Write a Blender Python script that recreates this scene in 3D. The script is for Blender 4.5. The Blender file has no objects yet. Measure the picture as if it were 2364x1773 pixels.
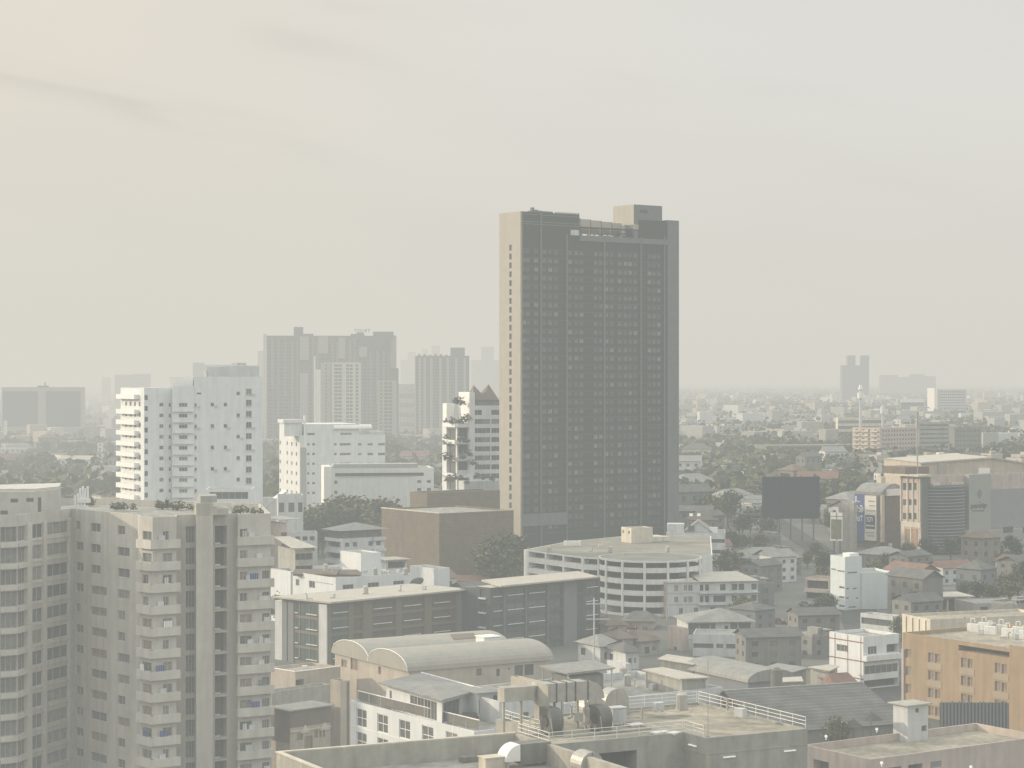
import bpy, math, random
from mathutils import Vector, Matrix
R = math.radians
rnd = random.Random(11)
sc = bpy.context.scene
COL = sc.collection
# ------------------------------------------------------------------ image coordinates
# Positions are image pixels; F, CX, HY turn pixel and estimated distance into metres.
F, CX, HY, EYE = 4900.0, 1182.0, 868.0, 62.0
def zoom(ox, oy, s): return lambda x, y: (ox + x / s, oy + y / s)
ZA = zoom(0, 1080, 2.394); ZB = zoom(600, 1150, 3.687); ZC = zoom(600, 1423, 3.403); ZD = zoom(1150, 1423, 2.949)
ZE = zoom(1764, 1323, 3.687); ZF = zoom(1764, 1000, 3.687); ZG = zoom(1180, 1100, 3.403); ZH = zoom(1120, 440, 4.148)
ZI = zoom(1120, 820, 3.77); ZJ = zoom(0, 800, 3.456); ZK = zoom(560, 740, 3.568); ZL = zoom(1550, 780, 2.717)
ZM = zoom(1900, 1080, 4.767); ZN = zoom(1200, 1540, 6.144); ZO = zoom(1000, 860, 5.183); ZP = zoom(1550, 950, 4.916)
ZQ = zoom(590, 740, 5.924); ZR = zoom(590, 1480, 5.663); ZS = zoom(1500, 1200, 4.424)
def wx(px, D): return (px - CX) / F * D
def wz(py, D): return EYE - (py - HY) / F * D
def at_z(p, z):            # ground-plan point and distance of an image pixel at a known height
    D = (EYE - z) * F / (p[1] - HY); return (wx(p[0], D), D)

# ------------------------------------------------------------------ materials
MATS = {}
def mat(name, col, rough=0.85, var=0.12, scale=0.35, grime=0.0, metal=0.0, spec=0.3, ribs=0.0, ribdir='X'):
    if name in MATS: return MATS[name]
    m = bpy.data.materials.new(name); m.use_nodes = True
    nt = m.node_tree; N = nt.nodes; L = nt.links
    b = N['Principled BSDF']
    b.inputs['Roughness'].default_value = rough; b.inputs['Metallic'].default_value = metal
    b.inputs['Specular IOR Level'].default_value = spec
    g = N.new('ShaderNodeNewGeometry')
    n1 = N.new('ShaderNodeTexNoise'); n1.inputs['Scale'].default_value = scale; n1.inputs['Detail'].default_value = 5; n1.inputs['Roughness'].default_value = 0.65
    L.new(g.outputs['Position'], n1.inputs['Vector'])
    mr = N.new('ShaderNodeMapRange'); mr.inputs[1].default_value = 0.3; mr.inputs[2].default_value = 0.7
    mr.inputs[3].default_value = 1 - var; mr.inputs[4].default_value = 1 + var
    L.new(n1.outputs['Fac'], mr.inputs[0])
    mul = N.new('ShaderNodeVectorMath'); mul.operation = 'SCALE'
    mul.inputs[0].default_value = col; L.new(mr.outputs[0], mul.inputs['Scale'])
    out = mul.outputs[0]
    if grime > 0:
        mp = N.new('ShaderNodeMapping'); mp.inputs['Scale'].default_value = (0.9, 0.9, 0.07)
        L.new(g.outputs['Position'], mp.inputs['Vector'])
        n2 = N.new('ShaderNodeTexNoise'); n2.inputs['Scale'].default_value = 1.0; n2.inputs['Detail'].default_value = 4
        L.new(mp.outputs[0], n2.inputs['Vector'])
        m2 = N.new('ShaderNodeMapRange'); m2.inputs[1].default_value = 0.35; m2.inputs[2].default_value = 0.7
        m2.inputs[3].default_value = 1.0; m2.inputs[4].default_value = 1 - grime
        L.new(n2.outputs['Fac'], m2.inputs[0])
        s2 = N.new('ShaderNodeVectorMath'); s2.operation = 'SCALE'; L.new(out, s2.inputs[0]); L.new(m2.outputs[0], s2.inputs['Scale']); out = s2.outputs[0]
    if ribs > 0:
        wv = N.new('ShaderNodeTexWave'); wv.bands_direction = ribdir; wv.inputs['Scale'].default_value = ribs
        L.new(g.outputs['Position'], wv.inputs['Vector'])
        m3 = N.new('ShaderNodeMapRange'); m3.inputs[3].default_value = 0.8; m3.inputs[4].default_value = 1.1
        L.new(wv.outputs['Fac'], m3.inputs[0])
        s3 = N.new('ShaderNodeVectorMath'); s3.operation = 'SCALE'; L.new(out, s3.inputs[0]); L.new(m3.outputs[0], s3.inputs['Scale']); out = s3.outputs[0]
    L.new(out, b.inputs['Base Color'])
    MATS[name] = m
    return m
M = {}
M['white'] = mat('white paint', (0.71, 0.74, 0.745), grime=0.12, var=0.05)
M['white2'] = mat('greyed white paint', (0.58, 0.60, 0.60), grime=0.2, var=0.08)
M['bright'] = mat('fresh white paint', (0.8, 0.8, 0.78), var=0.04)
M['cream'] = mat('cream render', (0.62, 0.57, 0.47), grime=0.18)
M['apt'] = mat('apartment render', (0.50, 0.485, 0.435), grime=0.2, var=0.1)
M['aptL'] = mat('apartment render light', (0.57, 0.55, 0.49), grime=0.2, var=0.08)
M['beige'] = mat('beige render', (0.45, 0.40, 0.33), grime=0.15)
M['pink'] = mat('pinkish render', (0.50, 0.42, 0.37), grime=0.2)
M['tower'] = mat('tower dark cladding', (0.020, 0.036, 0.022), rough=0.5, var=0.2, scale=0.12, grime=0.1)
M['towerg'] = mat('tower grey panel', (0.15, 0.16, 0.16), grime=0.1)
M['towerl'] = mat('tower pale end wall', (0.40, 0.37, 0.31), var=0.05, grime=0.08)
M['pilaster'] = mat('tower pilaster', (0.15, 0.155, 0.145), var=0.05)
M['conc'] = mat('concrete', (0.36, 0.355, 0.315), grime=0.25, var=0.16, scale=0.6)
M['dim'] = mat('dim grey render', (0.20, 0.20, 0.185), grime=0.25)
M['dim2'] = mat('dim taupe render', (0.25, 0.23, 0.20), grime=0.25)
M['concL'] = mat('pale concrete', (0.42, 0.405, 0.35), grime=0.25, var=0.16, scale=0.5)
M['concD'] = mat('dark stained concrete', (0.20, 0.20, 0.175), grime=0.3, var=0.22, scale=0.5)
M['deck'] = mat('roof deck', (0.36, 0.325, 0.25), var=0.35, scale=0.16, grime=0.35)
M['deckg'] = mat('grey roof deck', (0.32, 0.315, 0.28), var=0.3, scale=0.3, grime=0.35)
M['roofL'] = mat('pale metal roof', (0.48, 0.45, 0.38), rough=0.6, var=0.10, ribs=1.4, grime=0.14)
M['roofG'] = mat('grey metal roof', (0.27, 0.27, 0.25), rough=0.6, var=0.15, ribs=1.2, grime=0.25)
M['roofD'] = mat('dark tile roof', (0.12, 0.12, 0.112), var=0.3, ribs=1.0, ribdir='Z')
M['roofR'] = mat('rusty red roof', (0.20, 0.115, 0.085), var=0.25, ribs=1.2)
M['roofB'] = mat('brown roof', (0.16, 0.125, 0.10), var=0.25, ribs=1.2)
M['brown'] = mat('brown cladding', (0.165, 0.135, 0.09), var=0.15, ribs=0.5, ribdir='Z')
M['orange'] = mat('orange ochre render', (0.35, 0.25, 0.145), var=0.1, grime=0.22)
M['orangeL'] = mat('pale ochre render', (0.36, 0.29, 0.205), var=0.08, grime=0.1)
M['dglass'] = mat('dark slate cladding', (0.065, 0.072, 0.078), rough=0.4, var=0.15)
M['taupe'] = mat('taupe louvre screen', (0.10, 0.092, 0.08), rough=0.6, var=0.15, ribs=2.2, ribdir='X')
M['slate'] = mat('blue grey panel', (0.17, 0.18, 0.19), var=0.08)
M['navy'] = mat('navy cloth', (0.012, 0.022, 0.034), rough=0.9, var=0.15, scale=0.2)
M['banner'] = mat('royal blue banner', (0.05, 0.08, 0.24), rough=0.6, var=0.06)
M['bannerw'] = mat('white banner', (0.68, 0.65, 0.60), rough=0.6, var=0.05)
M['poster'] = mat('bronze poster', (0.32, 0.20, 0.11), rough=0.6, var=0.4, scale=0.6)
M['posterg'] = mat('green poster', (0.14, 0.16, 0.10), rough=0.6, var=0.4, scale=0.5)
M['taupeg'] = mat('brown tinted glass', (0.10, 0.085, 0.062), rough=.2, spec=.4, var=.25, scale=.8)
M['frame'] = mat('pale window frame', (0.55, 0.55, 0.52), var=0.05)
M['framed'] = mat('dark window frame', (0.10, 0.10, 0.10), var=0.05)
M['framel'] = mat('tower light frame', (0.115,0.125,0.12), var=.15)
M['framet'] = mat('tower window frame', (0.075, 0.085, 0.085), var=0.05)
M['g0'] = mat('dark glass', (0.07, 0.075, 0.073), rough=0.12, spec=0.6, var=0.3, scale=1.5)
M['g1'] = mat('grey glass', (0.11, 0.115, 0.11), rough=0.15, spec=0.6, var=0.3, scale=1.5)
M['g1b'] = mat('hazy grey glass', (0.15, 0.155, 0.15), rough=0.2, spec=0.6, var=0.3, scale=1.5)
M['g2'] = mat('curtained glass', (0.22, 0.21, 0.19), rough=0.3, spec=0.5, var=0.35, scale=1.5)
M['g3'] = mat('warm curtain glass', (0.25, 0.20, 0.155), rough=0.3, spec=0.5, var=0.3, scale=1.5)
M['gg'] = mat('green glass', (0.055, 0.085, 0.07), rough=0.12, spec=0.6, var=0.25, scale=0.8)
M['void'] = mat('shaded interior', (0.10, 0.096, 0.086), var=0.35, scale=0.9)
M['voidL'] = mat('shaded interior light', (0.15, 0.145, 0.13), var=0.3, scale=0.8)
M['metal'] = mat('galvanised duct', (0.42, 0.41, 0.38), rough=0.45, metal=0.35, var=0.15, scale=1.2)
M['metald'] = mat('dark painted fan casing', (0.11, 0.11, 0.095), rough=0.5, var=0.25, scale=1.2)
M['rail'] = mat('white railing paint', (0.8, 0.8, 0.76), rough=0.5, var=0.05)
M['lamp'] = mat('white lamp tube', (0.9, 0.9, 0.87), rough=0.4, var=0.02)
M['redl'] = mat('red brown trim', (0.20, 0.075, 0.055), var=0.1)
M['black'] = mat('dark lettering', (0.06, 0.065, 0.065), var=0.1)
M['rubber'] = mat('tyre', (0.03, 0.03, 0.03), var=0.1)
M['bark'] = mat('bark', (0.10, 0.08, 0.06), var=0.3, scale=2)
M['leafA'] = mat('dark foliage', (0.06, 0.07, 0.034), rough=0.7, var=0.5, scale=0.5, spec=0.2)
M['leafB'] = mat('olive foliage', (0.11, 0.115, 0.045), rough=0.7, var=0.5, scale=0.5, spec=0.2)
M['leafC'] = mat('dusty foliage', (0.085, 0.09, 0.05), rough=0.7, var=0.5, scale=0.5, spec=0.2)
M['water'] = mat('blue tank', (0.12, 0.17, 0.22), rough=0.5, var=0.1)
M['farA'] = mat('distant grey wall', (0.36, 0.37, 0.355), var=0.08, scale=0.05)
M['farB'] = mat('distant dark wall', (0.13, 0.135, 0.125), var=0.1, scale=0.05)

# ------------------------------------------------------------------ mesh builder
class MB:
    def __init__(s): s.v = []; s.f = []; s.m = []
    def face(s, pts, mi=0):
        n = len(s.v); s.v += [tuple(p) for p in pts]; s.f.append(tuple(range(n, n + len(pts)))); s.m.append(mi)
    def box(s, x0, x1, y0, y1, z0, z1, mi=0, bottom=True):
        n = len(s.v)
        s.v += [(x0,y0,z0),(x1,y0,z0),(x1,y1,z0),(x0,y1,z0),(x0,y0,z1),(x1,y0,z1),(x1,y1,z1),(x0,y1,z1)]
        fs = [(0,1,5,4),(1,2,6,5),(2,3,7,6),(3,0,4,7),(4,5,6,7)] + ([(3,2,1,0)] if bottom else [])
        for f in fs: s.f.append(tuple(n + i for i in f)); s.m.append(mi)
    def prism(s, poly, z0, z1, mi=0, top=True, bot=False):
        k = len(poly); n = len(s.v)
        zt = z1 if isinstance(z1, (list, tuple)) else [z1] * k
        zb = z0 if isinstance(z0, (list, tuple)) else [z0] * k
        s.v += [(p[0], p[1], zb[i]) for i, p in enumerate(poly)] + [(p[0], p[1], zt[i]) for i, p in enumerate(poly)]
        for i in range(k):
            j = (i + 1) % k; s.f.append((n+i, n+j, n+k+j, n+k+i)); s.m.append(mi)
        if top: s.f.append(tuple(n + k + i for i in range(k))); s.m.append(mi)
        if bot: s.f.append(tuple(n + k - 1 - i for i in range(k))); s.m.append(mi)
    def tube(s, p, q, r, n=8, mi=0, r2=None, cap=True):
        p = Vector(p); q = Vector(q); d = (q - p).normalized()
        a = d.orthogonal().normalized(); b = d.cross(a); r2 = r if r2 is None else r2
        k = len(s.v)
        for c, rr in ((p, r), (q, r2)):
            for i in range(n):
                t = 2 * math.pi * i / n; s.v.append(tuple(c + a * math.cos(t) * rr + b * math.sin(t) * rr))
        for i in range(n):
            j = (i + 1) % n; s.f.append((k+i, k+j, k+n+j, k+n+i)); s.m.append(mi)
        if cap:
            s.f.append(tuple(k + n - 1 - i for i in range(n))); s.m.append(mi)
            s.f.append(tuple(k + n + i for i in range(n))); s.m.append(mi)
    def wall(s, A, B, z0, z1, ops, mi=0):
        ax = (B[0]-A[0], B[1]-A[1]); ln = math.hypot(*ax); ax = (ax[0]/ln, ax[1]/ln); nx, ny = ax[1], -ax[0]
        P = lambda t, z, o=0.0: (A[0]+ax[0]*t - nx*o, A[1]+ax[1]*t - ny*o, z)
        if not ops:
            s.face([P(0,z0),P(ln,z0),P(ln,z1),P(0,z1)], mi); return
        q = lambda x: round(x, 4)
        ts = sorted({0.0, q(ln)} | {q(o[0]) for o in ops} | {q(o[1]) for o in ops})
        zs = sorted({q(z0), q(z1)} | {q(o[2]) for o in ops} | {q(o[3]) for o in ops})
        ti = {t: i for i, t in enumerate(ts)}; zi = {z: i for i, z in enumerate(zs)}
        hole = set()
        for o in ops:
            for i in range(ti[q(o[0])], ti[q(o[1])]):
                for j in range(zi[q(o[2])], zi[q(o[3])]): hole.add((i, j))
        for j in range(len(zs) - 1):
            i = 0
            while i < len(ts) - 1:
                if (i, j) in hole: i += 1; continue
                k = i
                while k + 1 < len(ts) - 1 and (k + 1, j) not in hole: k += 1
                s.face([P(ts[i], zs[j]), P(ts[k+1], zs[j]), P(ts[k+1], zs[j+1]), P(ts[i], zs[j+1])], mi); i = k + 1
        for o in ops:
            a, b, c, d = o[:4]; e = STY[o[4]]['depth']
            s.face([P(a,c),P(a,d),P(a,d,e),P(a,c,e)], mi); s.face([P(b,d),P(b,c),P(b,c,e),P(b,d,e)], mi)
            s.face([P(a,c),P(a,c,e),P(b,c,e),P(b,c)], mi); s.face([P(a,d,e),P(a,d),P(b,d),P(b,d,e)], mi)
    def add(s, o, mx=None):
        n = len(s.v); s.v += [tuple(mx @ Vector(p)) if mx else p for p in o.v]
        s.f += [tuple(n + i for i in f) for f in o.f]; s.m += o.m
    def mesh(s, name, mats):
        me = bpy.data.meshes.new(name); me.from_pydata(s.v, [], s.f); me.update()
        for m in (mats if isinstance(mats, (list, tuple)) else [mats]): me.materials.append(m)
        if any(s.m): me.polygons.foreach_set('material_index', s.m)
        return me
    def build(s, name, mats, parent=None, loc=(0,0,0), rz=0, smooth=False):
        me = s.mesh(name, mats)
        if smooth: me.polygons.foreach_set('use_smooth', [True] * len(me.polygons))
        return link(name, me, parent, loc, rz)
def link(name, me, parent=None, loc=(0,0,0), rz=0):
    o = bpy.data.objects.new(name, me); COL.objects.link(o); o.location = loc; o.rotation_euler = (0, 0, rz); o.parent = parent
    return o
def tag(o, label, cat, group=None, kind=None):
    if label: o['label'] = label
    if cat: o['category'] = cat
    if group: o['group'] = group
    if kind: o['kind'] = kind
    return o
def empty(name, label, cat, loc=(0,0,0), rz=0, group=None):
    o = bpy.data.objects.new(name, None); COL.objects.link(o); o.location = loc; o.rotation_euler = (0, 0, rz); o.empty_display_size = 1
    return tag(o, label, cat, group)
def thing(name, label, cat, mb, mats, group=None, smooth=False, loc=(0,0,0), rz=0):
    return tag(mb.build(name, mats, None, loc, rz, smooth), label, cat, group)
def copy_tree(o, parent=None):
    c = o.copy(); COL.objects.link(c); c.parent = parent
    for ch in o.children: copy_tree(ch, c)
    return c

# ------------------------------------------------------------------ openings
G = ['g0', 'g0', 'g1', 'g2']
STY = {
 'win':   dict(depth=0.18, nx=2, ny=1, fr='frame', gl=['g0','g1','g1','g2'], name='window'),
 'winw':  dict(depth=0.18, nx=3, ny=1, fr='frame', gl=['g0','g1','g2'], name='window'),
 'win1':  dict(depth=0.15, nx=1, ny=1, fr='frame', gl=['g0','g1','g1'], name='window'),
 'win4':  dict(depth=0.16, nx=2, ny=2, fr='bright', gl=['g1','g1','g2'], name='window', t=0.11),
 'dark':  dict(depth=0.30, nx=2, ny=1, fr='framed', gl=['g0','g1','g1'], name='window'),
 'aptd':  dict(depth=0.28, nx=3, ny=1, fr='apt', gl=['g1','g1b','g1b'], name='window', t=0.06),
 'tp':    dict(depth=0.30, nx=2, ny=1, fr='framed', gl=['taupeg'], name='window'),
 'apt':   dict(depth=0.22, nx=2, ny=1, fr='aptL', gl=['g1','g1','g1b','g2','g3'], name='window', t=0.06),
 'tow':   dict(depth=0.15, nx=2, ny=1, fr='framet', gl=['g0','g0','g0','g1'], name='window', t=0.05),
 'towl':  dict(depth=0.10, nx=2, ny=1, fr='framel', gl=['g1','g1','g2'], name='window', t=0.10),
 'brn':   dict(depth=0.25, nx=2, ny=1, fr='orangeL', gl=['g3'], name='window', t=0.10),
 'green': dict(depth=0.12, nx=2, ny=1, fr='framed', gl=['gg'], name='window', t=0.05),
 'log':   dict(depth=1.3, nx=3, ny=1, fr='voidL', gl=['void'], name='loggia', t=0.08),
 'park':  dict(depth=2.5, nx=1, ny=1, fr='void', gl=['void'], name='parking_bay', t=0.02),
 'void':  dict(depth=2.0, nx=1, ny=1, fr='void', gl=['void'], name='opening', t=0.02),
 'band':  dict(depth=0.15, nx=6, ny=1, fr='frame', gl=['g0','g1'], name='window', t=0.07),
 'far':   dict(depth=0.10, nx=1, ny=1, fr='g1', gl=['g0','g1'], name='window', t=0.02),
}
WC = {}
def win_mb(w, h, st, g):
    S = STY[st]; d = S['depth']; t = S.get('t', 0.07); nx, ny = S['nx'], S['ny']; mb = MB()
    mb.face([(0,d,0),(w,d,0),(w,d,h),(0,d,h)], 1)
    y0, y1 = d - 0.06, d
    if t > 0.03:
        mb.box(0, w, y0, y1, 0, t, 0); mb.box(0, w, y0, y1, h - t, h, 0)
        mb.box(0, t, y0, y1, t, h - t, 0); mb.box(w - t, w, y0, y1, t, h - t, 0)
        for i in range(1, nx): x = w * i / nx; mb.box(x - t*.4, x + t*.4, y0 + .005, y1, t, h - t, 0)
        for j in range(1, ny): z = h * j / ny; mb.box(t, w - t, y0 + .01, y1, z - t*.4, z + t*.4, 0)
    return mb
def win_mesh(w, h, st):
    g = rnd.choice(STY[st]['gl']); k = (round(w, 2), round(h, 2), st, g)
    if k not in WC: WC[k] = win_mb(w, h, st, g).mesh(STY[st]['name'], [M[STY[st]['fr']], M[g]])
    return WC[k]

def split_mesh(w, h, st):
    g = rnd.choice(STY[st]['gl']); k = (round(w, 2), round(h, 2), st, g, 's')
    if k not in WC:
        m = win_mb(w, h, st, g); pair = []
        for mi, nm, ma in ((1, 'window', g), (0, 'window_frame', STY[st]['fr'])):
            o = MB()
            for f, i in zip(m.f, m.m):
                if i == mi: o.face([m.v[j] for j in f])
            pair.append(o.mesh(nm, M[ma]))
        WC[k] = pair
    return WC[k]
# ------------------------------------------------------------------ buildings
class Fac:
    def __init__(s, b, A, B):
        s.b, s.A, s.B = b, A, B; s.len = math.dist(A, B); s.ax = ((B[0]-A[0])/s.len, (B[1]-A[1])/s.len)
        s.ang = math.atan2(s.ax[1], s.ax[0]); s.wA = b.w(A); wB = b.w(B); s.wd = ((wB[0]-s.wA[0])/s.len, (wB[1]-s.wA[1])/s.len)
    def t(s, px):
        k = (px - CX) / F; return (k * s.wA[1] - s.wA[0]) / (s.wd[0] - k * s.wd[1])
    def D(s, t): return s.wA[1] + s.wd[1] * t
    def z(s, py, t): return EYE - (py - HY) / F * s.D(t)
    def P(s, t, z, off=0.0): return (s.A[0]+s.ax[0]*t + s.ax[1]*off, s.A[1]+s.ax[1]*t - s.ax[0]*off, z)
    def rect(s, p, q):      # opening seen from upper left pixel p to lower right pixel q
        a, b = s.t(p[0]), s.t(q[0]); m = (a + b) / 2; return (a, b, s.z(q[1], m), s.z(p[1], m))
    def mx(s, t=0, z=0, off=0.0): return Matrix.Translation(s.P(t, z, off)) @ Matrix.Rotation(s.ang, 4, 'Z')
    def slab(s, t0, t1, z0, z1, proud, mb, mi=0, back=0.0):   # box standing PROUD of the wall
        o = MB(); o.box(t0, t1, -proud, -back, z0, z1, mi); mb.add(o, s.mx())
    def put(s, mb, name, mats, t=0, z=0, off=0.0, parent=None):
        o = mb.build(name, mats, parent or s.b.root, s.P(t, z, off), s.ang); return o

class Bld:
    def __init__(s, name, label, cat, pts=None, corner=None, D=None, th=0, xl=None, xr=None, L=None, W=None, group=None):
        if pts is None:
            X = wx(corner, D); th = R(th); c, n = math.cos(th), math.sin(th)
            if L is None: k = (xr-CX)/F; L = (k*D-X)/(c-k*n)
            if W is None: k = (xl-CX)/F; W = (k*D-X)/(-n-k*c)
            s.o = (X, D); s.th = th; s.poly = [(0,0),(L,0),(L,W),(0,W)]; s.L, s.W = L, W
        else:
            s.o = pts[0]; s.th = 0; s.poly = [(p[0]-s.o[0], p[1]-s.o[1]) for p in pts]
        s.root = empty(name, label, cat, (s.o[0], s.o[1], 0), s.th, group); s.wins = []
        FOOT.append([s.w(p) for p in s.poly])
        n = len(s.poly); s.f = [Fac(s, s.poly[i], s.poly[(i+1) % n]) for i in range(n)]
        if n == 4: s.front, s.right, s.back, s.left = s.f
    def w(s, p): c, n = math.cos(s.th), math.sin(s.th); return (s.o[0]+p[0]*c-p[1]*n, s.o[1]+p[0]*n+p[1]*c)
    def zc(s, py): return wz(py, s.o[1])
    def shell(s, z0, z1, ops=None, wall='white', roof='deckg', par=0.8, pt=0.22, poly=None, name='wall', walls=None):
        ops = ops or {}; poly = poly or s.poly; n = len(poly); mb = MB()
        fac = s.f if poly is s.poly else [Fac(s, poly[i], poly[(i+1) % n]) for i in range(n)]
        good = {}
        for i, f in enumerate(fac):
            lst = []
            for o in ops.get(i, []):
                a, b, c, d = max(o[0], .05), min(o[1], f.len-.05), max(o[2], z0+.05), min(o[3], z1-.05)
                if b-a > .1 and d-c > .1: lst.append((a,b,c,d,o[4]))
            good[i] = lst
            mb.wall(f.A, f.B, z0, z1, lst, 0)
        inn = inset(poly, pt)
        if par > 0:
            for i in range(n):
                j = (i+1) % n
                mb.face([(*poly[i], z1), (*poly[j], z1), (*inn[j], z1), (*inn[i], z1)])
                mb.face([(*inn[j], z1), (*inn[j], z1-par), (*inn[i], z1-par), (*inn[i], z1)])
        mb.build(name, M[wall], s.root)
        rb = MB(); rb.face([(*p, z1-par) for p in (inn if par > 0 else poly)]); rb.build('roof', M[roof], s.root)
        for i, lst in good.items():
            for o in lst: s.wins.append((fac[i], o))
        return fac
    def finish(s, cap=100):
        by = {}
        for f, o in s.wins: by.setdefault(STY[o[4]]['name'], []).append((f, o))
        for nm, lst in by.items():
            for f, o in lst[:cap]:
                if s.o[1] < 470 and STY[o[4]].get('t', .07) > .055 and nm == 'window':
                    pm, fm = split_mesh(o[1]-o[0], o[3]-o[2], o[4]); q = link(nm, pm, s.root, f.P(o[0], o[2]), f.ang); link('window_frame', fm, q)
                else: link(nm, win_mesh(o[1]-o[0], o[3]-o[2], o[4]), s.root, f.P(o[0], o[2]), f.ang)
            rest = lst[cap:]
            if rest:
                names = []; mb = MB()
                for f, o in rest:
                    g = rnd.choice(STY[o[4]]['gl']); fr = STY[o[4]]['fr']
                    for k in (fr, g):
                        if k not in names: names.append(k)
                    w = win_mb(o[1]-o[0], o[3]-o[2], o[4], g); w.m = [names.index(g) if i else names.index(fr) for i in w.m]
                    mb.add(w, f.mx(o[0], o[2]))
                r = mb.build(nm, [M[k] for k in names], s.root); r['kind'] = 'stuff'
        s.wins = []
FOOT = []
def inset(poly, d):
    n = len(poly); out = []
    for i in range(n):
        p0, p1, p2 = Vector(poly[i-1]), Vector(poly[i]), Vector(poly[(i+1) % n])
        e1 = (p1-p0).normalized(); e2 = (p2-p1).normalized(); n1 = Vector((-e1.y, e1.x)); n2 = Vector((-e2.y, e2.x))
        k = 1 + n1.dot(n2); b = (n1+n2) / max(k, .3); out.append((p1.x+b.x*d, p1.y+b.y*d))
    return out
def grid(f, t0, t1, n, w, zs, h, st, skip=0.0):
    out = []
    for z in zs:
        for i in range(n):
            if skip and rnd.random() < skip: continue
            c = t0 + (t1-t0) * (i+.5) / n; out.append((c-w/2, c+w/2, z, z+h, st))
    return out

# ------------------------------------------------------------------ foliage
def crown_mb(rx, rz, n, k, leaf, seed, squash=0.0):
    r = random.Random(seed); mb = MB(); cl = []
    while len(cl) < n:
        x, y, z = r.uniform(-1,1), r.uniform(-1,1), r.uniform(-1,1); q = x*x+y*y+z*z
        if q > 1 or (q < .25 and r.random() < .7): continue
        if z < -.55 and r.random() < .6: continue
        wob = 0.8 + .35*math.sin(3*math.atan2(y,x)+seed) * r.random()
        cl.append((x*rx*wob, y*rx*wob, z*rz))
    for c in cl:
        cr = r.uniform(.12,.24)*rx
        for _ in range(k):
            p = Vector(c) + Vector((r.gauss(0,1), r.gauss(0,1), r.gauss(0,.7))) * cr
            a = Vector((r.gauss(0,1), r.gauss(0,1), r.gauss(0,.5))).normalized(); b = a.cross(Vector((r.gauss(0,1), r.gauss(0,1), r.gauss(0,1)))).normalized()
            s = leaf * r.uniform(.6,1.3)
            mb.face([p-a*s, p-b*s*.6, p+a*s, p+b*s*.6])
    return mb
def trunk_mb(h, r0, seed):
    r = random.Random(seed); mb = MB(); p = Vector((0,0,0)); q = Vector((r.uniform(-.3,.3), r.uniform(-.3,.3), h*.55)); mb.tube(p, q, r0, 7, r2=r0*.7)
    for i in range(5):
        a = i*1.3+r.random(); e = q + Vector((math.cos(a), math.sin(a), 1.2+r.random()*.6))*h*.2; mb.tube(q-Vector((0,0,.1*h*r.random())), e, r0*.45, 5, r2=r0*.15)
    return mb
TREE = []
for i, lf in enumerate(['leafA','leafB','leafC','leafA','leafB']):
    cm = crown_mb(3.6+.5*(i%3), 3.0+.5*(i%2), 62, 13, .52, 100+i).mesh('crown', M[lf]); tm = trunk_mb(7.0, .28, 200+i).mesh('trunk', M['bark'])
    TREE.append((tm, cm, 6.4))
def tree(x, y, z, h, label, group, v=None, proto={}):
    v = rnd.randrange(5) if v is None else v
    s = h / 9.6
    t = empty('leafy_tree', label, 'tree', (x, y, z), rnd.uniform(0, 6.28), group); t.scale = (s*rnd.uniform(.85,1.2), s*rnd.uniform(.85,1.2), s)
    tm, cm, zc = TREE[v]
    link('trunk', tm, t); link('crown', cm, t, (0,0,zc))
    return t
SHRUB = [crown_mb(1.0, .8, 26, 10, .16, 300+i).mesh('shrub', M[l]) for i, l in enumerate(['leafA','leafB','leafC'])]
def shrub(p, s, label, group, v=None):
    o = link('leafy_shrub', SHRUB[rnd.randrange(3) if v is None else v], None, p, rnd.uniform(0,6)); o.scale = (s*rnd.uniform(.8,1.3), s*rnd.uniform(.8,1.3), s)
    return tag(o, label, 'shrub', group)
# ================================================================== NEAR ROOFS
# concrete roof block with railings (L-shaped plan, local axes u right/back, v left/back)
th28 = R(28); c28, s28 = math.cos(th28), math.sin(th28)
C1 = (wx(1629.8, 200), 200.0); RZ = 27.86
def q28(u, v): return (C1[0] + u*c28 - v*s28, C1[1] + u*s28 + v*c28)
Lw, v1, LR, WB = 14.9, 3.8, 11.7, 19.3
pl = [(0,0),(LR,0),(LR,WB),(-Lw+2.6,WB),(-Lw+2.6,v1+6.2),(-Lw,v1+6.2),(-Lw,v1),(0,v1)]
b = Bld('concrete_rooftop_building', 'grey concrete building whose flat roof carries white railings and big ducts', 'building', pts=[q28(*p) for p in pl])
f = b.f  # edges: 0 front right part, 6 wing front, 5 wing left, 7 inner left wall
b.shell(-0.5, RZ, {6: [(1.0, 9.6, 14.0, RZ-1.25, 'void')]}, wall='conc', roof='deck', par=0.22, pt=0.35); b.finish()
mb = MB()
f[0].slab(0, LR, RZ-1.55, RZ-1.47, .05, mb); f[7].slab(.1, v1, RZ-1.55, RZ-1.47, .05, mb); mb.build('wall_moulding', M['concL'], b.root)
mb = MB(); f[6].slab(0, 0.8, 10, RZ-1.2, .06, mb); mb.build('pier', M['concL'], b.root); mb = MB(); f[0].slab(0, .5, 10, RZ-1.6, .04, mb); mb.build('pier', M['concL'], b.root)
for fc, t in ((f[0], 1.9), (f[0], 8.9), (f[7], .9)):
    l = MB(); l.box(0, 1.35, -.16, -.03, 0, .1, 0); l.box(.1, .2, -.05, 0, -.04, .06, 0); l.box(1.15, 1.25, -.05, 0, -.04, .06, 0)
    fc.put(l, 'strip_lamp', M['lamp'], t, RZ-1.05 if fc is f[7] else RZ-2.0)
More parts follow.
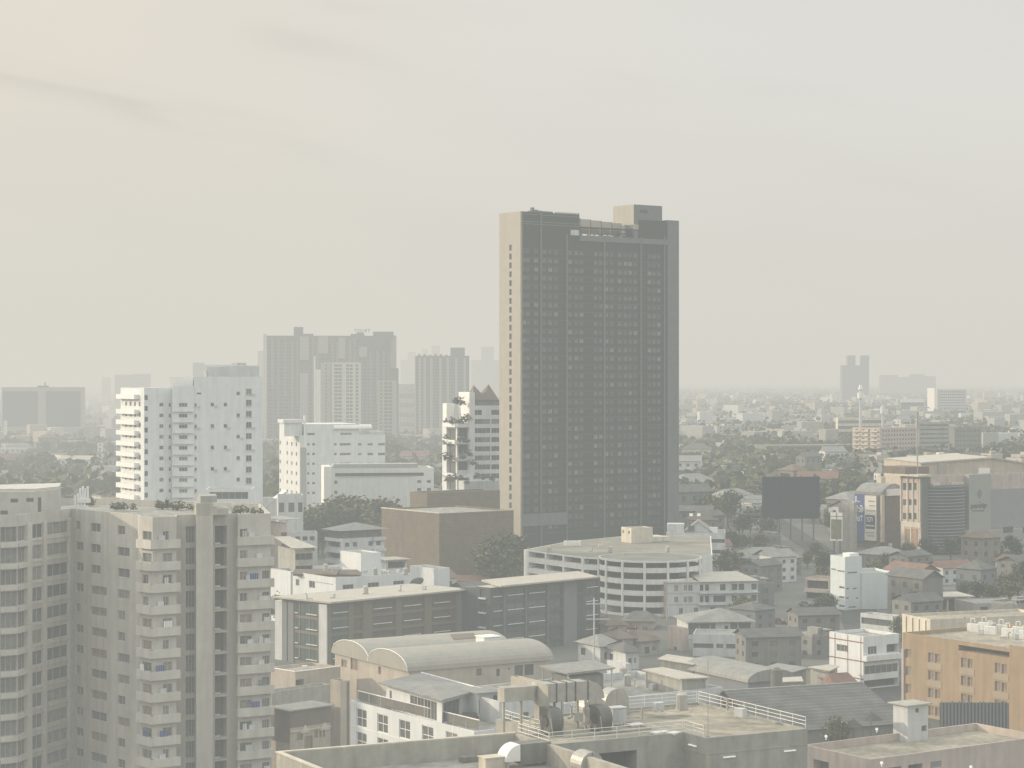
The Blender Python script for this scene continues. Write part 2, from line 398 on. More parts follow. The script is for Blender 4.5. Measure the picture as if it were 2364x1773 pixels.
def railing(b, A, B, z, name_label, h=1.1, step=2.1, bars=3):
    A = Vector((*A, z)); B = Vector((*B, z)); n = max(1, round((B-A).length/step)); mb = MB(); post = []
    t = empty('white_railing', name_label, 'railing', tuple(A), 0, 'white pipe railings on the concrete roof')
    d = B - A
    for k in range(bars): o = MB(); zz = Vector((0,0,h*(k+1)/bars)); o.tube(zz, d+zz, .035, 6); o.build('rail', M['rail'], t)
    for k in range(n+1): o = MB(); p = d*k/n; o.tube(p, p+Vector((0,0,h+.02)), .03, 6); o.build('post', M['rail'], t)
rz = RZ + .01
railing(b, q28(-Lw+.15, v1+6.1), q28(-Lw+.15, v1+.15), rz, 'white pipe railing at the left corner of the concrete roof')
railing(b, q28(-Lw+.2, v1+.15), q28(-.1, v1+.15), rz, 'pipe railing along the front edge before the big ducts', step=2.6)
railing(b, q28(.12, v1+.2), q28(.12, .6), rz, 'short white railing beside the bare deck corner')
railing(b, q28(LR-.12, .15), q28(LR-.12, WB-.2), rz, 'long white railing on the right edge over the dark roofs')
railing(b, q28(LR-.3, WB-.15), q28(-3.5, WB-.15), rz, 'faint pipe railing along the back edge behind the vents')
railing(b, q28(-Lw+2.75, WB-1.2), q28(-Lw+2.75, v1+6.6), rz, 'short three bar railing left of the dark fan')
# antenna mast on the corner
mb = MB(); mb.tube((0,0,0),(0,0,7.6),.035,6); mb.tube((0,0,0),(0,0,.25),.16,8); mb.tube((0,0,5.4),(.5,0,5.6),.02,5); mb.tube((0,0,6.6),(-.4,.1,6.7),.02,5)
thing('lightning_mast', 'thin upright mast on the corner of the bare deck', 'mast', mb, M['concL'], loc=(*q28(.75,.8), RZ-.2))
# rooftop plant: duct train, fans, hoods
def at28(u, v, z): x, y = q28(u, v); return (x, y, z)
t = empty('air_duct', 'long boxy galvanised duct on legs above the two dark fans', 'duct', at28(-9.6, 11.5, RZ-.2), th28)
o = MB(); o.box(-1.7, 2.9, -.9, .9, 2.9, 4.7); o.build('duct_body', M['metal'], t)
for x in (-.6, .5, 1.5, 2.9): o = MB(); o.box(x-.06, x+.06, -.97, .97, 2.83, 4.77); o.build('flange', M['metald'], t)
o = MB(); n = 10
for i in range(n):      # quarter-round elbow at the right end
    a0, a1 = math.pi/2*i/n, math.pi/2*(i+1)/n; f0 = lambda a: (2.96+1.8*math.sin(a), 2.9+1.8*math.cos(a))
    (x0,z0),(x1,z1) = f0(a0), f0(a1)
    o.face([(x0,-.9,z0),(x1,-.9,z1),(x1,.9,z1),(x0,.9,z0)]); o.face([(2.96,-.9,2.9),(x1,-.9,z1),(x0,-.9,z0)]); o.face([(2.96,.9,2.9),(x0,.9,z0),(x1,.9,z1)])
o.build('elbow', M['metal'], t)
for x in (-1.5, .1, 2.7):
    for y in (-.8, .8): o = MB(); o.box(x-.09, x+.09, y-.09, y+.09, -.0, 2.9); o.build('leg', M['concL'], t)
o = MB(); o.box(-1.75, -1.6, -1.3, 1.3, .1, 4.6); o.build('end_plate', M['concL'], t)
t = empty('supply_duct', 'pale square duct running back from the left of the big duct', 'duct', at28(-12.4, 13.0, RZ-.2), R(28))
o = MB(); o.box(-2.6, 1.6, -.7, .7, 3.0, 4.35); o.build('duct_body', M['concL'], t)
o = MB(); o.tube((1.6,-.7,3.6),(1.6,.7,3.6),.95,16); o.build('elbow', M['metal'], t)
for x in (-2.3, -.4, 1.2): o = MB(); o.box(x-.1, x+.1, -.1, .1, 0, 3.0); o.build('leg', M['concL'], t)
def fan(u, v, label, s=1.0):
    t = empty('scroll_fan', label, 'fan', at28(u, v, RZ-.2), th28-math.pi/2, 'dark scroll fans under the big duct')
    o = MB(); o.tube((0,-.75*s,1.55*s),(0,.75*s,1.55*s),1.4*s,20); o.box(-1.55*s,-.3*s,-.7*s,.7*s,1.5*s,2.9*s); o.build('casing', M['metald'], t)
    o = MB(); o.tube((0,-.9*s,1.55*s),(0,-.76*s,1.55*s),.62*s,16); o.build('inlet', M['black'], t)
    for x in (-1.1,1.1): o = MB(); o.box(x*s-.1,x*s+.1,-.8*s,.8*s,0,.5*s); o.build('foot', M['concD'], t)
    o = MB(); o.tube((1.25*s,-.8*s,2.0*s),(1.75*s,-.8*s,0.05),.05,6); o.build('strut', M['concL'], t)
fan(-11.3, 9.6, 'dark scroll fan behind the short three bar railing', .88); fan(-6.2, 9.0, 'dark scroll fan under the elbow of the big duct', .85)
def hood(u, v, r, label, ln=1.6, z=RZ-.2, axis=0.0):
    t = empty('vent_hood', label, 'vent', at28(u, v, z), th28+axis, 'rounded vent hoods on the roofs')
    o = MB(); n = 14; pf = [(r*math.cos(math.pi*i/n), r*.9+r*math.sin(math.pi*i/n)) for i in range(n+1)]; pf = [(r,0)]+pf+[(-r,0)]
    for i in range(len(pf)-1): (x0,z0),(x1,z1) = pf[i], pf[i+1]; o.face([(x0,-ln/2,z0),(x0,ln/2,z0),(x1,ln/2,z1),(x1,-ln/2,z1)])
    o.face([(p[0],-ln/2,p[1]) for p in pf[::-1]]); o.face([(p[0],ln/2,p[1]) for p in pf]); o.build('hood_shell', M['metal'], t)
    o = MB(); o.box(-.03,.03,-ln/2-.05,ln/2+.05,.1,r*1.9+.03); o.build('seam', M['concL'], t)
hood(-3.4, 15.6, 1.25, 'grey round topped vent hood right of the big duct'); hood(.3, 17.6, 1.4, 'faint round topped vent hood nearest the back railing')
o = MB(); o.box(-.75,.75,-.55,.55,.25,1.75); o.box(-.85,.85,-.65,.65,1.75,1.83); [o.box(x-.06,x+.06,y-.06,y+.06,0,.25) for x in (-.6,.6) for y in (-.4,.4)]
[o.box(-.7+.2*i,-.62+.2*i,-.6,-.55,.4,1.6) for i in range(8)]
thing('condenser_unit', 'small louvred white unit in front of the round vent hood', 'air unit', o, M['white2'], loc=at28(-3.0, 11.4, RZ-.2), rz=th28)
for i, (u, v, w) in enumerate(((-1.6, 10.2, 1.5), (-1.9, 5.2, 1.7), (-.9, 4.2, 1.3))):
    o = MB(); o.box(-w/2, w/2, -.45, .45, .12, .24); o.box(-w/2+.1, w/2-.1, -.35, .35, 0, .12)
    thing('roof_hatch', ['pale hatch lid on the deck beside the back railing', 'larger pale slab lying near the inner corner of the deck', 'pale slab lying against the inner corner parapet'][i], 'hatch', o, M['bright'], 'pale lids on the deck', loc=at28(u, v, RZ-.21), rz=th28+.2*i)
M['deckD'] = mat('darker deck patch', (.25,.23,.185), var=.25, scale=.5)  # darker tone for irregular polygons laid over the roof deck
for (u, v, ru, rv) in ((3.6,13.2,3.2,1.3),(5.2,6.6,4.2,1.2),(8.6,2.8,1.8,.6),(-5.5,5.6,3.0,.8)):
    o = MB(); x0, y0 = q28(u, v); o.face([(x0-b.o[0]+(ru*math.cos(a)*c28-rv*math.sin(a)*s28)*k, y0-b.o[1]+(ru*math.cos(a)*s28+rv*math.sin(a)*c28)*k, RZ-.214) for a, k in ((2*math.pi*i/26, rnd.uniform(.8,1.1)) for i in range(26))]); o.build('dark_patch', M['deckD'], b.root)
for (ua, va, uc, vc) in ((-11,7.6,-1.2,7.9),(-1.2,7.9,-1.0,15.2),(2.0,17.6,10.6,17.9)):
    o = MB(); o.tube((0,0,0), (Vector((*q28(uc,vc),0))-Vector((*q28(ua,va),0))), .07, 6); thing('pipe_run', 'low pale pipe lying along the railed concrete deck', 'pipe', o, M['concL'], 'pipes lying on the railed concrete deck', loc=at28(ua, va, RZ-.12))
# low parapet roof in front left
A1 = at_z(ZC(128,1070), 28.1); a1 = R(28.8); LA = math.dist(A1, q28(-Lw, v1+6.2)) - .05
cA, sA = math.cos(a1), math.sin(a1)
def qA(u, v): return (A1[0]+u*cA+v*sA, A1[1]+u*sA-v*cA)       # v runs towards the camera
endA = q28(-Lw-.06, v1+6.0); b = Bld('parapet_rooftop_building', 'low building with a stained flat roof inside a pale topped parapet', 'building', pts=[qA(0,46), (q28(-Lw-.06, v1-44)), endA, A1])
b.shell(-0.5, 28.1, {}, wall='concL', roof='deckg', par=1.9, pt=.5); b.finish()
mb = MB(); pin = inset(b.poly, .42); pout = inset(b.poly, -.06)
for i in (2, 3):
    j = (i+1) % 4; mb.prism([pout[i], pout[j], pin[j], pin[i]], 28.11, 28.22)
mb.build('coping', M['cream'], b.root)
mb = MB(); f2 = Fac(b, pin[2], pin[3]); 
o = MB(); f2.A, f2.B
mb = MB(); mb.face([(*Vector(pin[2]).lerp(Vector(pin[3]),.30), 27.9), (*Vector(pin[2]).lerp(Vector(pin[3]),.62), 27.9), (*Vector(pin[2]).lerp(Vector(pin[3]),.66), 26.4), (*Vector(pin[2]).lerp(Vector(pin[3]),.22), 26.4)])
def roofthing(name, label, cat, px, py, z, mb, mats, rz=th28, group=None):
    x, y = at_z((px, py), z); return thing(name, label, cat, mb, mats, group, loc=(x, y, z), rz=rz)
# scroll duct, cream boxes and drum on the near roof
x, y = at_z(ZC(2010,1150), 26.5); t = empty('intake_duct', 'big curved white intake duct on the low parapet roof', 'duct', (x, y, 26.2), th28)
o = MB(); n = 12
for i in range(n):
    a0, a1_ = math.pi*.5*i/n, math.pi*.5*(i+1)/n; P = lambda a, r: (-r*math.cos(a), r*math.sin(a)+.6)
    for yy in ((-.9,.9),): 
        (x0,z0),(x1,z1) = P(a0,1.5), P(a1_,1.5); o.face([(x0,-.9,z0),(x0,.9,z0),(x1,.9,z1),(x1,-.9,z1)][::-1])
        o.face([(x0,-.9,z0),(x1,-.9,z1),(0,-.9,.6)]); o.face([(x1,.9,z1),(x0,.9,z0),(0,.9,.6)])
o.build('elbow', M['bright'], t)
o = MB(); o.box(0,3.2,-.9,.9,.3,2.1); o.build('duct_body', M['concD'], t)
o = MB(); o.box(-1.3,-1.1,-.8,.8,0,.62); o.build('foot', M['concL'], t)
o = MB(); o.box(-1.1,1.1,-.7,.7,0,1.0); o.box(-1.2,1.2,-.8,.8,1.0,1.1)
roofthing('plant_box', 'cream topped dark box left of the curved intake duct', 'box', *ZC(1830,1190), 26.2, o, M['cream'])
o = MB(); o.box(-1.6,1.6,-.5,.5,0,.45); roofthing('duct_cover', 'long flat cover behind the cream topped box', 'cover', *ZC(1700,1130), 26.25, o, M['concD'])
hx = at_z((1353, 1790), 26.2); t = empty('drum_vent', 'large pale drum shaped vent under the concrete roof edge', 'vent', (*hx, 26.2), th28, 'rounded vent hoods on the roofs')
o = MB(); o.tube((0,-1.1,1.1),(0,.9,1.1),1.15,22); o.build('drum', M['metal'], t, smooth=False)
o = MB(); o.box(-.04,.04,-1.14,-1.1,0,2.25); o.build('seam', M['concD'], t)
o = MB(); o.box(-.9,.9,-.8,.8,-.0,.3); o.build('foot', M['concD'], t)

# ================================================================== FOREGROUND APARTMENT BLOCK (left)
zt = 42.95
E = [(-70,291),(0,290.0),(40,291.2),(60.6,294),(165,305),(318,291.5),(322,288.6),(352,286.0),(407,288.0),(409,291.0),(428,291.2),(452,291.8),(453,289.4),(491.5,290.4),(493,292.2),(548,294),(549,292.0),(625,294.4)]
pts = [(wx(p, D), D) for p, D in E]; pts += [(pts[-1][0]-4, 316), (pts[4][0]-4, 332), (pts[0][0]-4, 322)]
b = Bld('apartment_block', 'tall grey apartment block with stacked balconies and a curved window bay', 'apartment block', pts=pts)
P = 2.95; nfl = 13; hd = [zt-1.6-P*k for k in range(nfl)]
ops = {i: [] for i in range(len(pts))}
def colm(e, x0, x1, top, h, st, k0=0, k1=nfl, skip=0):
    fc = b.f[e]; a, c = fc.t(x0/2.394), fc.t(x1/2.394)
    for k in range(k0, k1):
        if skip and rnd.random() < skip: continue
        w = (c-a); aa, cc = a, c
        if skip == 0 and st == 'apt' and rnd.random() < .25: cc = a + w*.62
        ops[e].append((aa, cc, hd[k]-top-h, hd[k]-top, st))
colm(0, -160, -4, 0, 2.1, 'aptd'); colm(1, 2, 94, 0, 2.1, 'aptd'); colm(2, 98, 143, 0, 2.1, 'aptd')
colm(3, 175, 236, 0, 2.0, 'win'); colm(3, 255, 376, .05, 1.75, 'winw')
colm(4, 418, 460, .1, 1.2, 'apt'); colm(4, 500, 590, .15, 1.25, 'apt'); colm(4, 650, 716, .15, 1.25, 'apt')
colm(6, 788, 838, .35, 1.25, 'apt'); colm(7, 866, 890, .35, 1.0, 'win1', 0, nfl, .6); colm(7, 901, 952, .35, 1.25, 'apt')
colm(10, 1027, 1079, .0, 2.3, 'aptd')
colm(14, 1187, 1254, .0, 2.6, 'log')
colm(16, 1326, 1392, .4, 1.2, 'apt'); colm(16, 1450, 1490, .4, 1.3, 'aptd', 2, nfl)
b.shell(0, zt, ops, wall='apt', roof='deckg', par=1.0, pt=.3)
# balcony parapets, floor bands and piers proud of the walls
for k in range(nfl):
    zf = hd[k]-1.6
    o = MB(); b.f[6].slab(0, b.f[6].len+.5, zf-1.05, zf+.12, .55, o); b.f[7].slab(-.45, b.f[7].len+.4, zf-1.05, zf+.12, .55, o, 0)
    o.build('balcony', M['aptL'], b.root)
    o = MB(); b.f[16].slab(-.2, b.f[16].len+.3, zf-1.05, zf+.12, .6, o); o.build('balcony', M['aptL'], b.root)
for k in range(nfl):
    zf = hd[k]-2.2
    o = MB(); b.f[3].slab(.2, b.f[3].len, zf-.1, zf+.1, .10, o)
    for i in (0,1,2): b.f[i].slab(0, b.f[i].len, zf-.62, zf+.06, .30, o)
    b.f[14].slab(.1, b.f[14].len-2.6, zf-.35, zf-.1, .15, o)
    o.build('floor_band', M['aptL'], b.root)
for e, x0, x1 in ((3,144,172),(3,236,254),(3,377,398)):
    o = MB(); fc = b.f[e]; fc.slab(max(fc.t(x0/2.394),.02), min(fc.t(x1/2.394), fc.len), 2, zt-1.3, .22, o); o.build('pier', M['aptL'], b.root)
# taller stair tower
o = MB(); i = 12; q = [b.poly[12], b.poly[13], (b.poly[13][0]-1, b.poly[13][1]+5), (b.poly[12][0]-1, b.poly[12][1]+5)]
o.prism(q, zt+.01, zt+1.7); q2 = [(p[0]+2.2, p[1]+.6) for p in q]; o.prism([q[1], (q[1][0]+2.0,q[1][1]+.9), (q[2][0]+2.0, q[2][1]+.9), q[2]], zt+.02, zt+.9); o.build('stair_head', M['concL'], b.root)
o = MB(); o.prism([(p[0]+.4,p[1]+1.2) for p in (q[0],q[1],q[2],q[3])], zt+1.7, zt+2.6); o.build('stair_head', M['conc'], b.root)
# roof house at the left
o = MB(); ph = [(b.poly[0][0]-2,b.poly[0][1]+5.5), (b.poly[2][0]+1.0,b.poly[2][1]+5.5), (b.poly[4][0]-1.5,b.poly[4][1]-1.5), (b.poly[4][0]-3.2,b.poly[4][1]+8), (b.poly[0][0]-2,b.poly[0][1]+16)]
o.prism(ph, zt-1.0, zt+2.9); o.build('roof_house', M['apt'], b.root)
fc = Fac(b, ph[1], ph[2]); fc0 = Fac(b, ph[0], ph[1])
o = MB(); fc.slab(1.2, 2.0, zt-.4, zt+2.0, .05, o); fc.put(o, 'door', M['voidL']) if False else o.build('door', M['void'], b.root)
for f_, t_, z_ in ((fc0, fc0.len-3.2, 1.9), (fc0, fc0.len-4.6, .25), (fc0, fc0.len-1.0, 2.0)):
    o = MB(); f_.slab(t_, t_+1.0, zt+z_-.5, zt+z_, .05, o); o.build('vent', M['void'], b.root)
o = MB(); o.prism([(p[0]-.3, p[1]+1.5) for p in (ph[0],ph[1],ph[2],ph[3],ph[4])], zt+2.92, zt+3.2); o.build('roof_slab', M['aptL'], b.root)
for k in range(nfl):
    for e, q in ((7, rnd.uniform(.4,1.2)), (16, rnd.uniform(.8,3.2)), (16, 3.8)):
        if rnd.random() < .55:
            o = MB(); fc = b.f[e]; fc.slab(q, q+.85, hd[k]-1.5, hd[k]-.9, .34, o, back=.02); o.build('air_unit', M['white2'], b.root)
for k in range(nfl):
    for e in (6, 7, 16):
        if rnd.random() < .45:
            fc = b.f[e]; q = rnd.uniform(.3, fc.len-1.6); o = MB(); y_ = hd[k]-1.6
            for j in range(rnd.randint(2,4)): fc.slab(q+.32*j, q+.32*j+.26, y_+.15-rnd.random()*.1, y_+.95, .42, o, back=.38)
            o.build('laundry', M[rnd.choice(['bright','pink','slate','white2','banner'])], b.root)
b.finish(100)
# roof garden and clutter
for i, (x, y) in enumerate([(628,208),(650,205),(690,205),(735,208),(870,195),(890,198),(920,197),(950,200),(985,202),(1010,205),(1050,210),(1300,228),(1330,226),(1365,228),(1400,230),(1440,232),(500,180),(470,182)]):
    px, py = ZA(x, y+22); X, Y = at_z((px, py), zt-.6); Y += 1.5
    shrub((wx(px, Y), Y, zt-.35), rnd.uniform(.5,.95), 'potted shrub in the roof garden of the grey apartment block', 'potted shrubs on the apartment roof')
for i, (x, y, s) in enumerate([(445,140,.7),(415,180,.9),(1098,190,.6)]):
    px, py = ZA(x, y); X, Y = at_z((px, py+14), zt); Y = 307 if i < 2 else 294.5
    o = MB(); [o.tube((.5*k*s,0,0),(.5*k*s,0,1.5+.3*(k%2)),.22*s,8) for k in range(4)]; o.box(-.3,2*s,-.3,.3,-.6,0)
    thing('roof_vents', ['cluster of white pipe vents behind the roof house', 'lower cluster of bright vents beside the roof house', 'small bright vents on the stair tower top'][i], 'vent', o, M['bright'], loc=(wx(px, Y), Y, wz(py, Y)-.8))

# ================================================================== SMALL HOUSES BEYOND THE LOW PARAPET
b = Bld('gabled_house', 'narrow house with brown boarded top storey and two pale gable boards', 'house', corner=ZR(450,915)[0], D=330, th=44, xl=ZR(212,870)[0], xr=ZR(978,845)[0])
fr = b.front; z8 = b.zc(ZR(450,915)[1])
ops = {0: [fr.rect(ZR(770,1165), ZR(815,1270))+('brn',), fr.rect(ZR(835,1160), ZR(862,1262))+('brn',), fr.rect(ZR(880,1155), ZR(910,1258))+('brn',), fr.rect(ZR(540,1215), ZR(620,1300))+('brn',), fr.rect(ZR(640,1240), ZR(745,1420))+('brn',)]}
b.shell(0, z8-.1, ops, wall='beige', roof='roofG', par=0); b.finish()
o = MB(); fr.slab(.05, fr.len, z8-2.6, z8-.12, .12, o); b.left.slab(0, b.left.len, z8-5, z8-.12, .1, o); o.build('boarding', M['roofB'], b.root)
for c, w, zz in ((ZR(640,1090), 1.6, 0), (ZR(895,1055), 1.7, 0)):
    t = fr.t(c[0]); o = MB(); zt_ = fr.z(c[1], t)
    o.face([(t-w*.62,-.2,zt_-1.25),(t+w*.62,-.2,zt_-1.25),(t,-.2,zt_)]); o.face([(t+w*.62,-.2,zt_-1.25),(t-w*.62,-.2,zt_-1.25),(t-w*.62,.05,zt_-1.25),(t+w*.62,.05,zt_-1.25)]); o.face([(t-w*.62,-.2,zt_-1.25),(t,-.2,zt_),(t,.05,zt_),(t-w*.62,.05,zt_-1.25)]); o.face([(t,-.2,zt_),(t+w*.62,-.2,zt_-1.25),(t+w*.62,.05,zt_-1.25),(t,.05,zt_)])
    o.build('gable_board', M['cream'], b.root)
o = MB(); fr.slab(0, fr.len, z8-3.35, z8-3.2, .25, o); o.build('ledge', M['cream'], b.root)
o = MB(); o.prism([(-.6,-.6),(b.L+.5,-.6),(b.L+.5,b.W+.6),(-.6,b.W+.6)], z8, z8+.18, bot=True); o.build('canopy_roof', M['roofG'], b.root)

b = Bld('grey_wall_house', 'grey house with a plain shaded parapet wall behind the gabled house', 'house', corner=ZR(212,700)[0], D=352, th=44, xl=ZR(95,690)[0], xr=ZR(980,580)[0])
z8 = b.front.z(ZR(780,590)[1], b.front.t(ZR(780,590)[0])); b.shell(0, z8, {}, wall='conc', roof='deckg', par=.9); b.finish()
b = Bld('tall_side_house', 'slim beige house with a rusty drain stripe left of the white hotel', 'house', corner=ZR(1110,600)[0], D=336, th=44, xl=ZR(978,560)[0], xr=ZR(1235,560)[0])
b.shell(0, wz(ZR(1040,500)[1], 338), {}, wall='beige', roof='deckg', par=.5); b.finish()
o = MB(); b.front.slab(1.3, 1.75, 0, wz(ZR(1040,500)[1], 338)-.3, .05, o); o.build('drain_pipe', M['roofB'], b.root)
b = Bld('plain_beige_house', 'plain beige house with one air conditioner hole below the dark office', 'house', corner=ZR(520,405)[0], D=385, th=44, xl=ZR(150,330)[0], xr=ZR(1110,380)[0])
z8 = b.zc(ZR(520,405)[1]); b.shell(0, z8, {0: [b.front.rect(ZR(525,500), ZR(632,585))+('void',)]}, wall='beige', roof='deck', par=.5); b.finish()
o = MB(); b.front.slab(0, b.front.len, z8, z8+.12, .08, o, back=-.25); b.left.slab(0, b.left.len, z8, z8+.12, .08, o, back=-.25); o.build('coping', M['bright'], b.root)
o = MB(); o.box(-.5,.5,-.35,.35,0,.5); x, y = at_z(ZR(640,350), z8-.4); thing('condenser_unit', 'white unit on the roof of the plain beige house', 'air unit', o, M['bright'], loc=(x,y,z8-.49))
b = Bld('low_left_house', 'low grey house squeezed between the apartment block and gabled house', 'house', corner=ZR(90,1000)[0], D=318, th=16, xl=ZR(-30,980)[0], xr=ZR(205,980)[0], W=16)
b.shell(0, wz(ZR(90,870)[1], 320), {0: [(.6,2.2,9,10.6,'dark'),(.6,2.4,5.4,7.0,'dark')]}, wall='pink', roof='roofG', par=.6); b.finish()

# ================================================================== BARREL ROOFED HALL
e0 = at_z(ZC(1170,432), 9.4)
b = Bld('barrel_roof_hall', 'long beige hall under two parallel pale barrel roofs', 'hall', corner=ZC(1170,432)[0], D=e0[1], th=31, xl=ZC(590,285)[0], xr=1270.4)
ze = 9.4; le = b.left; fr = b.front
ops = {3: [le.rect(ZC(640,340), ZC(685,400))+('brn',), le.rect(ZC(712,332), ZC(772,425))+('brn',), le.rect(ZC(930,395), ZC(952,455))+('brn',), le.rect(ZC(650,560), ZC(672,640))+('win1',)],
       0: [fr.rect(ZC(1700,408), ZC(1746,470))+('win1',), fr.rect(ZC(1858,412), ZC(1884,470))+('dark',), fr.rect(ZC(1948,402), ZC(1968,425))+('win1',), fr.rect(ZC(2000,383), ZC(2068,470))+('dark',), fr.rect(ZC(2078,376), ZC(2150,462))+('dark',)]}
b.shell(0, ze, ops, wall='beige', roof='deckg', par=0); b.finish()
hw = b.W/2
def barrel(b, v0, v1, z, rise, x0, x1, name, m, n=16, over=.5):
    prof = []
    for i in range(n+1):
        a = math.pi*i/n; prof.append((v0-over+(v1-v0+2*over)*(1-math.cos(a))/2, z+rise*math.sin(a)**.85))
    o = MB()
    for i in range(n):
        (a,za),(c,zc_) = prof[i], prof[i+1]; o.face([(x0-over,a,za),(x1+over,a,za),(x1+over,c,zc_),(x0-over,c,zc_)])
    for x, rev in ((x0-over, 1), (x1+over, 0)):
        f_ = [(x, p[0], p[1]) for p in prof]; o.face(f_ if rev else f_[::-1])
    return o.build(name, M[m], b.root)
M['barrel'] = mat('pale vault sheet', (0.33, 0.315, 0.268), rough=.6, var=.08, grime=.1)
barrel(b, .2, hw-.3, ze, 3.1, 0, b.L, 'barrel_roof', 'barrel'); barrel(b, hw+.3, b.W-.2, ze, 3.1, 0, b.L, 'barrel_roof', 'barrel')
for v0, v1_ in ((.2, hw-.3), (hw+.3, b.W-.2)):
    o = MB(); n = 16
    for i in range(n):
        a0, a1_ = math.pi*i/n, math.pi*(i+1)/n; P = lambda a: (v0-.5+(v1_-v0+1)*(1-math.cos(a))/2, ze+3.1*math.sin(a)**.85+.05)
        p, q = P(a0), P(a1_); o.tube((-.5,*p), (-.5,*q), .09, 5, cap=False)
    o.build('roof_edge', M['bright'], b.root)
c = at_z(ZC(1455,198), ze+2.8); cb = b.root; o = MB(); 
M['patch'] = mat('brown roof patch', (.17,.14,.11), var=.15)
n = 6; Pk = lambda a: (hw+.3-.5+(b.W-.2-hw-.3+1)*(1-math.cos(a))/2, ze+3.1*math.sin(a)**.85+.06)
for i in range(n):
    a0, a1_ = .9+.52*i/n, .9+.52*(i+1)/n; p, q_ = Pk(a0), Pk(a1_); o.face([(19.0+1.2*i/n,*p),(24.2+1.2*i/n,*p),(24.2+1.2*(i+1)/n,*q_),(19.0+1.2*(i+1)/n,*q_)])
o.build('roof_skylight', M['patch'], b.root)
c = at_z(ZC(1790,190), ze+2.4); o = MB(); o.box(-1.7,1.7,-1.6,1.6,0,2.0); o.box(-1.9,1.9,-1.8,1.8,2.0,2.15); thing('roof_cabin', 'small white cabin at the far end of the rear barrel roof', 'roof cabin', o, M['bright'], loc=(c[0], c[1], ze+1.2), rz=R(31))

# ================================================================== WHITE HOTEL WITH FOUR PANE WINDOWS
A = at_z(ZC(710,660), 19.9); zA = 19.9
B_ = at_z(ZC(1683,905), zA); cR = (wx(1300, B_[1]+14), B_[1]+14)
d = Vector((B_[0]-A[0], B_[1]-A[1])).normalized(); nrm = Vector((-d.y, d.x)); W = 16
p3 = (A[0]+nrm.x*W, A[1]+nrm.y*W); p2 = (B_[0]+nrm.x*W, B_[1]+nrm.y*W)
b = Bld('white_hotel', 'white building with four paned windows and a railed roof terrace', 'building', pts=[A, B_, p2, p3])
fc = b.f[0]; ops = {0: []}
for c0, c1 in ((757,838),(922,1005),(1093,1180),(1272,1362),(1460,1552)):
    a = fc.t(ZC(c0,0)[0]); c = fc.t(ZC(c1,0)[0])
    for k in range(6):
        zt_ = zA-.75-3.0*k; ops[0].append((a, c, zt_-2.35, zt_, 'win4'))
ops[1] = [(2.2,4.0,zA-3.4,zA-1.9,'dark'),(9,10.5,zA-3.2,zA-1.8,'win1')]
b.shell(0, zA, ops, wall='white', roof='deckg', par=.25); b.finish()
for k in range(6):
    o = MB(); fc.slab(.2, fc.len-.2, zA-3.24-3.0*k, zA-3.16-3.0*k, .04, o); o.build('wall_moulding', M['bright'], b.root)
# terrace glass balustrade
t = empty('terrace_balustrade', 'long tinted balustrade with pale top rail along the white hotel terrace', 'balustrade', b.root.location, 0)
r0 = fc.P(.3, zA, -1.0); r1 = fc.P(fc.len-.4, zA, -1.0); n = 10; V0 = Vector(r0); V1 = Vector(r1)
M['tint'] = mat('tinted balustrade panel', (.16,.145,.125), rough=.3, spec=.5, var=.15)
for i in range(n):
    p = V0.lerp(V1, i/n); q = V0.lerp(V1, (i+1)/n-.006); o = MB(); o.face([(*p.xy, zA+.05),(*q.xy, zA+.05),(*q.xy, zA+1.12),(*p.xy, zA+1.12)]); o.build('panel', M['tint'], t)
    o = MB(); o.tube((*p.xy, zA-.2),(*p.xy, zA+1.2),.05,6); o.build('post', M['frame'], t)
o = MB(); o.tube((*V0.xy, zA+1.2),(*V1.xy, zA+1.2),.075,6); o.build('top_rail', M['bright'], t)
# penthouse
zp = 22.9; K = [at_z(ZC(*p), zp) for p in ((930,515),(1430,657),(1740,566),(1270,440))]
t = empty('roof_pavilion', 'grey roofed pavilion with curtained glass on the white hotel terrace', 'pavilion', (*K[1], zA-.25)); base = Vector(K[1])
ins = inset([tuple(Vector(k)-base) for k in K], .9); h0 = zp-zA
pv = type('o', (), {})(); bb = Bld.__new__(Bld); bb.o = (base.x, base.y); bb.th = 0; bb.root = t; bb.poly = ins; bb.wins = []; bb.f = [Fac(bb, ins[i], ins[(i+1)%4]) for i in range(4)]
f0, f1 = bb.f[0], bb.f[1]; o = MB()
hgt = zp-.25-(zA-.25)
o.wall(f0.A, f0.B, 0, hgt, [(f0.len*.06, f0.len*.1, 1.0, 2.3, 'win1'), (f0.len*.44, f0.len*.91, .15, 2.5, 'win')]); o.wall(f1.A, f1.B, 0, hgt, [(f1.len*.04, f1.len*.58, .1, 2.55, 'dark')]); o.wall(bb.f[2].A, bb.f[2].B, 0, hgt, []); o.wall(bb.f[3].A, bb.f[3].B, 0, hgt, []); o.build('wall', M['white'], t)
for f_, a in ((f0, (.44,.91)), (f1, (.04,.58))):
    n = 4 if f_ is f0 else 2
    for i in range(n):
        w = f_.len*(a[1]-a[0])/n; x = f_.len*a[0]+w*i; me = win_mesh(w, 2.35, 'win' if f_ is f0 else 'dark'); link('window', me, t, f_.P(x, .15), f_.ang)
link('window', win_mesh(f0.len*.04, 1.3, 'win1'), t, f0.P(f0.len*.06, 1.0), f0.ang)
o = MB(); kk = [tuple(Vector(k)-base) for k in K]; o.prism(kk, hgt, hgt+.2, bot=True)
mid = [(Vector(kk[0])+Vector(kk[1])+Vector(kk[2])+Vector(kk[3]))/4]; n = len(o.v)
for i in range(4): o.face([(*kk[i], hgt+.21), (*kk[(i+1)%4], hgt+.21), (*mid[0], hgt+.55)])
o.build('roof', M['roofG'], t)
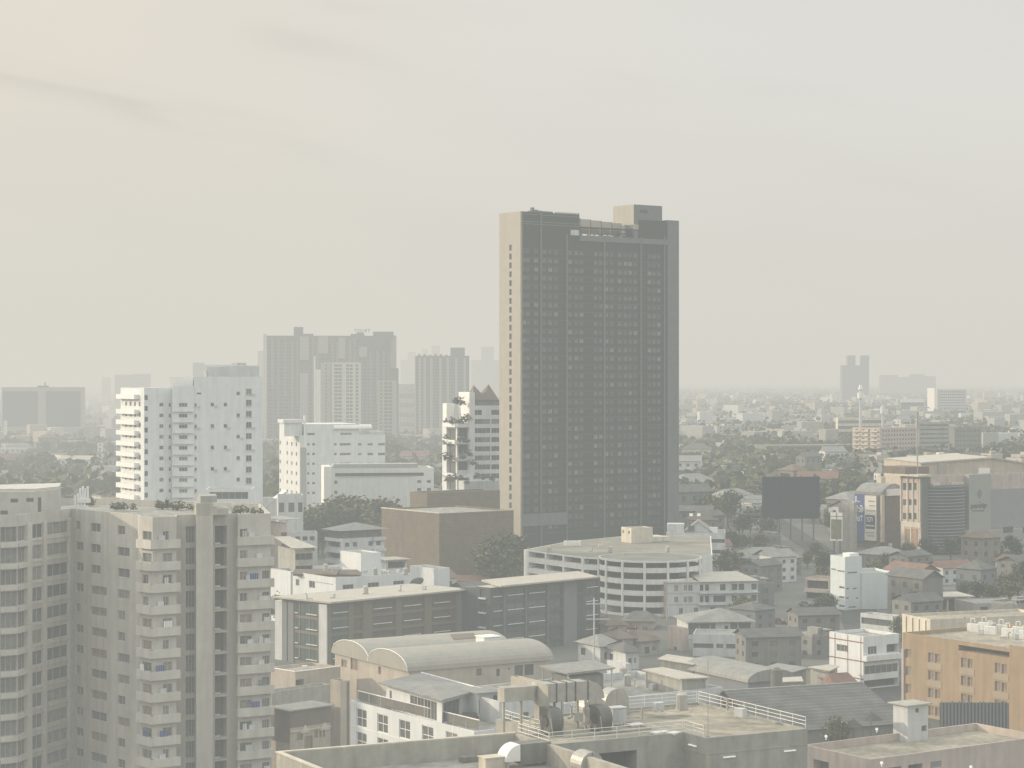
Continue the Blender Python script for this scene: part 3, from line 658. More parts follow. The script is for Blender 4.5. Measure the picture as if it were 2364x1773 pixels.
o = MB(); o.tube((*kk[2], hgt+.22), (*kk[3], hgt+.22), .12, 6); o.build('roof_edge', M['bright'], t)
# blocks right of the pavilion
b = Bld('bluish_white_block', 'bluish white block with one small dark window right of the roof pavilion', 'building', corner=ZC(1880,670)[0], D=258, th=30, xl=ZC(1870,640)[0], xr=1300, W=9)
z8 = b.zc(ZC(1880,670)[1]); fr = b.front
b.shell(zA-9, z8, {0: [fr.rect(ZC(1964,770), ZC(1986,810))+('dark',), fr.rect(ZC(2068,750), ZC(2116,792))+('win1',)]}, wall='white2', roof='concD', par=.5); b.finish()
o = MB(); x, y = at_z(ZC(1990,625), z8); o.box(-2.6,2.6,-1.3,1.3,0,.45); thing('green_tarpaulin', 'low green cover on the roof of the bluish white block', 'cover', o, mat('green cover', (.07,.12,.09), var=.2), loc=(x, y+1.5, z8-.48), rz=R(30))
b = Bld('stair_cabin', 'small white stair cabin with a dark doorway beside the roof pavilion', 'stair cabin', corner=ZC(1705,640)[0], D=262, th=30, xl=ZC(1620,600)[0], xr=ZC(1880,600)[0], W=4)
b.shell(zA-3, wz(ZC(1690,605)[1], 262), {0: [b.front.rect(ZC(1720,650), ZC(1768,765))+('dark',)]}, wall='white', roof='roofL', par=0); b.finish()
o = MB(); o.box(-.4,b.L+.6,-.7,4.6,0,.14); o.build('roof_slab', M['roofG'], b.root, (0,0,wz(ZC(1690,605)[1], 262)+.003))
o = MB(); o.box(-.9,.9,-.5,.5,0,.75); o.tube((.4,0,.4),(.95,-.4,.2),.22,8); x, y = at_z(ZC(1650,800), zA); thing('satellite_receiver', 'dark drum shaped receiver at the end of the terrace balustrade', 'receiver', o, M['metald'], loc=(x, y+1, zA-.24))

# ================================================================== CANOPY ROOF BUILDING (middle)
zb = 14.0; f0 = at_z(ZD(770,560), zb); f1 = at_z(ZD(1530,480), zb)
dx = Vector((f1[0]-f0[0], f1[1]-f0[1])).normalized(); p0 = (f0[0]-dx.x*26, f0[1]-dx.y*26); nn = Vector((-dx.y, dx.x))
b = Bld('flat_roof_block', 'long grey block whose flat roof carries two metal canopies', 'building', pts=[p0, f1, (f1[0]+nn.x*22, f1[1]+nn.y*22), (p0[0]+nn.x*22, p0[1]+nn.y*22)])
b.shell(0, zb, {0: grid(b.f[0], 1, b.f[0].len-1, 9, 1.8, [zb-3.6, zb-6.8], 1.4, 'dark', .3)}, wall='white2', roof='deckg', par=1.1, pt=.3); b.finish()
def canopy(name, label, pts, z, m, post='white2'):
    K = [at_z(ZD(*p), z) for p in pts]; base = Vector(K[0]); kk = [tuple(Vector(k)-base) for k in K]
    t = empty(name, label, 'canopy', (*K[0], zb-1.1), 0, None); h = z-zb+1.1
    o = MB(); o.prism(kk, h, h+.14, bot=True); o.build('roof', M[m], t)
    for k in inset(kk, .5): o = MB(); o.tube((*k,.0),(*k,h),.11,6); o.build('post', M[post], t)
    e = inset(kk, .35)
    for i in (0, 1): o = MB(); o.tube((*e[i],h-.12),(*e[i+1],h-.12),.09,5); o.build('beam', M[post], t)
    return t, inset(kk, 1.6), h
t, kk, h = canopy('roof_canopy', 'grey metal canopy on posts right of the barrel hall', ((280,342),(470,393),(800,355),(640,301)), 16.6, 'roofG')
o = MB(); o.prism(kk, 0, h-.9); o.build('wall', M['concD'], t)
t, kk, h = canopy('shed_canopy', 'cream metal canopy over a dark shed wall on the flat roof', ((980,365),(1240,431),(1450,420),(1120,350)), 15.6, 'roofL')
o = MB(); o.prism(inset(kk,-1.0), 0, h-.02); o.build('wall', M['conc'], t)
b = Bld('low_roof_block', 'low block with a pale concrete awning left of the grey canopy', 'building', corner=ZD(470,470)[0], D=316, th=30, xl=ZD(85,420)[0], xr=ZD(520,460)[0])
b.shell(0, b.zc(ZD(470,500)[1]), {3: [(4,7,10,11.8,'dark'),(10,14,10,12,'log')]}, wall='beige', roof='concL', par=.3); b.finish()
b = Bld('pale_tower_block', 'plain pale wall block behind the grey metal canopy', 'building', corner=ZD(870,330)[0], D=352, th=34, xl=ZD(740,320)[0], xr=ZD(905,330)[0])
b.shell(0, wz(ZD(870,322)[1], 352), {}, wall='white2', roof='deckg', par=.4); b.finish()

# dark roofs and red gable on the right
zr = 13.6; rA = at_z(ZD(1545,505), zr); rB = at_z(ZE(820,930), zr); dr = (Vector(rB)-Vector(rA)).normalized(); nr = Vector((dr.y, -dr.x)); Lr = (Vector(rB)-Vector(rA)).length
t = empty('dark_gable_roof_house', 'large dark roofed house with a rusty red gable wall', 'house', (*rA, 0), math.atan2(dr.y, dr.x)); wd = 13.5; zeave = 9.2
o = MB(); o.prism([(0.3,-wd+.6),(Lr-.3,-wd+.6),(Lr-.3,6.4),(.3,6.4)], 0, zeave-.05); o.build('wall', M['concD'], t)
o = MB(); o.face([(.28,-wd+.6,zeave-.05),(.28,0,zr-.2),(.28,6.4,zeave-.05)][::-1]); o.face([(.28,-wd+.6,zeave-4),(.28,-wd+.6,zeave),(.28,6.4,zeave),(.28,6.4,zeave-4)]); o.build('gable', M['roofR'], t)
o = MB(); o.face([(-.4,-wd,zeave),(Lr+.4,-wd,zeave),(Lr+.4,0,zr),(-.4,0,zr)]); o.face([(-.4,0,zr),(Lr+.4,0,zr),(Lr+.4,7,zeave),(-.4,7,zeave)]); o.build('roof', M['roofD'], t)
o = MB(); o.tube((-.4,0,zr+.02),(Lr+.4,0,zr+.02),.14,6); o.build('ridge_cap', M['concL'], t)
FOOT.append([(rA[0]-5, rA[1]-15), (rB[0]+5, rB[1]-20), (rB[0]+8, rB[1]+12), (rA[0], rA[1]+10)])
o = MB(); o.tube((0,0,0),(0,0,2.7),.95,14); o.tube((0,0,2.7),(0,0,3.1),.95,14,r2=.3); o.tube((-.98,0,.1),(-.98,0,2.9),.08,5)
x, y = at_z(ZD(1898,458), zr); thing('water_tank', 'upright grey water tank at the ridge of the dark roof', 'tank', o, M['concD'], loc=(x, y+.6, zr-.6))
o = MB(); o.face([(-2.4,-1.5,0),(2.4,-1.5,0),(1.9,1.2,1.6),(-1.9,1.2,1.6)]); o.face([(-1.9,1.2,1.6),(1.9,1.2,1.6),(2.4,2.6,0),(-2.4,2.6,0)]); o.face([(-2.4,-1.5,0),(-1.9,1.2,1.6),(-2.4,2.6,0)]); o.face([(2.4,-1.5,0),(2.4,2.6,0),(1.9,1.2,1.6)])
x, y = at_z(ZE(665,905), zr); thing('rusty_dormer', 'small rust brown hipped dormer at the right end of the dark roof', 'dormer', o, M['roofR'], loc=(x, y, zr-.7), rz=R(25))
def lowshed(name, label, pts, z, m, wall='concD', Z=ZD, base=0):
    K = [at_z(Z(*p), z) for p in pts]; b0 = Vector(K[0]); kk = [tuple(Vector(k)-b0) for k in K]
    t = empty(name, label, 'shed', (*K[0], base)); o = MB(); o.prism(inset(kk,.35), 0, z-base-.12); o.build('wall', M[wall], t)
    o = MB(); o.prism(kk, z-base-.12, z-base+.05, bot=True); o.build('roof', M[m], t); FOOT.append(K); return t
lowshed('flat_shed', 'low shed with a pale tan sheet roof before the second dark office', ((1085,288),(1330,328),(1392,292),(1150,258)), 5.5, 'roofL')
lowshed('flat_shed', 'small pale roofed shed right of the water tank', ((1932,448),(2078,442),(2066,410),(1935,418)), 11.5, 'roofL', 'conc')
lowshed('flat_shed', 'grey roofed shed between the water tank and red striped building', ((1800,352),(2010,380),(2110,350),(1900,318)), 5.2, 'roofG')
lowshed('flat_shed', 'pale roofed shed left of the red striped building', ((372,800),(560,832),(640,795),(555,778)), 4.5, 'roofL', 'conc', ZE)
lowshed('flat_shed', 'dark roofed shed below the red striped building', ((205,785),(540,850),(600,842),(380,792)), 4.0, 'roofD', 'concD', ZE)
z5 = 4.2; bA = at_z(ZD(1425,285), z5+1.8); bB = at_z(ZD(1850,372), z5+1.8); db = (Vector(bB)-Vector(bA)).normalized(); Lb = (Vector(bB)-Vector(bA)).length
t = empty('barrel_shed', 'small grey barrel roofed shed with a round front behind the cream canopy', 'shed', (*bA, 0), math.atan2(db.y, db.x)); bb = Bld.__new__(Bld); bb.root = t
o = MB(); o.prism([(0,-5),(Lb,-5),(Lb,5),(0,5)], 0, z5, top=False); o.build('wall', M['slate'], t); barrel(bb, -5, 5, z5, 2.2, 0, Lb, 'barrel_roof', 'roofG'); FOOT.append([bA,(bA[0]+9,bA[1]-9),(bB[0]+9,bB[1]-5),bB])

# ================================================================== LOWER RIGHT HOUSE WITH STAIR TOWER
zc = 12.6; g0 = at_z(ZE(335,1462), zc); g1 = at_z(ZE(1100,1365), zc); dg = (Vector(g1)-Vector(g0)).normalized(); ng = Vector((dg.y, -dg.x))
q = lambda u, v: (g0[0]+dg.x*u+ng.x*v, g0[1]+dg.y*u+ng.y*v); Lg = (Vector(g1)-Vector(g0)).length
b = Bld('terrace_house', 'pinkish grey house with a walled roof terrace and pale stair tower', 'house', pts=[q(0,13), q(Lg+16,13), q(Lg+16,0), q(0,0)])
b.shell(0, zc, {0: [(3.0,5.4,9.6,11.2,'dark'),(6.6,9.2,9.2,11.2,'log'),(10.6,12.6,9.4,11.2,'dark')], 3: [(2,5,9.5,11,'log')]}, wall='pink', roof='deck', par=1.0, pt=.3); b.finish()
o = MB(); b.f[0].slab(-.1, b.f[0].len*.42, zc-2.9, zc-2.2, .35, o); o.build('ledge', M['pink'], b.root)
b2 = Bld('stair_tower', 'pale stair tower with a lit left side on the terrace house', 'stair tower', corner=ZE(1222,1200)[0], D=at_z(ZE(1222,1440), zc-1)[1], th=34, xl=ZE(1098,1120)[0], xr=ZE(1395,1120)[0])
z8 = b2.zc(ZE(1222,1132)[1]); fr = b2.front
b2.shell(0, z8, {0: [fr.rect(ZE(1288,1150), ZE(1318,1188))+('dark',), fr.rect(ZE(1340,1298), ZE(1385,1345))+('dark',)]}, wall='white2', roof='concD', par=.25); b2.finish()
o = MB(); o.prism([(-.5,-.5),(b2.L+.4,-.5),(b2.L+.4,b2.W+.6),(-.5,b2.W+.6)], z8+.003, z8+.16, bot=True); o.build('roof_slab', M['concL'], b2.root)
b3 = Bld('side_annex', 'bluish walled annex right of the stair tower', 'annex', corner=ZE(1390,1610)[0], D=279, th=34, xl=ZE(1395,1590)[0], xr=ZE(1780,1545)[0], W=14)
b3.shell(0, b3.zc(ZE(1390,1600)[1])+.2, {}, wall='slate', roof='concD', par=.9, pt=.3); b3.finish()
M['canvas'] = mat('dark parasol canvas', (.075,.07,.065), var=.15)
for px, py, s, lb in ((760,1430,.9,'smaller folded dark parasol at the left of the terrace'), (910,1418,1.15,'larger dark pointed parasol on the terrace')):
    x, y = at_z(ZE(px,py), zc-1); t = empty('parasol', lb, 'parasol', (x, y, zc-1.0), 0, 'dark parasols on the terrace'); hh = 3.2*s
    o = MB(); o.tube((0,0,0),(0,0,hh+.3),.05,6); o.build('pole', M['framed'], t)
    o = MB(); o.tube((0,0,hh-.9),(0,0,hh+.25),1.5*s,8,r2=.05,cap=False); o.build('canopy', M['canvas'], t)
    o = MB(); o.tube((0,0,0),(0,0,.1),.35,10); o.build('base', M['concD'], t)
for i, (px, py) in enumerate(((527,1412),(960,1350),(1000,1640),(1460,1572),(1760,1530))):
    x, y = at_z(ZE(px,py), zc+.1); o = MB(); o.tube((0,0,0),(0,0,.35),.07,6); o.tube((0,0,.35),(0,0,.62),.22,10,r2=.16); 
    thing('globe_lamp', ['white globe lamp on the terrace wall left of the parasols','white globe lamp on the wall behind the parasols','white globe lamp on the front edge below the terrace','white globe lamp right of the stair tower foot','white globe lamp at the far end of the annex wall'][i], 'lamp', o, M['lamp'], 'globe lamps on the terrace walls', loc=(x,y,zc if i<3 else zc-2.2))
for k, (px, py) in enumerate(((640,1395),(625,1380),(662,1372))):
    x, y = at_z(ZE(px,py+60), zc-1)
    if k == 0: tree(x, y+2, zc-3.2, 5.2, 'slim olive tree left of the dark parasols', None, 1)
# dark ribbed screen below the orange hotel
o = MB(); a = at_z(ZE(1495,1500), 6.0); c = at_z(ZE(2085,1500), 6.0)
t = empty('ribbed_screen', 'tall dark screen of upright ribs at the foot of the orange hotel', 'fence', (a[0], a[1], 0), math.atan2(c[1]-a[1], c[0]-a[0])); Lf = math.dist(a, c)
o.box(0, Lf, 0, .1, 0, 13.0); o.build('panel', mat('dark corrugated sheet', (.06,.065,.065), var=.2), t)
for k in range(20): o = MB(); x = Lf*(k+.3)/20; o.box(x, x+.28, -.16, 0, 0, 12.9+.35*rnd.random()); o.build('rib', M['slate'], t)
# small red striped office
b = Bld('red_striped_office', 'small white three storey office with thin red brown stripes', 'office', corner=ZE(845,705)[0], D=420, th=33, xl=ZE(555,495)[0], xr=ZE(1145,700)[0])
z8 = wz(ZE(700,520)[1], 424); le, fr = b.left, b.front
zl = [le.z(ZE(845,755)[1], le.len), le.z(ZE(845,905)[1], le.len)]
b.shell(0, z8, {3: [le.rect(ZE(617,610), ZE(712,668))+('winw',)], 0: [(.3,fr.len-.2,zl[0]-2.6,zl[0]-.9,'band'), (.2,fr.len-.1,zl[1]-2.3,zl[1]-.3,'log'), (1.2,3.6,zl[0]+1.3,zl[0]+2.9,'winw'), (6.2,10.0,zl[0]+1.3,zl[0]+3.0,'log')]}, wall='white', roof='deckg', par=.6); b.finish()
o = MB()
for z in (z8-1.25, zl[0], zl[1]): le.slab(-.02, le.len+.03, z-.1, z+.1, .05, o)
for t_ in (.17, .55, .93): le.slab(le.len*t_-.07, le.len*t_+.07, 0, z8-.1, .047, o)
for z in (zl[0]-.05,): fr.slab(0, fr.len, z-.1, z+.08, .05, o)
o.build('stripe', M['redl'], b.root)
o = MB(); fr.slab(0, fr.len, zl[0]+.1, zl[0]+1.15, .9, o, back=-.0); o.build('balcony', M['white'], b.root)

# ================================================================== ORANGE HOTEL
zO = 14.8; Z0 = at_z(ZE(1178,505), zO); a = R(-57); fa = ZE(1640,485)
dO = Vector((math.cos(a), math.sin(a))); LO = 42; nO = Vector((-dO.y, dO.x))
P0 = Vector(Z0); P1 = P0 + dO*LO; P2 = P1 + nO*26; P3 = P0 + nO*26
b = Bld('orange_hotel', 'broad ochre orange hotel with paired windows and a row of roof pipes', 'hotel', pts=[tuple(P0), tuple(P1), tuple(P2), tuple(P3)])
fc = b.f[0]; ops = {0: []}
for c0, c1 in ((1398,1500),(1676,1776),(1964,2068)):
    ta, tb = fc.t(ZE(c0,0)[0]), fc.t(ZE(c1,0)[0])
    for k in range(4): 
        zt_ = zO-2.95-3.2*k; ops[0].append((ta, ta+(tb-ta)*.48, zt_-1.75, zt_, 'brn')); ops[0].append((ta+(tb-ta)*.56, tb, zt_-1.7, zt_-.05, 'brn'))
ta, tb = fc.t(ZE(1205,0)[0]), fc.t(ZE(1255,0)[0])
for k in range(4): ops[0].append((ta, tb, zO-4.6-3.2*k, zO-2.9-3.2*k, 'brn'))
ops[0].append((fc.t(ZE(1655,0)[0]), fc.t(ZE(2125,0)[0]), zO-1.75, zO-.75, 'void'))
for k in range(4): ops[0].append((LO*.80, LO*.84, zO-4.7-3.2*k, zO-3-3.2*k, 'brn'))
b.shell(0, zO, ops, wall='orange', roof='deck', par=.7, pt=.3); b.finish()
for c0, c1 in ((1385,1512),(1664,1790),(1950,2082)):
    ta, tb = fc.t(ZE(c0,0)[0]), fc.t(ZE(c1,0)[0])
    for k in range(4): o = MB(); fc.slab(ta, tb, zO-2.95-3.2*k-2.9, zO-2.95-3.2*k-1.8, .06, o); o.build('spandrel', M['orangeL'], b.root)
o = MB(); t0 = fc.t(ZE(2105,0)[0]); fc.slab(t0, LO, 0, zO+.6, .5, o); o.build('pier', M['orange'], b.root)
o = MB(); fc.slab(-.01, fc.t(ZE(1205,0)[0])-.3, 0, zO-3.0, .25, o); o.build('pier', M['pink'], b.root)
for i, (px, py) in enumerate(((1760,460),(1855,448),(1905,482),(2000,468),(2055,500),(2145,486),(2205,520))):
    x, y = at_z(ZE(px,py), zO+.2); o = MB(); o.tube((0,0,-1),(0,0,1.55),.09,6); o.tube((0,0,1.55),(.75,0.1,1.62),.11,6); o.tube((.75,.1,1.62),(.75,.1,.9),.09,6); o.box(-.9,1.3,.35,1.2,-.9,.55)
    thing('roof_pipe', 'white hooked vent pipe in a row on the orange hotel roof', 'vent pipe', o, M['rail'], 'hooked vent pipes on the orange hotel roof', loc=(x,y,zO+.2), rz=R(-30))
b = Bld('roof_store', 'long beige block with lit stripes behind the orange hotel roof', 'building', corner=ZE(1415,440)[0], D=432, th=20, xl=ZE(1175,400)[0], xr=2420)
b.shell(0, b.zc(ZE(1415,395)[1]), {}, wall='cream', roof='deck', par=.5); b.finish()
o = MB(); z_ = b.zc(ZE(1415,395)[1])
for k in range(4): b.left.slab(b.left.len*(.14+.23*k), b.left.len*(.14+.23*k)+.35, z_-4, z_-.4, .06, o)
o.build('stripe', M['roofB'], b.root)
M['taupe2'] = mat('taupe panel', (.15,.128,.092), var=.12, rough=.6)
# ================================================================== DARK SLATE OFFICES WITH PALE FLAT ROOFS
def slate_office(label, corner, D, th, xl, xr, roof, zroof, cols, leftcols, wallm='dglass'):
    b = Bld('slate_office', label, 'office', corner=corner, D=D, th=th, xl=xl, xr=xr)
    fr, le = b.front, b.left; fl = 3.25; zt = zroof - .5; ops = {0: [], 3: []}
    for (t0, t1, st) in cols:
        for k in range(5): ops[0].append((fr.len*t0, fr.len*t1, zt-.5-2.6-fl*k, zt-.5-fl*k, st))
    for (t0, t1, st) in leftcols:
        for k in range(5): ops[3].append((le.len*t0, le.len*t1, zt-.5-2.7-fl*k, zt-.5-fl*k, st))
    b.shell(0, zt, ops, wall=wallm, roof='roofL', par=0); b.finish()
    K = roof; bs = Vector(b.o); c, n = math.cos(-b.th), math.sin(-b.th)
    kk = [((Vector(k)-bs).x*c-(Vector(k)-bs).y*n, (Vector(k)-bs).x*n+(Vector(k)-bs).y*c) for k in K]
    o = MB(); o.prism(kk, zroof-.35, zroof, bot=True); o.build('flat_roof', M['roofL'], b.root)
    return b, fl, zt
zr1 = 14.0; K = [at_z(ZB(*p), zr1) for p in ((110,835),(600,885),(1790,771))]; K.append((K[0][0]+K[2][0]-K[1][0], K[0][1]+K[2][1]-K[1][1]))
Dc = K[1][1]+1.2
b, fl, zt = slate_office('wide dark brown office under a broad pale flat roof, nearer of two', ZB(572,900)[0], Dc, 44, ZB(190,860)[0], ZB(1700,790)[0], K, zr1,
   [(.03,.15,'green'),(.19,.255,'tp'),(.33,.50,'tp'),(.55,.72,'tp'),(.78,.97,'tp')], [(.30,.38,'green'),(.40,.60,'green'),(.62,.80,'green')], 'taupe2')
fr, le = b.front, b.left
for a, c in ((.155,.185),(.26,.325),(.505,.545),(.725,.775)):
    o = MB(); fr.slab(fr.len*a, fr.len*c, 0, zt-.25, .12, o); o.build('panel', M['taupe2'], b.root)
for a, c in ((.255,.325),):
    pass
M['rail2'] = mat('bright balcony rail', (.66,.67,.66), rough=.4, var=.04)
for (a, c) in ((.035,.145),(.33,.47),(.56,.69),(.79,.92)):
    for k in range(4):
        if a == .035 and k == 3: pass
        z = zt-.5-2.6-fl*k+.95; o = MB(); fr.slab(fr.len*a, fr.len*c, z, z+.17, .35, o, back=.2); o.build('balcony_rail', M['rail2'], b.root)
for (a, c) in ((.31,.38),(.56,.80)):
    for k in range(4):
        z = zt-.5-2.6-fl*k+.35; o = MB(); le.slab(le.len*a, le.len*c, z, z+.17, .35, o, back=.05); o.build('balcony_rail', M['rail2'], b.root)
o = MB(); le.slab(le.len*.84, le.len+.12, 0, zt-.2, .25, o); o.build('pier', M['white2'], b.root)
o = MB(); le.slab(le.len*.15, le.len*.27, 0, zt-.2, .2, o); le.slab(le.len*.01, le.len*.12, 0, zt-.2, .2, o); o.build('pier', M['slate'], b.root)
o = MB(); le.slab(-2.6, -.05, 0, zt-.6, .0, o, back=-6); o.build('white_wing', M['white2'], b.root)
o = MB(); fr.slab(fr.len*.985, fr.len+2.8, 0, zt-.8, .12, o); o.build('end_panel', M['slate'], b.root)
zr2 = 15.4; K = [at_z(ZB(1885,695), zr2), at_z(ZB(2050,746), zr2), at_z(ZG(690,785), zr2)]; K.append((K[0][0]+K[2][0]-K[1][0], K[0][1]+K[2][1]-K[1][1]))
b, fl, zt = slate_office('dark blue grey office under a pale flat roof beside the round car park', ZB(1960,800)[0], K[1][1]+.6, 44, ZB(1835,760)[0], ZG(700,800)[0], K, zr2,
   [(.02,.10,'dark'),(.14,.30,'dark'),(.33,.50,'dark'),(.52,.64,'dark'),(.79,.83,'green'),(.85,.97,'dark')], [(.3,.7,'dark')])
fr, le = b.front, b.left
o = MB(); fr.slab(fr.len*.655, fr.len*.775, 0, zt-.2, .14, o); o.build('panel', M['slate'], b.root)
for t_ in (.125,.315,.51): o = MB(); fr.slab(fr.len*t_-.13, fr.len*t_+.13, 0, zt-.2, .12, o); o.build('mullion', M['slate'], b.root)
for (a, c) in ((.02,.095),(.145,.29),(.335,.48),(.86,.97)):
    for k in range(4):
        z = zt-.5-2.6-fl*k+.95; o = MB(); fr.slab(fr.len*a, fr.len*c, z, z+.17, .35, o, back=.2); o.build('balcony_rail', M['rail2'], b.root)
for k in range(4):
    o = MB(); le.slab(le.len*.25, le.len*.75, zt-2.7-fl*k, zt-2.35-fl*k, .4, o); o.build('balcony_rail', M['white2'], b.root)
o = MB(); le.slab(-5, -.05, 0, zt-.4, .0, o, back=-4); o.build('link_wing', M['dglass'], b.root)

# white building behind the first slate office
b = Bld('white_flat_block', 'white flat roofed building right behind the wide dark office', 'building', corner=ZB(645,680)[0], D=512, th=36, xl=ZB(97,600)[0], xr=ZB(1290,640)[0])
z8 = b.zc(ZB(645,680)[1]); fr, le = b.front, b.left
b.shell(0, z8, {0: [fr.rect(ZB(706,735), ZB(798,775))+('winw',), fr.rect(ZB(920,718), ZB(1014,758))+('winw',), fr.rect(ZB(1136,703), ZB(1228,735))+('winw',), fr.rect(ZB(935,590), ZB(1012,640))+('dark',)] , 3: [le.rect(ZB(305,690), ZB(335,745))+('win',), le.rect(ZB(418,705), ZB(468,765))+('win',)]}, wall='white', roof='deckg', par=.7); b.finish()
for a_, c_, d_ in ((.03,.3,2.1),(.7,.96,1.7)): o = MB(); le.slab(le.len*a_, le.len*c_, z8-d_, z8-d_+.15, .06, o); o.build('wall_moulding', M['conc'], b.root)
o = MB(); le.slab(-.02, le.len*.33, z8-7, z8+.02, .35, o); o.build('pier', M['white'], b.root)
b2 = Bld('roof_cube', 'white cube with a sunlit left side on the white flat roofed building', 'roof house', corner=ZB(860,470)[0], D=524, th=36, xl=ZB(686,455)[0], xr=ZB(1032,465)[0])
b2.shell(z8-2, wz(ZB(860,470)[1], 524), {}, wall='white', roof='deckg', par=.3); b2.finish()
for i,(p,s) in enumerate((((480,640),5.5),((700,640),5.0))):
    x, y = at_z(ZB(*p), z8); o = MB(); o.box(-s,s,-2.2,2.2,0,.5); o.face([(-s-.3,-2.6,.5),(s+.3,-2.6,.5),(s+.3,0,1.5),(-s-.3,0,1.5)]); o.face([(-s-.3,0,1.5),(s+.3,0,1.5),(s+.3,2.6,.5),(-s-.3,2.6,.5)])
    thing('tiled_roof_ridge', ['brown tiled lean roof at the left of the white flat roof','brown tiled lean roof below the white cube'][i], 'roof cover', o, M['roofB'], 'brown roof covers on the white flat roof', loc=(x, y+2, z8-.7), rz=R(-12))
b2 = Bld('roof_shed', 'open dark shed with a pale sheet roof right of the white cube', 'shed', corner=ZB(1080,520)[0], D=545, th=30, xl=ZB(1032,520)[0], xr=ZB(1250,510)[0], W=7)
b2.shell(0, wz(ZB(1080,530)[1], 545), {0: [(.4, b2.L-.4, wz(ZB(1080,600)[1],545), wz(ZB(1080,545)[1],545), 'log')]}, wall='white2', roof='roofL', par=0); b2.finish()
o = MB(); o.box(-.8,b2.L+.8,-.9,7.6,0,.2); o.build('roof_slab', M['roofL'], b2.root, (0,0,wz(ZB(1080,530)[1],545)+.003))
b2 = Bld('white_lowrise', 'low white block with blotchy walls behind the pale office roof', 'building', corner=ZB(1480,600)[0], D=560, th=36, xl=ZB(1276,585)[0], xr=ZB(1615,595)[0])
b2.shell(0, b2.zc(ZB(1480,600)[1]), {}, wall='white', roof='deckg', par=.5); b2.finish()
# satellite dish
x, y = at_z(ZB(1340,715), 12.5); t = empty('satellite_dish', 'grey satellite dish tilted up behind the pale office roof', 'satellite dish', (x, y, 10.5))
o = MB(); n = 16
for r0, r1 in ((0,.9),(.9,1.8)):
    for i in range(n):
        a0, a1_ = 2*math.pi*i/n, 2*math.pi*(i+1)/n; Z_ = lambda r: .16*r*r
        o.face([(r0*math.cos(a0), r0*math.sin(a0), Z_(r0)), (r1*math.cos(a0), r1*math.sin(a0), Z_(r1)), (r1*math.cos(a1_), r1*math.sin(a1_), Z_(r1)), (r0*math.cos(a1_), r0*math.sin(a1_), Z_(r0))][:4 if r0 else 4])
d_ = o.build('bowl', M['roofG'], t, (0,0,1.6)); d_.rotation_euler = (R(-35), R(-25), 0)
o = MB(); o.tube((0,0,-10),(0,0,1.6),.12,6); o.tube((0,0,1.6),(-.7,-.9,3.0),.05,5); o.build('mast', M['conc'], t)

# three lesser blocks left of the brown hall
def simple(name, label, cat, Z, corner, xl, xr, D, th, ops=None, wall='white', roof='deckg', par=.6, W=None, L=None, dz=0, rows=None):
    p = Z(*corner); b = Bld(name, label, cat, corner=p[0], D=D, th=th, xl=(Z(xl,0)[0] if xl is not None else None), xr=(Z(xr,0)[0] if xr is not None else None), W=W, L=L)
    z8 = b.zc(p[1])+dz; ops = ops(b, z8) if ops else {}
    b.shell(-.2, z8, ops, wall=wall, roof=roof, par=par); b.finish(); return b, z8
def rows(fi, n, w, h, st, k, pitch, top, skip=0, a=.05, c=.95):
    return lambda b, z8: {fi: grid(b.f[fi], b.f[fi].len*a, b.f[fi].len*c, n, w, [z8-top-h-pitch*i for i in range(k)], h, st, skip)}
def both(*fs): 
    def g(b, z8):
        d = {}
        for f_ in fs:
            for k, v in f_(b, z8).items(): d.setdefault(k, []).extend(v)
        return d
    return g
b, z8 = simple('flat_apartment', 'four storey pale apartment with white balcony fronts under a grey hipped roof', 'apartment', ZB, (690,345), 565, 1060, 590, 36, both(rows(0,5,1.4,1.2,'dark',3,3.1,1.2,.2), rows(3,1,6.5,1.7,'log',3,3.1,.8,0,.02,.98)), wall='white2', par=0)
o = MB(); mx_, my_ = b.L/2, b.W/2; e = 1.2; zz = z8+2.2; o.prism([(1,1),(b.L-1,1),(b.L-1,b.W-1),(1,b.W-1)], z8, zz); o.build('top_storey', M['concD'], b.root)
o = MB(); 
for a_, c_ in (((-e,-e),(b.L+e,-e)),((b.L+e,-e),(b.L+e,b.W+e)),((b.L+e,b.W+e),(-e,b.W+e)),((-e,b.W+e),(-e,-e))): o.face([(*a_,zz),(*c_,zz),(mx_,my_,zz+1.9)])
o.build('roof', M['roofG'], b.root)
for k in range(4): o = MB(); b.left.slab(-.1, b.left.len+.3, z8-.95-3.1*k, z8-.05-3.1*k, .5, o); o.build('balcony', M['white'], b.root)
for k in range(3): o = MB(); b.front.slab(b.front.len*.72, b.front.len+.2, z8-1.0-3.1*k, z8-.1-3.1*k, .7, o); o.build('balcony', M['white2'], b.root)
b, z8 = simple('pink_house', 'pinkish house with a pale roof lid at the edge of the apartment block', 'house', ZB, (180,215), 40, 230, 560, 30, rows(0,2,1.2,1.2,'dark',3,3,2.4), wall='pink', roof='roofL', W=12)
o = MB(); o.prism([(-1,-1),(b.L+4,-1),(b.L+4,13),(-1,13)], z8+.9, z8+1.1, bot=True); o.build('canopy_roof', M['roofL'], b.root)
[ (lambda o: (o.tube((x_,y_,z8-.5),(x_,y_,z8+.9),.12,6), o.build('post', M['white2'], b.root)))(MB()) for x_ in (0,b.L) for y_ in (0,12)]
simple('bluish_rowhouse', 'long bluish row house with three small windows below the dark trees', 'house', ZB, (215,300), 150, 490, 585, 8, rows(0,4,1.3,1.1,'dark',2,3,.9), wall='white2', roof='roofG', W=10)
b, z8 = simple('tin_roof_house', 'grey house under a broad sunlit tin roof above the white flat block', 'house', ZB, (300,440), 15, 450, 535, 24, rows(0,3,1.7,1.6,'log',3,3.1,1.0), wall='conc', roof='roofG', W=14)
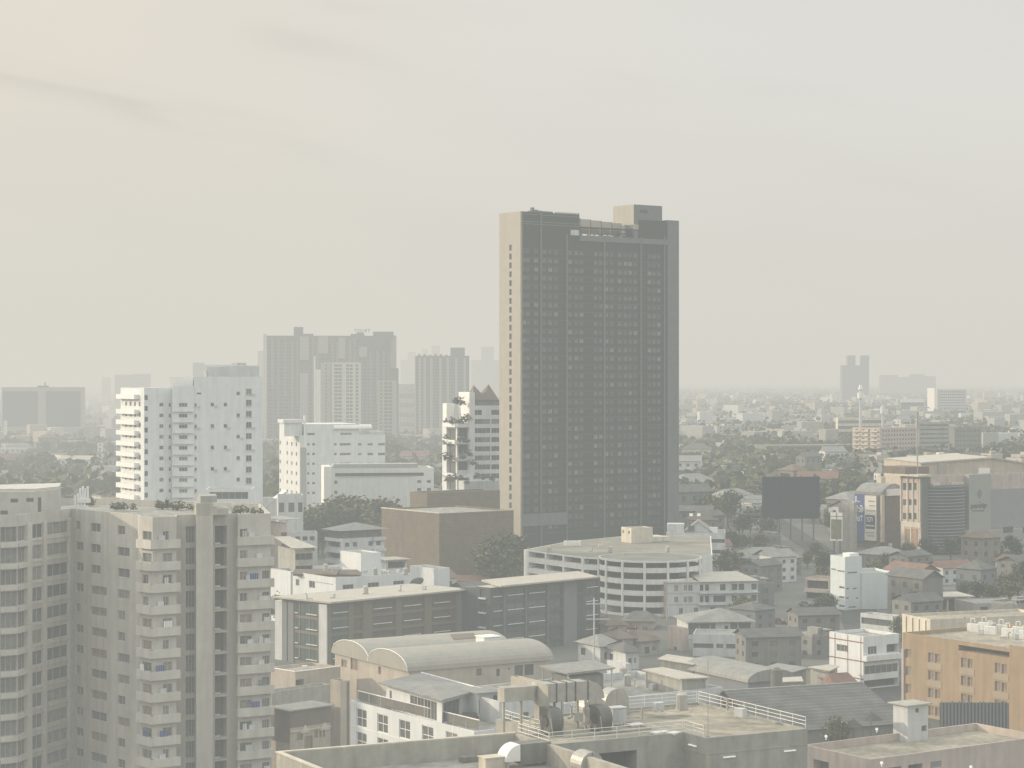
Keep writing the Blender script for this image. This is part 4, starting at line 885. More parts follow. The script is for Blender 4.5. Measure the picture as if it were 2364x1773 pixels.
o = MB(); o.face([(-1.3,-1.2,z8+.5),(b.L+1.0,-1.2,z8+.5),(b.L-1.5,14,z8+2.4),(-1.3,14,z8+2.4)]); o.face([(-1.3,-1.2,z8+.4),(-1.3,14,z8+2.3),(b.L-1.5,14,z8+2.3),(b.L+1.0,-1.2,z8+.4)]); o.build('tin_roof', M['roofL'], b.root)

# ================================================================== BROWN HALL
b, z8 = simple('brown_hall', 'big windowless brown clad hall with a pale roof edge left of the tall tower', 'hall', ZB, (1527,132), 1035, 2160, 620, 36, wall='brown', roof='deckg', par=.5)
o = MB(); b.left.slab(-.1, b.left.len+.1, z8, z8+.3, .15, o, back=-.4); b.front.slab(-.1, b.front.len, z8, z8+.2, .1, o, back=-.4); o.build('coping', M['cream'], b.root)
o = MB(); b.left.slab(b.left.len*.24, b.left.len*.38, 0, z8-.3, -.02+.06, o); o.build('pilaster', M['roofB'], b.root)
b2, z9 = simple('brown_upper_hall', 'second brown block rising behind the brown hall roof', 'hall', ZK, (1520,1420), 1380, 2120, 672, 36, wall='brown', roof='roofB', par=.5, dz=0)
o = MB(); b2.front.slab(-.1, b2.front.len, z9-6.5, z9-6.2, .15, o); o.build('wall_moulding', M['cream'], b2.root)

# ================================================================== TALL TOWER
b = Bld('tall_tower', 'tall dark slab tower with a pale end wall and dipped roof terrace', 'tower', corner=1202, D=700, th=36, xl=1152.4, xr=1567)
fr, le = b.front, b.left; k_ = lambda x, y: ZH(x, y)
zm = b.zc(487.7); tL = fr.t(ZH(903,0)[0]); tS0 = fr.t(ZH(1432,0)[0]); tS1 = fr.t(ZH(1700,0)[0]); tR = fr.t(ZH(1745,0)[0]); zd = fr.z(ZH(0,455)[1], fr.len*.5); zR = fr.z(ZH(0,285)[1], fr.len*.95); zS = fr.z(ZH(0,140)[1], (tS0+tS1)/2)
ops = {0: [], 3: []}; fl = 2.95; zf = [zd-6.2-fl*k for k in range(33)]
cols = [ZH(x,0)[0] for x in (372,410,490,570,625,680,815,875,925,1060,1110,1165,1215,1290,1345,1390,1440,1575,1620,1665)]
for z in zf[:32]:
    for x in cols:
        t = fr.t(x); ops[0].append((t-.85, t+.85, z, z+1.55, 'towl' if rnd.random() < .36 else 'tow'))
ops[0].sort(key=lambda o: (o[4] != 'towl', -o[2]))
tw0, tw1 = le.t(ZH(231,0)[0]), le.t(ZH(254,0)[0])
for k in range(34): ops[3].append((tw0, tw1, le.z(ZH(0,575)[1], tw0)-fl*k, le.z(ZH(0,575)[1], tw0)-fl*k+1.9, 'dark'))
# main body up to the terrace, then the raised ends
mb = MB(); L_, W_ = b.L, b.W
fl_ops = [o for o in ops[0] if o[3] < zd-.3]
mb.wall(fr.A, fr.B, 0, zd, fl_ops); mb.wall(b.right.A, b.right.B, 0, zd, []); mb.wall(b.back.A, b.back.B, 0, zd, []); mb.build('facade', M['tower'], b.root)
b.wins = [(fr, o) for o in fl_ops] ; 
o = MB(); o.wall((0,W_),(0,0),0,zm,[q_ for q_ in ops[3] if q_[3] < zm-.4 and q_[2] > 1]); o.face([(0,0,zm),(.9,0,zm),(.9,W_,zm),(0,W_,zm)]); o.face([(0,0,0),(.9,0,0),(.9,0,zm),(0,0,zm)][::1] and [(0,-.35,0),(.0,-.35,0),(0,-.35,zm),(0,-.35,zm)]) ; o.build('end_wall', M['towerl'], b.root)
wl = [(le, q_) for q_ in ops[3] if q_[3] < zm-.4 and q_[2] > 1]
cnt = b.wins; b.wins = wl
for f_, q_ in wl: link('stair_window', win_mesh(q_[1]-q_[0], q_[3]-q_[2], 'dark'), b.root, f_.P(q_[0], q_[2]), f_.ang)
b.wins = cnt; b.finish(100)
o = MB(); o.box(.92, tL, .02, W_, zd, zm-.0); o.build('raised_block', M['tower'], b.root)
o = MB()
for z in (zm-1.0, zm-3.4, zm-4.2): o.box(.95, tL-.05, -.12, .02, z, z+.3)
o.build('louvre_band', M['towerg'], b.root)
o = MB(); o.box(tL, L_-.02, .02, W_-.02, zd-.6, zd); o.build('terrace_floor', M['deckg'], b.root)
o = MB(); o.box(tL+.02, tR, -.35, .05, zd-1.3, zd+.55); o.build('parapet', M['towerg'], b.root)
t0 = fr.t(ZH(1265,0)[0])+2.6
o = MB(); o.box(tS0, tS1, .3, W_-.4, zd, zS); o.build('stair_core', M['towerg'], b.root)
o = MB(); o.box(tS0-.12, tS0, .35, W_-.5, zd+5.2, zS+.03); o.box(tS0-.12, tS0+1.9, .12, .29, zd+3.6, zd+5.3); o.build('core_side', M['towerl'], b.root)
o = MB(); o.box(tS0+2.0, tS1+.05, -.15, .28, zd+.2, zS-5.2); o.build('lower_core', M['tower'], b.root)
o = MB(); o.box(tR, L_-.02, -.12, W_*.98, 0, zR); o.build('pale_pier', M['towerg'], b.root)
o = MB(); o.box(tS1+.1, tR-.02, .05, W_-.5, zd, zR-1.0); o.build('raised_block', M['tower'], b.root)
# rooftop emblem: short dark strokes, illegible in the haze
o = MB(); te = fr.t(ZH(1490,0)[0]); 
for i in range(5): o.box(te+.7*i, te+.7*i+.42, .22, .3, fr.z(ZH(0,212)[1], te), fr.z(ZH(0,185-6*(i%2))[1], te))
o.build('roof_sign', M['tower'], b.root)
for x in (333, 530, 777, 1137, 1487, 1712):
    t = max(fr.t(ZH(x,0)[0]), .3); ztop = zm if x < 700 else zd+ (1.0 if x < 1500 else 2)
    o = MB(); fr.slab(t-.22, t+.22, 0, ztop-.2, .5, o); o.build('pilaster', M['pilaster'], b.root)
for i in range(36):
    z = zd-1.9-fl*i
    if z > 4: o = MB(); o.box(1.0, tR-.05, -.07, -.005, z-2.85, z-2.62); o.build('floor_band', M['framet'], b.root)
o = MB(); z = fr.z(ZI(0,1380)[1], 5); fr.slab(.6, fr.t(ZI(705,0)[0]), z-4.0, z, .6, o); o.build('podium_band', M['towerg'], b.root)
# terrace screens, pergola and planting
t1 = tS0-.3; n = 5
for i in range(n):
    x0 = tL+.3+(t1-tL-.6)*i/n; x1 = tL+.3+(t1-tL-.6)*(i+1)/n
    o = MB(); o.box(x0+.15, x1-.15, 6.0, 6.08, zd+1.6, zd+6.9-.25*i); o.build('glass_screen', mat('frosted screen', (.42,.38,.31), rough=.5, var=.05), b.root)
    o = MB(); o.box(x0-.12, x0+.12, 5.9, 6.2, zd, zd+7.1-.25*i); o.build('screen_post', M['towerg'], b.root)
    o = MB(); o.box(x0, x0+.18, 1.0, 1.2, zd, zd+3.4); o.build('pergola_post', M['towerl'], b.root)
o = MB(); o.box(tL+.2, t1, .9, 5.6, zd+3.4, zd+3.65); o.build('pergola_roof', M['tower'], b.root)
o = MB(); o.box(tL-3.8, tL-.3, -.2, -.02, zd+.5, zd+2.3); o.build('terrace_window', M['white2'], b.root)
for i in range(9):
    p = b.w((tL+2+(t1-tL)*i/8.2, 1.2+rnd.random())); shrub((*p, zd+.6), rnd.uniform(.8,1.5) if i < 6 else 1.9, 'terrace shrub between the raised ends of the tall tower', 'shrubs on the tower terrace')
o = MB()
for i in range(4): o.box(tL*.28+i*1.5, tL*.28+i*1.5+1.0, 3, 4, zm, zm+1.3+.5*(i==0)-.2*i)
o.box(tL*.25, tL*.62, 2.5, 4.5, zm-.0, zm+.7); o.build('roof_plant', M['towerg'], b.root)
for i in range(14): o = MB(); o.box(tL*.62+i*.75, tL*.62+i*.75+.3, 1.0, 1.3, zm, zm+.55); o.build('roof_baluster', M['towerg'], b.root)

# ================================================================== WHITE HOTEL BLOCK WITH BALCONIES (left middle)
b = Bld('white_balcony_block', 'big white apartment tower with a sunlit strip of balconies on its left end', 'apartment tower', corner=ZJ(1150,0)[0], D=590, th=30, xl=ZJ(962,0)[0], xr=ZJ(1372,0)[0], group=None)
fr, le = b.front, b.left; z8 = b.zc(ZJ(0,330)[1]); fl = 3.0
rowz = [b.zc(ZJ(0,480+86*k)[1]) for k in range(9)]
ops = {0: [], 3: []}
for k in range(10):
    za = b.zc(ZJ(0,427+86.5*k)[1]); ops[0].append((fr.t(ZJ(1152,0)[0])+.05, fr.t(ZJ(1180,0)[0]), za, za+1.35, 'dark'))
for z in rowz:
    ops[0] += [(fr.t(ZJ(1272,0)[0]), fr.t(ZJ(1305,0)[0]), z, z+1.05, 'win'), (fr.t(ZJ(1346,0)[0]), fr.t(ZJ(1364,0)[0]), z-.1, z+.95, 'win1')]
    for i in range(4): t = le.len*(.24+.19*i); ops[3].append((t-.8, t+.8, z+.1, z+1.3, 'brn'))
b.shell(0, z8, ops, wall='white', roof='deckg', par=.5)
for k, z in enumerate([z8-2.2]+[r-1.2 for r in rowz]):
    o = MB(); le.slab(.0, le.len*.78, z-.95, z+.35, 1.4, o); o.build('balcony', M['bright'], b.root)
o = MB(); le.slab(le.len*.75, le.len-.05, z8, z8+.05, 0, o, back=-2); o.build('pier', M['bright'], b.root)
b.finish()
D2 = b.front.D(b.front.len)
bay = Bld('white_centre_bay', 'white centre bay with shallow balconies between the two white tower parts', 'apartment tower', corner=ZJ(1374,0)[0], D=D2-2.5, th=10, xl=ZJ(1368,0)[0], xr=ZJ(1548,0)[0], W=16)
fr = bay.front; zb2 = bay.zc(ZJ(0,316)[1]); ops = {0: []}
for z in rowz: ops[0] += [(fr.t(ZJ(1428,0)[0]), fr.t(ZJ(1495,0)[0]), z-.1, z+1.0, 'winw')]
bay.shell(0, zb2, ops, wall='white', roof='deckg', par=.4)
for z in rowz: o = MB(); fr.slab(.2, fr.len-.2, z-1.5, z-1.32, .5, o); o.build('balcony', M['white2'], bay.root)
bay.finish()
big = Bld('white_tower_slab', 'widest white tower part with scattered small square windows and roof plant', 'apartment tower', corner=ZJ(1548,0)[0], D=D2-1.0, th=7, xl=ZJ(1545,0)[0], xr=ZJ(2096,0)[0], W=18)
fr = big.front; zg = big.zc(ZJ(0,240)[1]); ops = {0: []}
for k in range(9): z = big.zc(ZJ(0,385+89*k)[1]); ops[0].append((fr.t(ZJ(1962,0)[0]), fr.t(ZJ(2008,0)[0]), z, z+1.7, 'win'))
for k, z in enumerate(rowz):
    ops[0].append((fr.t(ZJ(1551,0)[0]), fr.t(ZJ(1570,0)[0]), z-.05, z+.9, 'win1'))
    if k % 2 == 0: ops[0] += [(fr.t(ZJ(1680,0)[0]), fr.t(ZJ(1708,0)[0]), z, z+1.05, 'win1'), (fr.t(ZJ(1784,0)[0]), fr.t(ZJ(1812,0)[0]), z, z+1.05, 'win1')]
    if k % 2 == 1: ops[0] += [(fr.t(ZJ(1886,0)[0]), fr.t(ZJ(1914,0)[0]), z, z+1.05, 'win1')]
ops[0] += [(fr.t(ZJ(1886,0)[0]), fr.t(ZJ(1914,0)[0]), rowz[0]+3.1, rowz[0]+4.15, 'win1'), (fr.t(ZJ(1570,0)[0]), fr.t(ZJ(1605,0)[0]), rowz[0]+3.4, rowz[0]+3.9, 'dark')]
big.shell(0, zg, ops, wall='white', roof='deckg', par=.4)
for (a_, c_, z0_, z1_, s_) in ops[0]:
    if rnd.random() < .4: o = MB(); fr.slab(c_+.1, c_+.9, z0_-.2, z0_+.4, .35, o); o.build('air_unit', M['white2'], big.root)
    if rnd.random() < .7: o = MB(); fr.slab(a_-.1, c_+.1, z0_-.14, z0_-.02, .16, o); o.build('sill', M['white2'], big.root)
big.finish()
o = MB(); o.box(3.5, big.L-1, 3, 14, zg-.4, zg+2.7); o.box(12, 14.5, 4, 12, zg+2.7, zg+3.9); o.box(8, 18, 5, 12, zg+2.7, zg+3.1); o.build('roof_plant', M['white2'], big.root)
o = MB(); o.box(2.6, 3.4, 2, 6, zg-.4, zg+1.9); o.build('stair_head', M['bright'], big.root)
o = MB(); o.box(-7, -.3, 4, 16, 0, zg-.1); o.build('white_core', M['bright'], big.root)
b_ = simple('low_annex', 'low whitish annex with a long dark window at the foot of the white tower', 'annex', ZJ, (1640,1140), 1600, 2010, 560, 4, lambda b, z: {0: [(1, b.L-1, z-2.6, z-.7, 'band')]}, wall='white', W=14)

# ================================================================== WHITE MID RISE WITH BARREL ROOF
b = Bld('white_midrise', 'white mid rise with a sunlit windowed end and pale barrel roof strip', 'building', corner=ZK(472,0)[0], D=860, th=22, xl=ZK(302,0)[0], xr=ZK(1175,0)[0])
fr, le = b.front, b.left; z8 = b.zc(ZK(0,945)[1]); ops = {0: [], 3: []}
for k in range(6):
    z = b.zc(ZK(0,1038+80.5*k)[1]); zl_ = z
    for x in (310, 368, 406, 444): t = le.t(ZK(x,0)[0]); t = max(t, .9); ops[3].append((t-.95, t+.95, zl_, zl_+1.5, 'brn'))
    for x, w_, st in ((542,.9,'win1'),(585,1.2,'win1'),(765,1.1,'win1'),(845,4.6,'band'),(965,1.6,'win'),(1052,2.4,'win'),(1146,3.2,'winw')):
        t = fr.t(ZK(x,0)[0]); ops[0].append((t-w_/2, t+w_/2, fr.z(ZK(0,1030+80*k)[1], t), fr.z(ZK(0,1010+80*k)[1], t), st))
b.shell(0, z8, ops, wall='white', roof='deckg', par=.6)
o = MB(); tq = fr.t(ZK(525,0)[0]); fr.slab(.1, tq-.1, 0, z8-5, .4, o); o.build('shaft_wall', M['farA'], b.root); o = MB(); fr.slab(tq-.9, tq-.2, z8-5, z8+8, .05, o, back=-.8); o.build('fin_wall', M['bright'], b.root)
tu = fr.t(ZK(960,0)[0]); zu = fr.z(ZK(0,852)[1], (tq+tu)/2)
b.finish()
o = MB(); o.box(tq, tu, .15, b.W*.8, z8-.5, zu); o.build('upper_storeys', M['white'], b.root)
for x, w_ in ((565,3.2),(852,4.8)):
    t = fr.t(ZK(x,0)[0]); link('window', win_mesh(w_, 1.5, 'band'), b.root, (t-w_/2, -.02, fr.z(ZK(0,955)[1], t)), 0)
o = MB(); n = 8; r = 1.7; x0, x1 = fr.t(ZK(748,0)[0]), fr.t(ZK(1062,0)[0]); zr_ = fr.z(ZK(0,892)[1], x0)
for i in range(n):
    a0, a1_ = math.pi*i/n, math.pi*(i+1)/n; P = lambda a: (.9-r*math.cos(a), zr_+r*math.sin(a))
    (y0,z0),(y1,z1) = P(a0),P(a1_); o.face([(x0,y0,z0),(x1,y0,z0),(x1,y1,z1),(x0,y1,z1)])
o.face([(x0,.9-r*math.cos(math.pi*i/n), zr_+r*math.sin(math.pi*i/n)) for i in range(n+1)]); o.face([(x1,.9-r*math.cos(math.pi*i/n), zr_+r*math.sin(math.pi*i/n)) for i in range(n+1)][::-1]); o.build('barrel_roof', M['bright'], b.root)
o = MB(); o.box(tu, fr.len-.3, .5, 8, z8, z8+1.3); o.build('roof_house', M['white2'], b.root)
o = MB(); o.box(-6, tq-1.2, 2.0, 9, z8-.4, z8+5.0); o.box(-6.6, tq-1, 1.4, 9.6, z8+5.0, z8+6.4); o.build('roof_house', M['white'], b.root)
b = Bld('white_podium_hall', 'long low white hall with one dark ribbon window in front of the white mid rise', 'hall', corner=ZK(742,0)[0], D=815, th=9, xl=ZK(640,0)[0], xr=ZK(1575,0)[0], W=22)
fr, le = b.front, b.left; z8 = b.zc(ZK(0,1218)[1])
t0_, t1_ = fr.t(ZK(762,0)[0]), fr.t(ZK(1492,0)[0]); ops = {0: [(t0_, t1_, b.zc(ZK(0,1285)[1]), b.zc(ZK(0,1258)[1]), 'dark')], 3: []}
for x in (768,): 
    for y in (1332,1415): t = fr.t(ZK(x,0)[0]); ops[0].append((t-.6,t+.6,b.zc(ZK(0,y+14)[1]),b.zc(ZK(0,y-14)[1]),'win1'))
for y in (1332,1398):
    for x in (1455,1535): t = fr.t(ZK(x,0)[0]); ops[0].append((t-.8,t+.8,b.zc(ZK(0,y+12)[1]),b.zc(ZK(0,y-12)[1]),'win1'))
for k in range(3): ops[3] += [(le.len*.2, le.len*.45, 21-k*6, 23.2-k*6, 'dark')]
b.shell(0, z8, ops, wall='white', roof='deckg', par=.5); b.finish()
o = MB(); fr.slab(t0_+1, t1_-3, z8-3.2, z8-3.0, .3, o); o.build('wall_moulding', M['white2'], b.root)
o = MB(); o.box(t0_-.5, t1_-2, 2, 12, z8-.4, z8+1.5); o.build('roof_plinth', M['farA'], b.root)
o = MB(); o.prism([(-.1,2.0),(-.1,b.W*.8),(-3.2,b.W*.8),(-3.2,2.0)][::-1], 0, z8+.6); o.build('end_block', M['bright'], b.root)
simple('white_low_house', 'small white house with a sloped white gable beside the dark trees', 'house', ZK, (290,1440), 60, 500, 690, 8, lambda b, z: {0: [(b.L*.05,b.L*.25,z-5.5,z-2.4,'dark'),(b.L*.42,b.L*.65,z-5.5,z-2.4,'dark'),(b.L*.8,b.L*.97,z-5.5,z-2.4,'dark')]}, wall='white2', roof='roofG', W=10)
b, z8 = simple('gable_white_house', 'white house with one steep bright gable edge below the white tower', 'house', ZK, (165,1440), 60, 380, 720, 12, wall='white2', roof='roofG', W=9, dz=-1)
o = MB(); o.face([(-.3,-.3,z8-4),(b.L*.9,-.3,z8+2.4),(b.L*.9,9,z8+2.4),(-.3,9,z8-4)]); o.build('sloped_roof', M['bright'], b.root)
o = MB(); o.face([(0,-.02,z8-4),(b.L*.9,-.02,z8-4),(b.L*.9,-.02,z8+2.3)]); o.build('gable', M['white2'], b.root)

# ================================================================== TERRACED WHITE TOWER WITH HANGING GARDENS
b = Bld('garden_tower', 'stepped white building with planted balconies and peaked tile roofs', 'building', corner=ZO(285,0)[0], D=790, th=20, xl=ZO(108,0)[0], xr=1215, W=None)
fr, le = b.front, b.left; ops = {0: [], 3: []}; zt_ = b.zc(ZO(0,610)[1])
for k in range(4): ops[0].append((fr.t(ZO(300,0)[0]), fr.t(ZO(440,0)[0]), b.zc(ZO(0,770+200*k)[1]), b.zc(ZO(0,665+200*k)[1]), 'log'))
for k in range(4): ops[3].append((le.len*.30, le.len*.92, b.zc(ZO(0,820+200*k)[1]), b.zc(ZO(0,670+200*k)[1]), 'log'))
b.shell(0, zt_, ops, wall='white', roof='deckg', par=.6); b.finish()
tw = fr.t(ZO(440,0)[0]); zq = fr.z(ZO(0,395)[1], tw)
ww = Bld('garden_tower_wing', 'bluish white wing with rows of small windows left of the tall tower', 'building', corner=ZO(437,0)[0], D=fr.D(tw)-1.5, th=20, xl=ZO(425,0)[0], xr=1230, W=14)
f2 = ww.front; ops = {0: []}
for k in range(8):
    z = ww.zc(ZO(0,497+109*k)[1])
    for x, w_ in ((530,3.6),(633,3.4),(757,4.0)):
        if k == 0 and x == 633: continue
        t = f2.t(ZO(x,0)[0]); ops[0].append((t-w_/2, t+w_/2, z-.4, z+1.5, 'win'))
ww.shell(0, ww.zc(ZO(0,395)[1]), ops, wall='white', roof='deckg', par=.5); ww.finish()
o = MB(); ww.left.slab(ww.left.len*.1, ww.left.len+.05, ww.zc(ZO(0,330)[1])-30, ww.zc(ZO(0,235)[1]), .1, o, back=-2); o.build('fin_wall', M['bright'], ww.root)
o = MB(); ww.front.slab(0, ww.front.t(ZO(500,0)[0]), ww.zc(ZO(0,395)[1]), ww.zc(ZO(0,262)[1]), .0, o, back=-8); o.build('upper_block', M['white'], ww.root)
for x0, xp, x1, yp, yb in ((490,545,665,150,225),(615,725,800,140,300)):
    ta, tp, tb = f2.t(ZO(x0,0)[0]), f2.t(ZO(xp,0)[0]), f2.t(ZO(x1,0)[0]); zp_, zb_ = f2.z(ZO(0,yp)[1], tp), f2.z(ZO(0,330)[1], tp)
    o = MB(); o.face([(ta,1,zb_),(tb,1,zb_),(tp,6,zp_)]); o.face([(tb,1,zb_),(tb,11,zb_),(tp,6,zp_)]); o.face([(tb,11,zb_),(ta,11,zb_),(tp,6,zp_)]); o.face([(ta,11,zb_),(ta,1,zb_),(tp,6,zp_)]); o.build('peaked_roof', M['roofB'], ww.root)
o = MB(); o.box(f2.t(ZO(490,0)[0]), f2.len-.2, 1.5, 11, ww.zc(ZO(0,395)[1])-.4, ww.zc(ZO(0,325)[1])); o.build('roof_house', M['concD'], ww.root)
o = MB(); le.slab(le.len*.05, le.len*.32, zt_-1, b.zc(ZO(0,375)[1]), .1, o, back=-3); o.build('fin_wall', M['bright'], b.root)
for k in range(4):
    o = MB(); fr.slab(-.3, tw, b.zc(ZO(0,655+200*k)[1]), b.zc(ZO(0,618+200*k)[1]), 1.2, o); le.slab(le.len*.25, le.len+.3, b.zc(ZO(0,655+200*k)[1]), b.zc(ZO(0,612+200*k)[1]), 1.0, o); o.build('balcony', M['bright'], b.root)
o = MB(); fr.slab(.5, f2.len, 0, b.zc(ZO(0,1290)[1]), 7, o); o.build('podium', M['white2'], b.root)
for i, (x, y, s) in enumerate([(330,330,3.0),(280,320,2.2),(350,560,3.0),(400,520,2.6),(240,560,2.4),(150,560,1.6),(330,770,2.4),(400,790,2.2),(150,750,1.9),(135,820,1.5),(200,840,1.6),(350,980,2.6),(430,950,2.4),(170,990,2.9),(210,1010,2.4),(480,1060,2.0),(250,1230,2.2),(180,1250,2.6),(330,1240,1.8),(520,1220,2.0),(600,1240,1.7),(700,1250,1.8),(400,1290,1.6)]):
    px, py = ZO(x, y); Y = 787+ (4 if y < 600 else 0) - (6 if y > 1200 else 0) + (2 if x < 220 else 0); shrub((wx(px,Y), Y, wz(py,Y)-.6), s*.72, 'trailing shrub on a planted balcony of the stepped white building', 'balcony plants of the stepped white building')

# ================================================================== ROUND CAR PARK
zc0 = 13.6; zc1 = zc0
cxp, Rr = ZG(1092,0)[0], 0
Dctr = 560.0; Rr = (ZG(1495,0)[0]-ZG(690,0)[0])/2/F*Dctr; cx_ = wx(cxp, Dctr); fl = 2.95
t = empty('round_car_park', 'round open car park with stacked white parapet rings', 'car park', (cx_, Dctr, 0)); FOOT.append([(cx_-Rr,Dctr-Rr),(cx_+Rr,Dctr-Rr),(cx_+Rr,Dctr+Rr),(cx_-Rr,Dctr+Rr)])
ztop = wz(ZG(0,665)[1], Dctr-Rr); n = 56
def ring(z0, z1, r, tk=.25):
    o = MB()
    for i in range(n):
        a0, a1_ = 2*math.pi*i/n, 2*math.pi*(i+1)/n; P = lambda a, rr, z: (rr*math.cos(a), rr*math.sin(a), z)
        o.face([P(a0,r,z0),P(a1_,r,z0),P(a1_,r,z1),P(a0,r,z1)]); o.face([P(a1_,r-tk,z0),P(a0,r-tk,z0),P(a0,r-tk,z1),P(a1_,r-tk,z1)]); o.face([P(a0,r,z1),P(a1_,r,z1),P(a1_,r-tk,z1),P(a0,r-tk,z1)]); o.face([P(a1_,r,z0),P(a0,r,z0),P(a0,r-tk,z0),P(a1_,r-tk,z0)])
    return o
def disc(z0, z1, r): o = MB(); o.prism([(r*math.cos(2*math.pi*i/n), r*math.sin(2*math.pi*i/n)) for i in range(n)], z0, z1, bot=True); return o
M['cpw'] = mat('weathered white parapet', (.70,.71,.69), grime=.15, var=.06)
M['cpdeck'] = mat('mossy roof deck', (.22,.215,.175), var=.3, scale=.12)
disc(ztop-.35, ztop-.06, Rr-.02).build('roof_deck', M['cpdeck'], t); ring(ztop-.5, ztop, Rr).build('roof_ring', M['cpw'], t)
for k in range(5):
    z = ztop-fl*(k+1); ring(z-.15, z+1.15, Rr).build('parapet_ring', M['cpw'], t); disc(z-.3, z-.02, Rr-.3).build('floor_slab', M['concD'], t)
o = MB(); o.tube((0,0,.1),(0,0,ztop-.4),Rr*.55,28); o.build('core', M['voidL'], t)
for i in range(14):
    a = -math.pi/2+.28 + 2*math.pi*i/14; o = MB(); x, y = (Rr+.12)*math.cos(a), (Rr+.12)*math.sin(a); o.tube((x,y,0),(x,y,ztop-.1),.34,6); o.build('column', M['cpw'], t)
# straight wing of the car park
zw = 13.8; A_ = at_z(ZG(100,575), zw); B_ = at_z(ZG(558,634), zw); dd = (Vector(B_)-Vector(A_)).normalized(); nn = Vector((-dd.y, dd.x)); C_ = (cx_-Rr*.35, Dctr-Rr*.2)
dright = Vector((C_[0]-B_[0], C_[1]-B_[1]))
b = Bld('car_park_wing', 'straight open wing of the car park with two parapet bands', 'car park', pts=[A_, B_, C_, (54,572), (60,640), (36,642), (16,618)])
f0, f1 = b.f[0], b.f[1]; ops = {0: [], 1: []}
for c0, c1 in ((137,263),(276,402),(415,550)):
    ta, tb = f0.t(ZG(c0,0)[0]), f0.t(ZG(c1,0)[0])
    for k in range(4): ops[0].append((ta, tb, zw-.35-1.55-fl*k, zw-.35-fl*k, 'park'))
for a_, c_ in ((.03,.45),(.5,.95)):
    for k in range(4): ops[1].append((f1.len*a_, f1.len*c_, zw-.35-1.55-fl*k, zw-.35-fl*k, 'park'))
b.shell(0, zw, ops, wall='cpw', roof='cpdeck', par=.12, pt=.3); b.finish()
b = Bld('roof_machine_room', 'cream lift room with two round vents on the round car park roof', 'roof house', corner=ZG(945,520)[0], D=at_z(ZG(945,522), zw)[1], th=26, xl=ZG(866,0)[0], xr=ZG(1112,0)[0])
z9 = b.zc(ZG(0,405)[1]); b.shell(zw-.1, z9, {}, wall='cream', roof='deckg', par=.2)
for x in (880,926): o = MB(); tt = b.left.t(ZG(x,0)[0]); o.tube((0,-.05,0),(0,.02,0),.45,12); b.left.put(o, 'vent', M['void'], tt, z9-1.3)
o = MB(); b.right.slab(.5, 8, zw, zw+1.4, 6, o); o.build('side_store', M['cream'], b.root)
for i in range(5):
    x, y = at_z(ZG(430+25*i, 545), zw); o = MB(); o.box(-.55,.55,-.45,.45,.15,1.55); o.box(-.5,-.4,-.4,.4,0,.15); o.box(.4,.5,-.4,.4,0,.15); o.tube((0,-.47,.9),(0,-.45,.9),.38,10); 
    thing('condenser_unit', 'white condenser unit in a row of five on the car park wing roof', 'air unit', o, M['bright'], 'row of condenser units on the car park roof', loc=(x,y,zw-.1), rz=R(-20))

# ================================================================== APARTMENTS RIGHT OF THE CAR PARK
b = Bld('tan_roof_apartment', 'whitish four storey apartment with a tan roof beside the round car park', 'apartment', corner=ZS(180,0)[0], D=545, th=12, xl=ZS(128,0)[0], xr=ZS(1102,0)[0], W=11)
fr, le = b.front, b.left; z8 = b.zc(ZS(0,640)[1]); fl = 2.95; ops = {0: []}
for x0, x1, k0, k1 in ((250,292,0,2),(347,385,0,2),(393,438,0,2),(512,548,0,2),(565,605,0,2),(718,775,0,1),(650,775,1,2),(838,895,0,2),(908,965,0,2),(1038,1092,0,2),(300,340,2,3),(450,497,2,3),(620,670,2,3),(975,1020,2,3)):
    for k in range(k0, k1): ops[0].append((fr.t(ZS(x0,0)[0]), fr.t(ZS(x1,0)[0]), z8-2.35-fl*k, z8-.75-fl*k, 'dark' if x0 > 500 else 'win'))
b.shell(0, z8, ops, wall='white2', roof='roofG', par=0); b.finish()
o = MB(); x0 = fr.t(ZS(505,0)[0]); o.face([(x0,-.6,z8+.05),(b.L+.4,-.6,z8+.05),(b.L-2.0,b.W,z8+1.5),(x0,b.W,z8+1.5)]); o.face([(-.4,-.4,z8+.04),(x0,-.4,z8+.04),(x0,b.W,z8+.3),(-.4,b.W,z8+.3)]); o.face([(-.4,-.6,z8-.1),(b.L+.4,-.6,z8-.1),(b.L+.4,-.6,z8+.05),(-.4,-.6,z8+.05)]); o.build('roof', M['roofL'], b.root)
for k in (1,2): o = MB(); fr.slab(x0, b.L+.1, z8-fl*k-.1, z8-fl*k+.15, 1.0, o); fr.slab(x0, b.L*.93, z8-fl*k+.15, z8-fl*k+.5, .98, o, back=.85); o.build('balcony', M['white2'], b.root)
o = MB(); le.slab(le.len*.3, le.len+.1, 0, z8+.05, .35, o); o.build('stair_column', M['pink'], b.root)
for k in range(3): o = MB(); fr.slab(.3, x0-.2, z8-fl*k-.15-2.7, z8-fl*k-2.7, .08, o); o.build('floor_band', M['farA'], b.root)
b, z8 = simple('glazed_veranda_house', 'low house with a wide dark glazed veranda below the tan roofed apartment', 'house', ZS, (390,1045), 330, 1045, 500, 8, lambda b, z: {0: [(b.L*.01,b.L*.17,z-3,z-.4,'dark'),(b.L*.18,b.L*.34,z-3,z-.4,'dark'),(b.L*.35,b.L*.43,z-3,z-.4,'dark'),(b.L*.57,b.L*.63,z-2.2,z-1,'dark'),(b.L*.66,b.L*.77,z-3,z-.4,'dark'),(b.L*.79,b.L*.98,z-3,z-.4,'dark')]}, wall='white2', par=0, W=12)
o = MB(); e = 1.0; zz = z8; mx_ = b.L*.6
